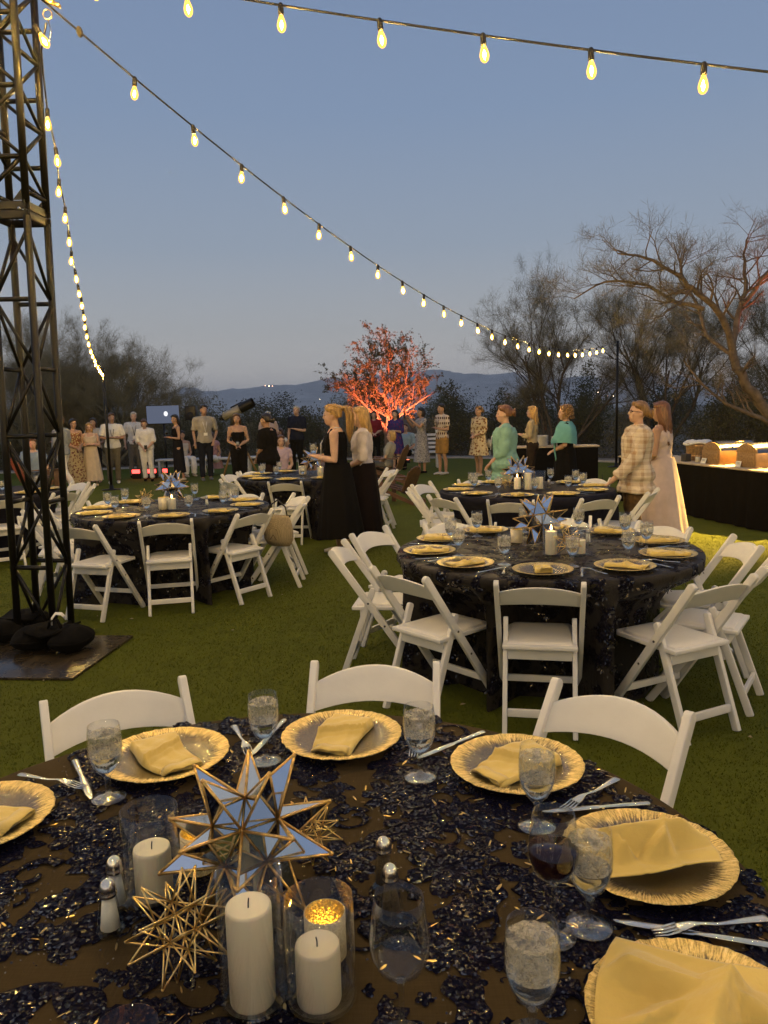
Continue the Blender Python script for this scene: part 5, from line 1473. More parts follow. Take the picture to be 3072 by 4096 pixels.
for i, (u, v) in enumerate(((BL - .95, .08), (BL - .28, .12), (BL - .14, .18))):
    b = MB(); b.tube([(-.10, 0, .012), (0, .012, .016), (.10, .004, .012)], .005, 6, flat=.6); b.tube([(-.10, 0, .012), (0, -.012, .016), (.10, -.004, .012)], .005, 6, flat=.6)
    o = b.build('serving_tongs', M_STEEL); o.location = onbuf(u, v); o.rotation_euler = (0, 0, bang + .3 * i - .2)
    tag(o, ('steel serving tongs between the two chafing dishes', 'steel tongs in front of the nearer chafing dish', 'steel tongs at the near end of the buffet')[i], 'tongs', 'serving tongs')
# warm work lamp on a stand past the end of the buffet: it lights the dishes and the turf
o = thing('heat_lamp', 'warm food lamp on a stand behind the near end of the buffet', 'lamp', (5.78, 10.55, 0))
b = MB(); b.tube([(0, 0, .02), (0, 0, 2.28), (-.02, 0, 2.36), (-.08, 0, 2.38)], .014, 10); b.build('stand', M_BLACKMETAL, o)
b = MB(); b.lathe([(.0005, 0), (.16, 0), (.16, .012), (.03, .02), (.0005, .02)], 20); b.build('foot', M_BLACKMETAL, o)
b = MB(); b.lathe([(.015, .10), (.03, .095), (.055, .05), (.075, .0), (.072, .0), (.05, .05), (.02, .085)], 24, (-.10, 0, 2.26)); b.build('shade', M_COPPER, o)
b = MB(); b.ell((-.10, 0, 2.275), (.022, .022, .022), 4, 2); b.build('bulb', emit('heat_bulb', (1.0, 0.62, 0.16), 60.0, 'NONE'), o)
ld = bpy.data.lights.new('heat_beam', 'SPOT'); ld.energy = 3600; ld.color = (1.0, 0.60, 0.13); ld.spot_size = 1.05; ld.spot_blend = .6; ld.shadow_soft_size = .03
l = bpy.data.objects.new('beam', ld); COL.objects.link(l); l.parent = o; l.location = (-.10, 0, 2.245)
l.rotation_euler = V((-.78, -.42, -1.0)).to_track_quat('-Z', 'Y').to_euler()

# ---------------------------------------------------------------- red lamps on the trees and by the screen
def uplight(label, loc, target, power, size=1.0, blend=.4, col=(1.0, 0.20, 0.095)):
    o = thing('uplight', label, 'lamp', loc, 0, 'red tree uplights')
    b = MB(); b.lathe([(.0005, 0), (.07, 0), (.075, .02), (.06, .10), (.0005, .10)], 16); b.build('housing', M_BLACKMETAL, o)
    b = MB(); b.lathe([(.0005, .104), (.05, .104), (.052, .101)], 16); b.build('lens', emit('red_lens', col, 6.0, 'NONE'), o)
    ld = bpy.data.lights.new('uplight_beam', 'SPOT'); ld.energy = power; ld.color = col; ld.spot_size = size; ld.spot_blend = blend; ld.shadow_soft_size = .05
    l = bpy.data.objects.new('beam', ld); COL.objects.link(l); l.parent = o; l.location = (0, 0, .115)
    d = V(target) - V(loc) - V((0, 0, .115)); l.rotation_euler = d.to_track_quat('-Z', 'Y').to_euler()
uplight('red lamp at the foot of the bushy tree behind the crowd', (.78, 23.7, 0), (.18, 26.0, 2.75), 8200, 1.05)
uplight('red lamp under the large leaning tree by the buffet', (7.9, 12.2, 0), (7.1, 12.9, 3.2), 1200, .8)
M_REDBAR = emit('red_light_bar', (1.0, 0.06, 0.05), 5.0)
for x, l, w in ((-6.55, .20, 'left'), (-6.15, .26, 'middle'), (-5.78, .12, 'right')):
    o = thing('light_bar', 'glowing red light bar on the ground, the %s one of three' % w, 'lamp', (x, 20.4, 0), 0, 'red light bars on the ground')
    b = MB(); b.box((0, 0, .20), (l, .05, .10)); b.build('lens', M_REDBAR, o, bevel=.01)
    b = MB(); b.box((0, .05, .14), (l + .04, .06, .28)); b.build('housing', M_BLACKMETAL, o, bevel=.01)

# ---------------------------------------------------------------- star party kit and lounge furniture behind
o = thing('display_screen', 'tilted flat display screen showing the bright moon on dusk blue', 'screen', (-6.02, 21.4, 0), .06)
b = MB(); b.box((0, .03, 1.68), (.92, .04, .52)); b.build('casing', M_BLACKMETAL, o, bevel=.006)
b = MB(); b.box((0, .006, 1.68), (.88, .004, .48)); b.build('panel', emit('screen_dusk_blue', (.17, .20, .29), .62, 'NONE'), o)
b = MB(); b.tube([(.08, .003, 1.70), (.08, .0, 1.70)], .055, 24, flat=1.25); b.build('moon_image', emit('screen_moon', (.95, .97, 1.0), 1.1, 'NONE'), o)
b = MB(); b.tube([(0, .06, 0), (0, .06, 1.5)], .03, 10); b.build('stand', M_BLACKMETAL, o)
b = MB(); b.box((0, .06, .02), (.6, .4, .03)); b.build('foot', M_BLACKMETAL, o)
o = thing('loudspeaker', 'black loudspeaker beside the moon screen', 'speaker', (-5.28, 21.6, 0))
b = MB(); b.box((0, 0, 1.70), (.30, .28, .40)); b.build('cabinet', M_BLACKMETAL, o, bevel=.015)
b = MB(); b.tube([(0, -.141, 1.63), (0, -.147, 1.63)], .10, 20); b.build('cone', M_BLACKCLOTH, o)
b = MB(); b.tube([(0, 0, 0), (0, 0, 1.5)], .02, 8); b.build('stand', M_BLACKMETAL, o)
o = thing('telescope', 'large telescope with black dew shield on a tripod, aimed up to the right', 'telescope', (-3.45, 18.4, 0))
M_TUBE = simple('pale_tube_paint', (.26, .24, .20), .35, .2)
d = V((.90, -.1, .40)).normalized(); c = V((-.02, 0, 1.70))
b = MB(); b.tube([c - d * .30, c + d * .16], .105, 24); b.build('tube', M_TUBE, o)
b = MB(); b.tube([c + d * .16, c + d * .50], .118, 24, cap=False); b.tube([c + d * .16, c + d * .165], .118, 24); b.build('dew_shield', M_BLACKMETAL, o)
b = MB(); b.tube([c - d * .36, c - d * .30], .07, 18); b.tube([c - d * .42, c - d * .36], .035, 14); b.build('eyepiece', M_BLACKMETAL, o)
b = MB(); b.tube([c + V((0, 0, .12)) - d * .1, c + V((0, 0, .12)) + d * .2], .03, 12); b.build('finder', M_BLACKMETAL, o)
b = MB(); b.box((-.06, 0, 1.50), (.14, .12, .26)); b.tube([(0, 0, 1.1), (0, 0, 1.45)], .06, 14); b.build('mount', M_BLACKMETAL, o, bevel=.01)
for k in range(3):
    a = 2 * pi * k / 3 + .5; b = MB(); b.tube([(.05 * cos(a), .05 * sin(a), 1.12), (.55 * cos(a), .55 * sin(a), .02)], .026, 8); b.build('leg', M_WOOD, o)
b = MB(); b.tube([(.35, -.45, 1.25), (.55, -.6, .75)], .03, 8, flat=.4); o2 = b.build('charcoal_tablet', M_CARD)
bpy.data.objects.remove(o2)

M_ADIR = simple('brown_stained_wood', (.13, .062, .03), .4, var=.4, vscale=6, bump=.1)
M_WHITEWOOD = simple('white_painted_wood', (.62, .61, .60), .55, var=.1)
def adirondack(label, loc, rz, s=1.0):
    o = thing('adirondack_chair', label, 'chair', loc, rz, 'brown slatted garden chairs', s)
    for k in range(7):
        x = -.24 + .08 * k; h = .95 + .10 * (1 - ((k - 3) / 3) ** 2)
        b = MB(); b.prism([(-.036, 0), (.036, 0), (.040, h - .52), (.02, h - .48), (-.02, h - .48), (-.040, h - .52)], 1, -.01, .01)
        b.xf(Matrix.Translation((x * 1.08, -.22, .30)) @ Matrix.Rotation(-.18 * 0 + radians(22), 4, 'X')); b.build('back_slat', M_ADIR, o, smooth=False)
    for k in range(6):
        b = MB(); b.box((0, -.18 + .09 * k, .30 + .022 * k), (.52, .075, .02)); b.build('seat_slat', M_ADIR, o, bevel=.003)
    for s_ in (-1, 1):
        b = MB(); b.box((s_ * .33, .05, .56), (.12, .68, .022)); b.build('armrest', M_ADIR, o, bevel=.006)
        b = MB(); b.box((s_ * .29, .30, .28), (.035, .10, .55)); b.build('front_leg', M_ADIR, o, bevel=.003)
        b = MB(); b.add([(s_ * .26, .36, .40), (s_ * .26, .36, .30), (s_ * .26, -.50, 0), (s_ * .26, -.50, .08), (s_ * .285, .36, .40), (s_ * .285, .36, .30), (s_ * .285, -.50, 0), (s_ * .285, -.50, .08)], [(0, 1, 2, 3), (7, 6, 5, 4), (0, 4, 5, 1), (1, 5, 6, 2), (2, 6, 7, 3), (3, 7, 4, 0)]); b.build('side_rail', M_ADIR, o, smooth=False)
    return o
adirondack('brown garden chair with fanned back slats behind the star table', (-1.20, 13.7, 0), radians(170), 1.05)
adirondack('brown garden chair in which the blonde woman with glasses sits', (.12, 17.0, 0), radians(75), 1.05)
adirondack('brown garden chair lit red at the left border behind the truss', (-7.35, 16.3, 0), radians(-50), 1.05)
adirondack('empty brown garden chair low behind the long black dress', (.28, 13.4, 0), radians(60), .8)
def bench(label, loc, rz, l, back, mat, gname):
    o = thing('bench', label, 'bench', loc, rz, gname)
    b = MB(); b.box((0, 0, .44), (l, .42, .05)); b.build('seat', mat, o, bevel=.006)
    for x in (-l / 2 + .1, l / 2 - .1):
        for y in (-.16, .16): b = MB(); b.box((x, y, .21), (.06, .06, .42)); b.build('leg', mat, o, bevel=.003)
    if back:
        for k in range(4): b = MB(); b.box((0, .22 + .02 * k, .56 + .115 * k), (l, .022, .07)); b.build('back_slat', mat, o, bevel=.003)
        for x in (-l / 2 + .04, l / 2 - .04): b = MB(); b.box((x, .25, .5), (.05, .05, 1.0)); b.build('post', mat, o, bevel=.003)
    return o
bench('white slatted bench behind the woman with the phone', (.98, 21.6, 0), 0, 1.3, True, M_WHITEWOOD, 'white benches')
bench('white cushioned bench behind the woman with the wine glass', (-5.05, 21.2, 0), 0, 2.3, False, M_WHITEWOOD, 'white benches')
bench('white bench behind the telescope', (-3.0, 21.4, 0), 0, 1.6, False, M_WHITEWOOD, 'white benches')
# service table with stacked plates in front of the thicket
o = thing('service_table', 'narrow dark-skirted service table behind the woman in the tan shirt', 'table', (3.55, 16.2, 0), -.15)
b = MB(); b.box((0, 0, .78), (1.9, .60, .03)); b.build('tabletop', M_BUFTOP, o, bevel=.004)
b = MB(); b.box((0, 0, .385), (1.86, .56, .755)); b.build('skirt', M_SKIRT, o, bevel=.01)
for i, (x, n) in enumerate(((3.35, 14), (3.62, 12), (3.9, 8))):
    b = MB()
    for k in range(n): b.lathe([(.0005, .016 * k), (.07, .016 * k), (.12, .016 * k + .013), (.118, .016 * k + .015), (.07, .016 * k + .004), (.0005, .016 * k + .004)], 28)
    o = b.build('plate_stack', M_CARD); o.location = (x, 16.1 - .1 * i, .797); tag(o, 'tall stack of white plates on the service table, the %s one' % ('left', 'middle', 'right')[i], 'plates', 'stacks of white plates')
b = MB(); b.box((0, 0, .10), (.75, .4, .20)); o = b.build('equipment_case', M_BLACKMETAL, bevel=.02); o.location = (5.1, 22.0, .01); o.rotation_euler = (0, 0, -.4); tag(o, 'low black equipment case on the path by the pole', 'case')
# woven handbag hung on a chair of the truss-side table
t = NT('woven_straw')
_wv = t.n('TexBrick', {'Vector': t.co('Object', 55.0), 'Color1': (.42, .34, .21), 'Color2': (.30, .24, .14), 'Mortar': (.16, .12, .07), 'Scale': 1.0})
M_STRAW = t.end(t.pbr(_wv.outputs['Color'], .85, 0, .2, t.bump(_wv.outputs['Fac'], .5, .006)))
o = thing('handbag', 'woven straw handbag with a dark strap hung on the chair', 'bag', (-.98, 7.02, .42), radians(-35))
b = MB(); b.rings([[(w * cos(2 * pi * k / 24) * (1 if abs(cos(2 * pi * k / 24)) < .7 else 1), d_ * sin(2 * pi * k / 24), z) for k in range(24)] for z, w, d_ in ((0, .13, .05), (.06, .17, .075), (.16, .175, .07), (.25, .15, .045), (.28, .13, .03))]); b.build('body', M_STRAW, o)
b = MB(); b.tube([(-.12, 0, .27), (-.10, 0, .36), (0, .01, .42), (.10, 0, .36), (.12, 0, .27)], .007, 8); b.build('strap', M_WICK, o)
b = MB(); b.tube([(0, 0, 0), (.01, 0, -.10), (.02, .01, -.25), (.012, 0, -.38)], .009, 6, flat=.3); o = b.build('bag_strap', M_WICK); o.location = (2.52, 8.82, .83); tag(o, 'thin dark strap hanging from a chair post beside the plaid sleeve', 'strap')
# ---------------------------------------------------------------- people
M_SKIN = {}
def skin(tone):
    if tone not in M_SKIN:
        c = {'fair': (.56, .35, .245), 'tan': (.44, .26, .17), 'olive': (.36, .21, .135)}[tone]
        t = NT('skin_' + tone); co = t.co()
        M_SKIN[tone] = t.end(t.pbr(t.mix(1.0, c, t.ramp(t.noise(co, 12, 3).outputs['Fac'], [(.3, .88), (.7, 1.06)]), 'MULTIPLY'), .5, 0, .4, None, Subsurface_Weight=.12, Subsurface_Radius=(.02, .008, .004)))
    return M_SKIN[tone]
_hm = {}
def hairm(col):
    if col not in _hm:
        c = {'blonde': (.42, .255, .085), 'darkblonde': (.24, .135, .05), 'brown': (.085, .042, .02), 'dark': (.018, .012, .009), 'grey': (.42, .40, .37), 'auburn': (.17, .075, .032)}[col]
        t = NT('hair_' + col); st = t.noise(t.co('Object', (55, 55, 7)), 1.0, 4, .6).outputs['Fac']
        _hm[col] = t.end(t.pbr(t.mix(1.0, c, t.ramp(st, [(.3, .5), (.7, 1.45)]), 'MULTIPLY'), .38, 0, .45, t.bump(st, .7, .006)))
    return _hm[col]
_cm = {}
def cloth(name, col, kind='plain', col2=None, sc=1.0, rough=.8):
    if name in _cm: return _cm[name]
    t = NT('fabric_' + name); co = t.co()
    wr = t.noise(co, 9, 4).outputs['Fac']; weave = t.noise(co, 220, 2).outputs['Fac']
    c = col
    if kind == 'plaid':
        sp = t.n('SeparateXYZ', {'Vector': co}).outputs
        def band(s, f, w, ph=0.0):
            m = t.math('FRACT', t.math('ADD', t.math('MULTIPLY', s, f), ph)); return t.math('LESS_THAN', m, w)
        hor = t.math('ADD', t.math('MULTIPLY', band(sp['Z'], 9.0, .30), .55), t.math('MULTIPLY', band(sp['Z'], 9.0, .08, .45), .5))
        ver = t.math('ADD', t.math('MULTIPLY', band(sp['Y'], 9.0, .30), .55), t.math('MULTIPLY', band(sp['X'], 9.0, .25, .4), .35))
        c = t.mix(t.math('MULTIPLY', t.math('ADD', hor, ver), .62, True), col, col2)
    elif kind == 'gingham':
        ck = t.n('TexChecker', {'Vector': t.co('Object', 60.0), 'Scale': 1.0}).outputs['Fac']; c = t.mix(t.math('MULTIPLY', ck, .5), col, col2)
    elif kind == 'floral':
        d = t.n('TexVoronoi', {'Vector': t.n('VectorMath', {0: co, 1: t.n('VectorMath', {0: t.noise(co, 22, 3).outputs['Color'], 1: (.07, .07, .07)}, operation='MULTIPLY').outputs[0]}, operation='ADD').outputs[0], 'Scale': 16.0 * sc})
        c = t.mix(t.ramp(d.outputs['Distance'], [(.36, 1.0), (.46, 0.0)]), col, col2)
    elif kind == 'rows':
        sp = t.n('SeparateXYZ', {'Vector': co}).outputs
        m = t.math('FRACT', t.math('MULTIPLY', sp['Z'], 8.0)); k = t.math('FRACT', t.math('MULTIPLY', t.math('ADD', sp['X'], sp['Y']), 13.0))
        c = t.mix(t.math('MULTIPLY', t.math('LESS_THAN', m, .45), t.math('LESS_THAN', k, .6)), col, col2)
    c = t.mix(.45, c, t.ramp(wr, [(.3, .72), (.7, 1.12)]), 'MULTIPLY')
    _cm[name] = t.end(t.pbr(c, rough, 0, .08, t.bump(t.math('ADD', wr, t.math('MULTIPLY', weave, .25)), .35, .02), Sheen_Weight=.0))
    return _cm[name]
M_EYE = simple('eye_dark', (.03, .02, .016), .2); M_LIP = simple('lip', (.36, .13, .11), .45); M_SOLE = simple('pale_sole', (.62, .58, .52), .7)
M_LANYARD = simple('white_lanyard', (.72, .72, .74), .6)
TEX = bpy.data.textures.new('cloth_folds', 'CLOUDS'); TEX.noise_scale = .075; TEX.noise_depth = 2

def what_label(what, label):
    if 'ponytail' in label: return 'goblet in the hands of the woman in the long black dress'
    if 'strapless' in label: return 'drink in the hand of the woman in the strapless jumpsuit'
    if 'maxi' in label: return 'glass of red wine held by the woman in the maxi dress'
    return 'drink held by the grey-haired guest in pink'
def soft(o, voxel, it=5, disp=0.0):
    m = o.modifiers.new('remesh', 'REMESH'); m.mode = 'VOXEL'; m.voxel_size = voxel; m.use_smooth_shade = True
    m = o.modifiers.new('smooth', 'SMOOTH'); m.iterations = it; m.factor = .5
    if disp:
        m = o.modifiers.new('folds', 'DISPLACE'); m.texture = TEX; m.strength = disp; m.mid_level = .5; m.texture_coords = 'LOCAL'
    return o
def oval(c, rx, ry, n=16, rot=None):
    out = []
    for k in range(n):
        a = 2 * pi * k / n; p = V((rx * cos(a), ry * sin(a), 0))
        out.append(V(c) + (rot @ p if rot is not None else p))
    return out
TORSO = [(.80, .09, .085, 0), (.87, .165, .118, -.012), (.94, .168, .116, -.010), (1.02, .142, .098, 0), (1.09, .132, .093, .004), (1.17, .140, .100, .006), (1.26, .156, .112, .006), (1.34, .160, .102, 0), (1.395, .135, .082, -.006), (1.44, .07, .06, -.012)]
HEAD = [(.0, .048, .020, .018), (.018, .040, .042, .046), (.05, .026, .056, .070), (.09, .012, .065, .086), (.13, .002, .071, .096), (.165, -.004, .072, .096), (.20, -.008, .062, .082), (.225, -.010, .040, .052), (.236, -.010, .012, .016)]
def person(label, loc, face, h=1.68, tone='fair', hair=('dark', 'short'), sex='f', build=1.0, arms=('down', 'down'), wear=(), seated=False, lean=0.0, headturn=0.0, headtilt=0.0, near=False, stride=0.0, lanyard=None, glasses=False, hold=None):
    root = thing('person', label, 'person', loc, radians(face), 'guests on the lawn')
    vox = .0105 if near else .017
    rp = random.Random(len(label) * 13 + int(loc[0] * 100))
    if not seated:
        if stride == 0: stride = rp.choice((-1, 1)) * rp.uniform(.02, .075)
        root.rotation_euler = (radians(rp.uniform(-1.5, 1.5)), radians(rp.uniform(-1.8, 1.8)), radians(face))
    k = h / 1.70
    drop = .44 if seated else 0.0
    Lr = Matrix.Rotation(-radians(lean), 4, 'X')
    hipz = .90
    def up(p):            # upper body: lean about the hips, then drop when seated
        q = Lr @ (V(p) - V((0, 0, hipz))) + V((0, 0, hipz - drop)); return q * k
    bw = build
    sw = .172 if sex == 'f' else .198
    # --- skeleton
    sh = {s: V((s * sw, -.005, 1.375)) for s in (-1, 1)}
    ARM = {'down': ((.215, -.02, 1.10), (.225, .045, .86)), 'crossed': ((.225, .03, 1.11), (-.03, .195, 1.13)), 'clasp': ((.225, .0, 1.09), (.03, .185, .99)), 'hold': ((.215, .0, 1.09), (.09, .22, 1.14)),
           'phone': ((.215, .15, 1.21), (.10, .36, 1.42)), 'pocket': ((.235, -.05, 1.10), (.19, .06, .90)), 'hip': ((.31, -.07, 1.12), (.18, .02, .98)), 'chair': ((.215, .07, 1.09), (.14, .24, .90)), 'low': ((.22, .02, 1.09), (.05, .20, .91)), 'back': ((.215, -.09, 1.10), (.08, -.14, .93))}
    J = {}
    for s, pose in ((-1, arms[0]), (1, arms[1])):
        e, w = ARM[pose] if isinstance(pose, str) else pose
        J[s] = (sh[s], V((s * e[0] * (sw / .172), e[1], e[2])), V((s * w[0], w[1], w[2])))
    if seated:
        legs = {s: [V((s * .09, .02, .88 - drop)), V((s * .11, .46, .50)), V((s * .11, .50, .28)), V((s * .115, .46, .085))] for s in (-1, 1)}
    else:
        legs = {s: [V((s * .085, 0, .87)), V((s * .092, .015 + s * stride * .45, .48)), V((s * .094, -.02 + s * stride * .75, .33)), V((s * .095, -.015 + s * stride, .085 + (max(0, -s * stride) * .25)))] for s in (-1, 1)}
    # --- body
    b = MB()
    tb = 1.0 if near else 1.0
    b.rings([[up(p) for p in oval((0, y, z), rx * bw, ry * bw)] for z, rx, ry, y in TORSO])
    if sex == 'f':
        for s in (-1, 1): b.ell(up((s * .066 * bw, .066, 1.225)), (.058 * k, .056 * k, .062 * k), 12, 8)
    b.tube([up((-sw * .9, -.008, 1.385)), up((0, -.014, 1.405)), up((sw * .9, -.008, 1.385))], [.046 * k, .055 * k, .046 * k], 10)
    b.tube([up((0, -.018, 1.38)), up((0, -.006, 1.46)), up((0, .006, 1.53))], [.062 * k, .052 * k, .050 * k], 12)
    for s in (-1, 1):
        A, E_, W_ = [up(p) for p in J[s]]; f = bw ** .6
        b.tube([A, A.lerp(E_, .3), A.lerp(E_, .7), E_, E_.lerp(W_, .3), E_.lerp(W_, .75), W_], [.050 * k * f, .046 * k * f, .040 * k * f, .036 * k * f, .038 * k * f, .029 * k * f, .025 * k], 10)
        b.ell(A, (.052 * k * f,) * 3, 10, 8)
        # hand: palm, four fingers and a thumb, curled a little
        fd = (W_ - E_).normalized(); sd = fd.cross(V((0, 0, 1)))
        sd = sd.normalized() if sd.length > .2 else V((0, 1, 0)); nd = sd.cross(fd).normalized()
        b.tube([W_ - fd * .01, W_ + fd * .035 * k, W_ + fd * .075 * k], [.024 * k, .034 * k, .032 * k], 10, flat=.55)
        fr = .0085 * k if near else .0105 * k
        for i, l in enumerate((.062, .074, .070, .054)):
            q = W_ + fd * .070 * k + sd * (.026 - .0175 * i) * k
            b.tube([q, q + (fd * .55 - nd * .10) * l * k, q + (fd * .95 - nd * .42) * l * k], [fr, fr * .95, fr * .75], 6)
        q = W_ + fd * .02 * k + sd * .028 * k
        b.tube([q, q + (fd * .5 + sd * .55 - nd * .25) * .045 * k, q + (fd * 1.1 + sd * .65 - nd * .45) * .055 * k], [fr * 1.25, fr * 1.1, fr * .85], 6)
    HM = Matrix.Translation(up((0, .012, 1.475))) @ Matrix.Rotation(radians(headturn), 4, 'Z') @ Matrix.Rotation(-radians(headtilt) - radians(lean) * .5, 4, 'X') @ Matrix.Scale(k, 4)
    hd = lambda p: HM @ V(p)
    b.rings([[hd(p) for p in oval((0, y, z), rx, ry, 18)] for z, y, rx, ry in HEAD])
    b.tube([hd((0, .088, .135)), hd((0, .104, .108)), hd((0, .112, .088)), hd((0, .094, .078))], [.009 * k, .011 * k, .014 * k, .010 * k], 8)
    b.tube([hd((-.035, .078, .140)), hd((0, .094, .143)), hd((.035, .078, .140))], .010 * k, 6)
    b.tube([hd((-.02, .086, .048)), hd((0, .094, .049)), hd((.02, .086, .048))], .009 * k, 6)
    for s in (-1, 1): b.ell(hd((s * .072, -.004, .105)), (.011 * k, .022 * k, .030 * k), 8, 6); b.ell(hd((s * .038, .066, .085)), (.026 * k, .024 * k, .026 * k), 8, 6)
    for s in (-1, 1):
        L = [p * k for p in legs[s]]; f = bw ** .7
        b.tube([L[0], L[0].lerp(L[1], .5), L[1], L[1].lerp(L[2], .6), L[2], L[3]], [.088 * k * f, .070 * k * f, .052 * k * f, .052 * k * f, .050 * k * f, .034 * k], 12)
        a = L[3]; b.tube([a + V((0, -.045, -.045)) * k, a + V((0, .0, -.045)) * k, a + V((0, .08, -.058)) * k, a + V((0, .155, -.066)) * k], [.034 * k, .040 * k, .036 * k, .020 * k], 10, flat=.8)
    body = soft(b.build('body', skin(tone), root), vox, 4)
    # --- face
    b = MB()
    for s in (-1, 1): b.ell(hd((s * .031, .0815, .118)), (.0125 * k, .0075 * k, .0075 * k), 8, 6)
    b.build('eyes', M_EYE, root)
    b = MB(); b.tube([hd((-.022, .0900, .0475)), hd((0, .1005, .0475)), hd((.022, .0900, .0475))], [.003 * k, .006 * k, .003 * k], 6); b.build('mouth', M_LIP, root)
    # --- hair
    col, style = hair
    b = MB()
    strands = 90 if near else 26
    rn = random.Random(hash(label) % 1000 if False else len(label) * 7 + int(h * 100))
    cap = (.082, .104, .088)
    if style != 'bald':
        for i in range(14):     # cap: overlapping rows leaving the face free
            a = i / 13 * pi
            yy = -.02 - .0 * cos(a)
        rg = []
        for z, y, rx, ry in ((.085, -.040, .066, .066), (.115, -.030, .077, .080), (.15, -.020, .081, .092), (.185, -.012, .079, .096), (.215, -.010, .064, .080), (.24, -.010, .036, .046), (.248, -.010, .008, .010)): rg.append([hd(p) for p in oval((0, y, z), rx, ry, 18)])
        b.rings(rg)
        for s in (-1, 1): b.ell(hd((s * .058, .028, .185)), (.028 * k, .050 * k, .030 * k), 10, 8)
        b.ell(hd((0, .058, .212)), (.052 * k, .034 * k, .022 * k), 10, 8)
    def lock(pts, r0, r1, n=5):
        m = len(pts); b2.tube([hd(p) for p in pts], [(r0 + (r1 - r0) * i / (m - 1)) * k for i in range(m)], n)
    b2 = MB()
    if style in ('long', 'longback'):
        rg = []
        for z, y, rx, ry in ((.17, -.030, .082, .080), (.10, -.045, .088, .074), (.02, -.060, .092, .060), (-.06, -.072, .092, .050), (-.14, -.085, .085, .042), (-.21, -.090, .062, .030), (-.25, -.092, .03, .015)): rg.append([hd(p) for p in oval((0, y, z), rx, ry, 16)])
        b.rings(rg)
        for i in range(strands):
            s = rn.uniform(-1, 1); x = s * .088
            lock([(x * .8, -.02 - .07 * (1 - abs(s)), .19), (x, -.05 - .06 * (1 - abs(s)), .08), (x * 1.05, -.09 - .04 * (1 - abs(s)) + rn.uniform(-.01, .01), -.06), (x * .95 + rn.uniform(-.02, .02), -.115 + .02 * abs(s), -.17), (x * .8 + rn.uniform(-.02, .02), -.118, -.25 - rn.uniform(0, .05))], .0075, .002)
        for s in (-1, 1):
            for i in range(6): lock([(s * .070, .03 - .01 * i, .18), (s * .086, .015 - .012 * i, .09), (s * .088, -.01 - .012 * i, .0), (s * (.082 + .006 * i), -.02 - .015 * i, -.12)], .010, .004)
    if style == 'ponytail':
        P = [(0, -.098, .185), (0, -.150, .190), (0, -.185, .13), (0, -.185, .03), (.0, -.175, -.07), (0, -.165, -.15)]
        b.tube([hd(p) for p in P], [.026 * k, .036 * k, .044 * k, .042 * k, .030 * k, .008 * k], 12)
        b.ell(hd((0, -.075, .185)), (.05 * k, .05 * k, .045 * k), 12, 8)
        for i in range(strands):
            ox, oy = rn.gauss(0, .022), rn.gauss(0, .016)
            lock([(ox * .5, -.10, .185 + oy * .5), (ox, -.158 + oy, .195), (ox * 1.3, -.195 + oy * 1.3, .12), (ox * 1.4, -.19 + oy * 1.3, .02), (ox * 1.2 + rn.gauss(0, .008), -.18 + oy, -.09), (ox + rn.gauss(0, .012), -.17, -.17 - rn.uniform(0, .04))], .006, .0018)
        for i in range(strands):
            a = rn.uniform(-1.4, 1.4); z = rn.uniform(.12, .235)
            lock([(.080 * sin(a) * (1 - max(0, z - .18) * 8), .06 * cos(a) * 1.0, z + .006), (.086 * sin(a), -.045, z + .012 - .03 * abs(sin(a))), (.03 * sin(a), -.10, .187)], .0045, .003)
    if style in ('bun', 'updo'):
        b.ell(hd((0, -.118, .115 if style == 'bun' else .135)), (.052 * k, .045 * k, .052 * k), 12, 9)
        for i in range(strands):
            a0 = rn.uniform(0, 6.28); r = rn.uniform(.03, .054); c = (0, -.118, .115 if style == 'bun' else .135)
            lock([(c[0] + r * cos(a0 + t_), c[1] - .030 * rn.uniform(.4, 1.1), c[2] + r * sin(a0 + t_)) for t_ in (0, .5, 1.0, 1.6)], .006, .003)
    if style == 'curly':
        for i in range(110 if near else 60):
            a = rn.uniform(-2.5, 2.5); z = rn.uniform(.03, .24); rr = .090 + .022 * rn.random()
            w = sqrt(max(.05, 1 - max(0, (z - .13) / .125) ** 2))
            q = (rr * sin(a) * w, -.014 - .1 * cos(a) * w * 1.0 if True else 0, z); q = (q[0], -.012 - rr * 1.06 * cos(a) * w if abs(a) < 1.75 else -.012 + .04, q[2])
            b2.ell(hd(q), (.020 * k, .020 * k, .018 * k), 7, 5)
    if style == 'bob':
        rg = []
        for z, y, rx, ry in ((.17, -.028, .085, .084), (.10, -.038, .094, .080), (.04, -.042, .094, .074), (-.005, -.045, .078, .058)): rg.append([hd(p) for p in oval((0, y, z), rx, ry, 16)])
        b.rings(rg)
    if style != 'bald':
        soft(b.build('hair', hairm(col), root), .010 if near else .014, 3, .010)
        if b2.v: b2.build('hair_strands', hairm(col), root)
    if glasses:
        b = MB()
        for s in (-1, 1): b.tube([hd((s * .033 + .022 * cos(a), .101, .117 + .017 * sin(a))) for a in [pi * i / 5 for i in range(11)]], .0024 * k, 5); b.tube([hd((s * .055, .098, .121)), hd((s * .076, .06, .122)), hd((s * .078, 0, .118))], .0024 * k, 5)
        b.tube([hd((-.011, .102, .119)), hd((.011, .102, .119))], .0022 * k, 5); b.build('glasses', M_EYE, root)
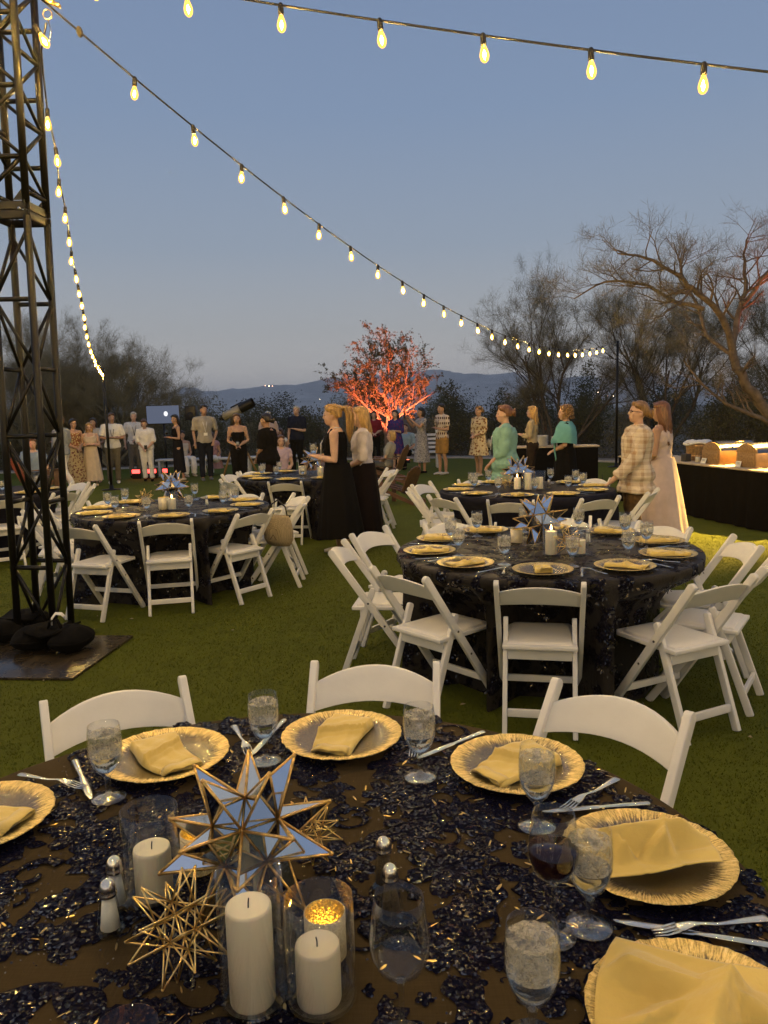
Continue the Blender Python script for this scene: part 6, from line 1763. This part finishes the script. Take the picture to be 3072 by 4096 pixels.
    # --- clothes
    def torso_shell(b, z0, z1, ease, flare=0.0):
        rg = []
        zs = [z for z, *_ in TORSO]
        N = 12
        for i in range(N + 1):
            z = z0 + (z1 - z0) * i / N
            for (a_, rx0, ry0, y0), (c_, rx1, ry1, y1) in zip(TORSO, TORSO[1:]):
                if a_ <= z <= c_ or (z < TORSO[1][0] and c_ == TORSO[2][0]):
                    u = min(1, max(0, (z - a_) / (c_ - a_))); rx, ry, yy = rx0 + (rx1 - rx0) * u, ry0 + (ry1 - ry0) * u, y0 + (y1 - y0) * u; break
            f = flare * max(0, (1.10 - z) / .3)
            rg.append([up(p) for p in oval((0, yy, z), rx * bw + ease + f, ry * bw + ease + f * .8, 20)])
        b.rings(rg)
        if sex == 'f' and z1 > 1.2 > z0:
            for s in (-1, 1): b.ell(up((s * .066 * bw, .066, 1.225)), ((.062 + ease * .8) * k, (.058 + ease * .7) * k, (.068 + ease) * k), 12, 8)
    def sleeves(b, frac, ease):
        for s in (-1, 1):
            A, E_, W_ = [up(p) for p in J[s]]; f = bw ** .6
            P = [A.lerp(up((0, -.01, 1.39)), .35), A]; rd = [.052 * k * f + ease, .056 * k * f + ease]
            l1, l2 = (E_ - A).length, (W_ - E_).length; tot = frac * (l1 + l2)
            for q in (.25, .5, .75, 1.0):
                d = q * tot
                P.append(A.lerp(E_, d / l1) if d <= l1 else E_.lerp(W_, (d - l1) / l2)); rd.append((.050 - .018 * min(1, d / (l1 + l2))) * k * f + ease)
            b.tube(P, rd, 12)
    def skirt(name, mat, zw, zh, w0, w1, folds, amp, th=0):
        b = MB(); n = 96; rg = []
        for i in range(13):
            u = i / 12; z = zw + (zh - zw) * u
            rx = w0 + (w1 - w0) * u ** .85
            ring = []
            for q in range(n):
                a = 2 * pi * q / n; f = 1 + amp * u * (sin(folds * a + 1.7 * sin(2 * a + h)) + .5 * sin((folds + 5) * a + 2))
                p = V((rx * f * cos(a), rx * .80 * f * sin(a) - .008 + stride * .0, z))
                ring.append(up(p) if z > .88 else V((p.x, p.y, p.z - drop)) * k)
            rg.append(ring)
        b.rings(rg, cap=False); return b.build(name, mat, root)
    for w in wear:
        kind, mat = w[0], w[1]; op = w[2] if len(w) > 2 else {}
        if kind in ('shirt', 'top', 'blouse'):
            b = MB(); e = op.get('ease', .014)
            torso_shell(b, op.get('hem', .86), op.get('neck', 1.41), e, op.get('flare', .0))
            if op.get('sleeve', .5) > 0:
                b.tube([up((-sw * .9, -.008, 1.385)), up((0, -.016, 1.405)), up((sw * .9, -.008, 1.385))], [.050 * k + e * .7] * 3, 12)
                sleeves(b, op.get('sleeve', .5), e * .9)
            if op.get('collar'):
                b.tube([up((.055 * cos(a), .052 * sin(a) - .005, 1.445)) for a in [2 * pi * i / 14 for i in range(15)]], .016 * k, 8)
            if op.get('straps'):
                for s in (-1, 1): b.tube([up((s * .085, .085, 1.30)), up((s * .095, .03, 1.42)), up((s * .085, -.085, 1.30))], .014 * k if not op.get('wide') else .030 * k, 8)
            soft(b.build('top' if kind != 'shirt' else 'shirt', mat, root), .011 if near else .017, 3, .030)
        elif kind == 'skirt':
            skirt('skirt', mat, op.get('waist', 1.04), op['hem'], op.get('w0', .160 * bw), op.get('w1', .25 * bw), op.get('folds', 9), op.get('amp', .05))
        elif kind in ('trousers', 'shorts'):
            b = MB(); e = op.get('ease', .013)
            if seated: b.rings([[V(p) * k for p in oval((0, yy, z - drop), rx * bw + e, ry * bw + e, 18)] for z, rx, ry, yy in ((.82, .14, .12, .02), (.90, .168, .12, 0), (1.00, .15, .105, 0))])
            else: torso_shell(b, .80, op.get('waist', 1.03), e)
            for s in (-1, 1):
                L = [p * k for p in legs[s]]; f = bw ** .7
                if kind == 'shorts': b.tube([L[0], L[0].lerp(L[1], .5), L[0].lerp(L[1], .9)], [.094 * k * f + e, .088 * k * f + e, .084 * k * f + e], 12)
                else: b.tube([L[0], L[0].lerp(L[1], .5), L[1], L[2], L[2].lerp(L[3], .6), L[3] + V((0, 0, .0))], [.090 * k * f + e, .074 * k * f + e, .056 * k * f + e, .054 * k * f + e, .050 * k * f + e, .052 * k * f + e * op.get('bell', 1.0)], 12)
            soft(b.build(kind, mat, root), .012 if near else .018, 3, .022)
        elif kind == 'shoes':
            for s in (-1, 1):
                a = legs[s][3] * k; b = MB()
                b.tube([a + V((0, -.062, -.050)) * k, a + V((0, -.01, -.046)) * k, a + V((0, .085, -.055)) * k, a + V((0, .175, -.064)) * k], [.036 * k, .046 * k, .043 * k, .024 * k], 12, flat=.75)
                b.v = [(x, y, max(z, (a.z - .083 * k))) for x, y, z in b.v]
                b.build('shoe', mat, root)
        elif kind == 'shawl':
            b = MB()
            rg = []
            for z, rx, ry in ((1.46, .075, .075), (1.425, .19, .10), (1.37, .245, .13), (1.27, .265, .15), (1.19, .268, .155), (1.13, .265, .15)):
                rg.append([up((rx * bw * (1 + .03 * sin(7 * a)) * cos(a), ry * bw * sin(a) + (.05 if z < 1.2 and sin(a) > 0 else 0), z - .05 * (1 - abs(cos(a))) * (1 if z < 1.2 else 0))) for a in [2 * pi * q / 40 for q in range(40)]])
            b.rings(rg, cap=False); b.build('shawl', mat, root)
            for s in (-1, 1):
                b = MB(); rg = []
                for i in range(9):
                    u = i / 8; z = 1.40 - .86 * u
                    rg.append([up((s * .07 + dx * (1 + .1 * sin(5 * u)), .105 + .055 * sin(pi * min(1, u * 1.4)) + dy, z)) for dx, dy in ((-.055, 0), (-.02, .022), (.02, .012), (.055, .0), (.02, -.008), (-.02, -.006))])
                b.rings(rg); b.build('shawl_end', mat, root)
    if lanyard:
        m = M_LANYARD if lanyard == 'white' else M_WICK
        b = MB()
        for s in (-1, 1): b.tube([up((s * .03, -.068, 1.445)), up((s * .062, -.02, 1.455)), up((s * .058, .068, 1.40)), up((s * .035, .125 * bw + .02, 1.28)), up((0, .130 * bw + .025, 1.10))], .0055 * k, 5)
        b.build('lanyard', m, root)
        b = MB(); b.box(up((0, .135 * bw + .028, 1.055)), (.085 * k, .005, .065 * k)); b.build('badge', M_CARD, root, smooth=False)
    if hold:
        for side, what in hold:
            A, E_, W_ = [up(p) for p in J[side]]; q = W_ + (W_ - E_).normalized() * .085 * k
            Mw = Matrix.Translation(Vector(loc)) @ Matrix.Rotation(radians(face), 4, 'Z')
            p = Mw @ q
            if what == 'phone':
                b = MB(); b.box((0, 0, .05), (.075, .009, .15)); o = b.build('smartphone', M_BLACKMETAL, bevel=.004); o.location = p; o.rotation_euler = (0, 0, radians(face)); tag(o, 'dark phone held by the ' + ' '.join(label.split()[:8]), 'phone')
            elif what in ('wine', 'glass', 'tumbler'):
                o = thing('wine_glass' if what == 'wine' else 'drinking_glass', what_label(what, label), 'glass', p - V((0, 0, .06)), 0, 'drinks in hands')
                if what == 'wine': parts_of(o, WINE)
                else: parts_of(o, GOBLET)
    return root
F = dict
C = cloth
black = C('black', (.0075, .0065, .006), rough=.9); white = C('white', (.82, .79, .74)); cream = C('cream', (.60, .52, .40))
# ---- near figures
person('woman with a blonde ponytail in a long sleeveless black dress', (-.50, 8.78, 0), 88, 1.70, 'fair', ('blonde', 'ponytail'), 'f', 1.16, ('hold', 'hold'),
       [('top', black, F(sleeve=0, straps=True, wide=True, hem=1.0, neck=1.40, ease=.014)), ('skirt', black, F(hem=.22, w0=.180, w1=.335, folds=9, amp=.04)), ('shoes', C('sandal', (.55, .50, .44)))], near=True, lanyard='white', hold=[(1, 'glass')])
person('woman with long blonde hair and a white shawl, half hidden by the black dress', (-.23, 9.2, 0), 92, 1.67, 'fair', ('blonde', 'long'), 'f', 1.0, ('clasp', 'clasp'),
       [('top', C('whiteblouse', (.66, .58, .54)), F(sleeve=.55, hem=1.0, neck=1.41, ease=.024)), ('skirt', C('darkplum', (.010, .006, .006)), F(hem=.20, w0=.17, w1=.28, folds=7, amp=.04)), ('shoes', black)], near=True)
person('woman in a cream plaid overshirt and brown trousers resting a hand on a chair', (2.66, 8.15, 0), 92, 1.64, 'fair', ('darkblonde', 'bun'), 'f', 1.25, (((.225, .10, 1.08), (.13, .33, .84)), 'down'),
       [('shirt', C('plaid', (.66, .57, .44), 'plaid', (.33, .20, .11)), F(sleeve=.86, hem=.72, neck=1.43, ease=.028, flare=.025, collar=True)), ('trousers', C('browntrouser', (.13, .080, .035)), F(ease=.016)), ('shoes', black)], near=True, glasses=True, headtilt=-6)
person('woman with long auburn hair in a pale sleeveless ankle-length dress', (3.28, 8.95, 0), 48, 1.63, 'tan', ('auburn', 'long'), 'f', 1.0, ('clasp', 'clasp'),
       [('top', C('paledress', (.62, .50, .46)), F(sleeve=0, straps=True, wide=True, hem=.98, neck=1.38, ease=.012)), ('skirt', C('paledress', (.62, .50, .46)), F(hem=.07, w0=.158, w1=.36, folds=8, amp=.06)), ('shoes', cream)], near=True)
person('woman in a mint green tunic with her hair pinned up', (1.62, 10.25, 0), 82, 1.64, 'fair', ('auburn', 'updo'), 'f', 1.32, ('low', 'low'),
       [('shirt', C('mint', (.25, .44, .36)), F(sleeve=.72, hem=.68, neck=1.41, ease=.030, flare=.03)), ('trousers', cream, F()), ('shoes', cream)], near=True, lanyard='white')
person('woman with curly hair in a turquoise shawl over a black dress', (2.76, 11.7, 0), 74, 1.62, 'fair', ('darkblonde', 'curly'), 'f', 1.15, ('clasp', 'clasp'),
       [('top', black, F(sleeve=.3, hem=.95, neck=1.38, ease=.014)), ('skirt', black, F(hem=.35, w0=.18, w1=.27)), ('shawl', C('turquoise', (.16, .40, .38))), ('shoes', black)], near=True)
person('blonde woman in a tan shirt and dark trousers at the service table', (2.86, 14.8, 0), 66, 1.62, 'fair', ('blonde', 'long'), 'f', .95, ('hold', 'hold'),
       [('shirt', C('tanshirt', (.46, .37, .22)), F(sleeve=.9, hem=.98, neck=1.43, collar=True)), ('trousers', C('darkbrown', (.03, .02, .014)), F()), ('shoes', black)], lanyard='black')
# ---- along the back, from the pole leftwards
person('woman in a short cream floral dress with a handbag on her arm', (2.29, 18.4, 0), 128, 1.66, 'tan', ('darkblonde', 'bun'), 'f', .95, ('clasp', 'clasp'),
       [('top', C('floralcream', (.62, .50, .30), 'floral', (.22, .10, .04)), F(sleeve=.75, hem=.98, neck=1.42, ease=.02)), ('skirt', C('floralcream', (.6, .5, .3)), F(hem=.52, w0=.158, w1=.26, folds=10)), ('shoes', cream)])
person('man in a patterned short-sleeved shirt and tan shorts, hand on hip', (1.48, 19.1, 0), 120, 1.74, 'tan', ('dark', 'short'), 'm', .98, ('hold', 'hip'),
       [('shirt', C('batik', (.60, .50, .40), 'rows', (.10, .055, .04)), F(sleeve=.36, hem=.86, neck=1.43, collar=True, ease=.022)), ('shorts', C('tanshort', (.36, .20, .06)), F(ease=.02)), ('shoes', C('sneaker', (.55, .52, .48)))], lanyard='black')
person('woman in a long grey print dress photographing with a raised phone', (.99, 19.7, 0), 112, 1.66, 'tan', ('dark', 'bob'), 'f', 1.02, ('phone', 'phone'),
       [('top', C('greyprint', (.40, .38, .37), 'floral', (.16, .15, .16), 2.2), F(sleeve=.22, hem=.98, neck=1.40)), ('skirt', C('greyprint', (.4, .38, .37)), F(hem=.30, w0=.165, w1=.25, folds=8)), ('shoes', black)], hold=[(1, 'phone')])
person('woman with long dark hair in a blue and purple patterned dress', (.36, 20.6, 0), 150, 1.62, 'fair', ('dark', 'long'), 'f', 1.0, ('hold', 'hold'),
       [('top', C('bluepurple', (.035, .035, .16), 'floral', (.14, .03, .12), 1.3), F(sleeve=.65, hem=.98, neck=1.41, ease=.022)), ('skirt', C('bluepurple', (.03, .03, .16)), F(hem=.50, w0=.165, w1=.25)), ('shoes', cream)])
person('woman in red, half hidden behind the blonde women', (-.20, 23.6, 0), 180, 1.60, 'fair', ('dark', 'long'), 'f', 1.0, ('clasp', 'clasp'), [('shirt', C('redtop', (.20, .02, .03)), F(sleeve=.5)), ('trousers', black)])
person('seated blonde woman with glasses in a grey striped top', (.10, 17.0, 0), 76, 1.60, 'fair', ('blonde', 'bob'), 'f', 1.05, ('low', 'low'), [('shirt', C('greystripe', (.34, .33, .28)), F(sleeve=.4, hem=.88)), ('trousers', C('greypant', (.12, .12, .11)), F()), ('shoes', cream)], seated=True, lean=-12, glasses=True)
person('seated guest in a light blue shirt on the white slatted bench', (.66, 21.5, 0), 160, 1.68, 'fair', ('brown', 'short'), 'm', 1.05, ('low', 'low'), [('shirt', C('lightblue', (.33, .44, .50)), F(sleeve=.4, hem=.88)), ('trousers', black, F()), ('shoes', black)], seated=True)
person('grey-haired man in a dark navy shirt standing by the shrubs', (-2.30, 20.6, 0), 150, 1.80, 'fair', ('grey', 'short'), 'm', 1.08, ('hold', 'down'), [('shirt', C('navyshirt', (.016, .019, .034)), F(sleeve=.42, hem=.86, neck=1.43, collar=True, ease=.022)), ('trousers', black, F()), ('shoes', black)], headturn=20)
person('grey-haired person in a pale pink shirt beside the man in navy', (-3.05, 21.0, 0), 200, 1.68, 'fair', ('grey', 'short'), 'm', 1.0, ('hold', 'hold'), [('shirt', C('palepink', (.56, .42, .36)), F(sleeve=.45, hem=.86, collar=True)), ('trousers', C('greypant2', (.15, .14, .13)), F()), ('shoes', black)], hold=[(1, 'tumbler')])
person('woman with dark tied hair in a loose black top with a white lanyard', (-1.95, 13.1, 0), 70, 1.62, 'olive', ('dark', 'bun'), 'f', 1.28, ('low', 'low'), [('shirt', black, F(sleeve=.48, hem=.80, neck=1.41, ease=.03, flare=.03)), ('trousers', C('darkmaroon', (.022, .012, .011)), F(ease=.03)), ('shoes', black)], lanyard='white', near=True)
person('woman with long brown hair in a strapless black jumpsuit', (-3.15, 17.0, 0), 190, 1.64, 'tan', ('brown', 'long'), 'f', .97, ('clasp', 'clasp'), [('top', black, F(sleeve=0, hem=.95, neck=1.29, ease=.010)), ('trousers', black, F(ease=.03)), ('shoes', black)], hold=[(-1, 'tumbler')])
person('tall man in a checked grey shirt with a white lanyard', (-4.42, 19.3, 0), 200, 1.88, 'tan', ('dark', 'short'), 'm', 1.0, ('pocket', 'down'), [('shirt', C('checked', (.42, .38, .31), 'gingham', (.27, .24, .20)), F(sleeve=.45, hem=.85, neck=1.43, collar=True, ease=.022)), ('trousers', C('darkjean', (.013, .015, .022)), F()), ('shoes', C('greyshoe', (.12, .13, .14)))], lanyard='white', headturn=10)
person('woman with long dark hair in a black maxi dress holding red wine', (-5.12, 19.4, 0), 120, 1.66, 'tan', ('dark', 'longback'), 'f', .95, ('hold', 'hold'), [('top', black, F(sleeve=0, straps=True, hem=.98, neck=1.36, ease=.010)), ('skirt', C('blackmaxi', (.012, .011, .013)), F(hem=.22, w0=.150, w1=.19, folds=6, amp=.03)), ('shoes', cream)], hold=[(-1, 'wine')], headturn=30)
person('woman in a white shirt and white trousers looking down at her phone', (-5.97, 19.6, 0), 190, 1.58, 'fair', ('brown', 'bob'), 'f', 1.12, ('low', 'low'), [('shirt', white, F(sleeve=.55, hem=.86, neck=1.42, ease=.026)), ('trousers', C('whitetrouser', (.80, .76, .70)), F()), ('shoes', black)], headtilt=22, hold=[(1, 'phone')])
person('man in a white shirt and olive trousers with folded arms', (-6.68, 19.1, 0), 200, 1.74, 'tan', ('brown', 'short'), 'm', 1.05, ('crossed', 'crossed'), [('shirt', C('whitepolo', (.80, .77, .70)), F(sleeve=.36, hem=.86, neck=1.43, collar=True, ease=.02)), ('trousers', C('olivepant', (.15, .13, .09)), F()), ('shoes', C('whiteshoe', (.66, .64, .60)))], lanyard='black', headturn=20)
person('man in a white shirt and grey trousers behind the one with folded arms', (-6.72, 20.9, 0), 200, 1.76, 'fair', ('grey', 'short'), 'm', 1.05, ('clasp', 'down'), [('shirt', C('whiteshirt2', (.60, .60, .60)), F(sleeve=.42, hem=.86, collar=True)), ('trousers', C('greytrouser', (.14, .13, .11)), F()), ('shoes', black)], lanyard='black')
person('woman with blonde hair and sunglasses in a long beige dress, arms folded', (-7.02, 18.6, 0), 205, 1.52, 'fair', ('blonde', 'long'), 'f', 1.05, ('crossed', 'crossed'), [('top', C('beigedress', (.62, .51, .38)), F(sleeve=0, straps=True, wide=True, hem=.98, neck=1.34)), ('skirt', C('beigedress', (.5, .4, .29)), F(hem=.16, w0=.165, w1=.27, folds=8)), ('shoes', cream)], glasses=True)
person('woman with long dark hair looking over the shoulder of the beige dress', (-7.30, 19.6, 0), 185, 1.63, 'tan', ('dark', 'long'), 'f', 1.0, ('clasp', 'clasp'), [('shirt', C('creamtop', (.52, .46, .38)), F(sleeve=.2)), ('trousers', black, F())])
person('woman with glasses in a bare-shouldered top and floral skirt', (-7.28, 18.3, 0), 230, 1.62, 'tan', ('dark', 'bun'), 'f', 1.0, ('clasp', 'clasp'), [('top', C('rusttop', (.26, .10, .05), 'floral', (.5, .4, .2), 1.5), F(sleeve=0, straps=True, hem=.98, neck=1.36)), ('skirt', C('floralskirt', (.42, .33, .18), 'floral', (.16, .06, .05), 1.2), F(hem=.14, w0=.16, w1=.25)), ('shoes', cream)], glasses=True)
person('man in a grey-blue shirt and white trousers walking behind the truss', (-7.05, 17.0, 0), 75, 1.68, 'tan', ('brown', 'short'), 'm', 1.0, ('clasp', 'hold'), [('shirt', C('greyblue', (.26, .28, .31)), F(sleeve=.75, hem=.86, neck=1.43, collar=True, ease=.022)), ('trousers', C('whitetrouser', (.80, .76, .70)), F()), ('shoes', C('brownshoe', (.09, .05, .03)))], stride=.26)
# ---- seated guests
person('seated woman with glasses in a lilac top beside the garden chair', (-2.02, 15.4, 0), 200, 1.60, 'fair', ('brown', 'bob'), 'f', 1.0, ('low', 'low'), [('shirt', C('lilac', (.50, .38, .44)), F(sleeve=.25, hem=.88)), ('trousers', C('greypant', (.12, .12, .11)), F()), ('shoes', black)], seated=True, glasses=True)
person('seated woman with dark hair twisting round on the white bench', (-5.45, 21.1, 0), 215, 1.64, 'tan', ('dark', 'bun'), 'f', 1.0, ('low', 'low'), [('top', C('creamtop', (.5, .46, .4)), F(sleeve=0, straps=True, hem=.9, neck=1.36)), ('trousers', white, F(ease=.03)), ('shoes', cream)], seated=True, headturn=-30)
person('seated woman in pink at the right end of the white bench', (-4.62, 21.2, 0), 165, 1.62, 'tan', ('brown', 'long'), 'f', 1.0, ('low', 'low'), [('top', C('pinktop', (.44, .26, .28)), F(sleeve=.15, hem=.9, neck=1.38)), ('skirt', C('pinkskirt', (.44, .28, .32)), F(hem=.62, w0=.17, w1=.24)), ('trousers', white, F(ease=.03)), ('shoes', cream)], seated=True, lean=15)
person('seated woman in white on the bench behind the telescope', (-2.75, 21.3, 0), 150, 1.64, 'tan', ('brown', 'long'), 'f', 1.0, ('low', 'low'), [('top', white, F(sleeve=.1, hem=.9, neck=1.38)), ('trousers', white, F(ease=.02)), ('shoes', cream)], seated=True, lean=8)
person('seated guest with red light on the face at the left border', (-7.35, 16.25, 0), 205, 1.68, 'fair', ('brown', 'short'), 'm', 1.1, ('low', 'low'), [('shirt', C('blueprint', (.25, .32, .42)), F(sleeve=.4, hem=.88)), ('trousers', C('greypant', (.12, .12, .11)), F()), ('shoes', black)], seated=True)
# small things the guests carry
o = thing('shoulder_bag', 'small pale shoulder bag hanging beside the cream floral dress', 'bag', (2.56, 18.45, .70), 0)
b = MB(); b.ell((0, 0, .08), (.05, .10, .11), 14, 10); b.build('body', C('bagleather', (.52, .48, .42)), o)
b = MB(); b.tube([(0, -.06, .15), (-.05, -.03, .40), (-.12, 0, .66), (-.05, .03, .40), (0, .06, .15)], .007, 6); b.build('strap', M_WICK, o)
uplight('red lamp lighting the seated guests at the left border', (-8.6, 15.4, 0), (-7.4, 16.2, .9), 120, .9)
# ---------------------------------------------------------------- the evening air
hz = MB(); hz.box((0, 1700, 58), (4600, 4600, 128))
t = NT('evening_air')
vol = t.n('VolumePrincipled', {'Color': (0.97, 0.97, 1.0), 'Density': 0.00032, 'Anisotropy': 0.0})
t.t.links.new(vol.outputs[0], t.out.inputs['Volume'])
tag(hz.build('haze', t.m, smooth=False), 'thin blue evening haze over the whole desert', 'haze', kind='stuff')
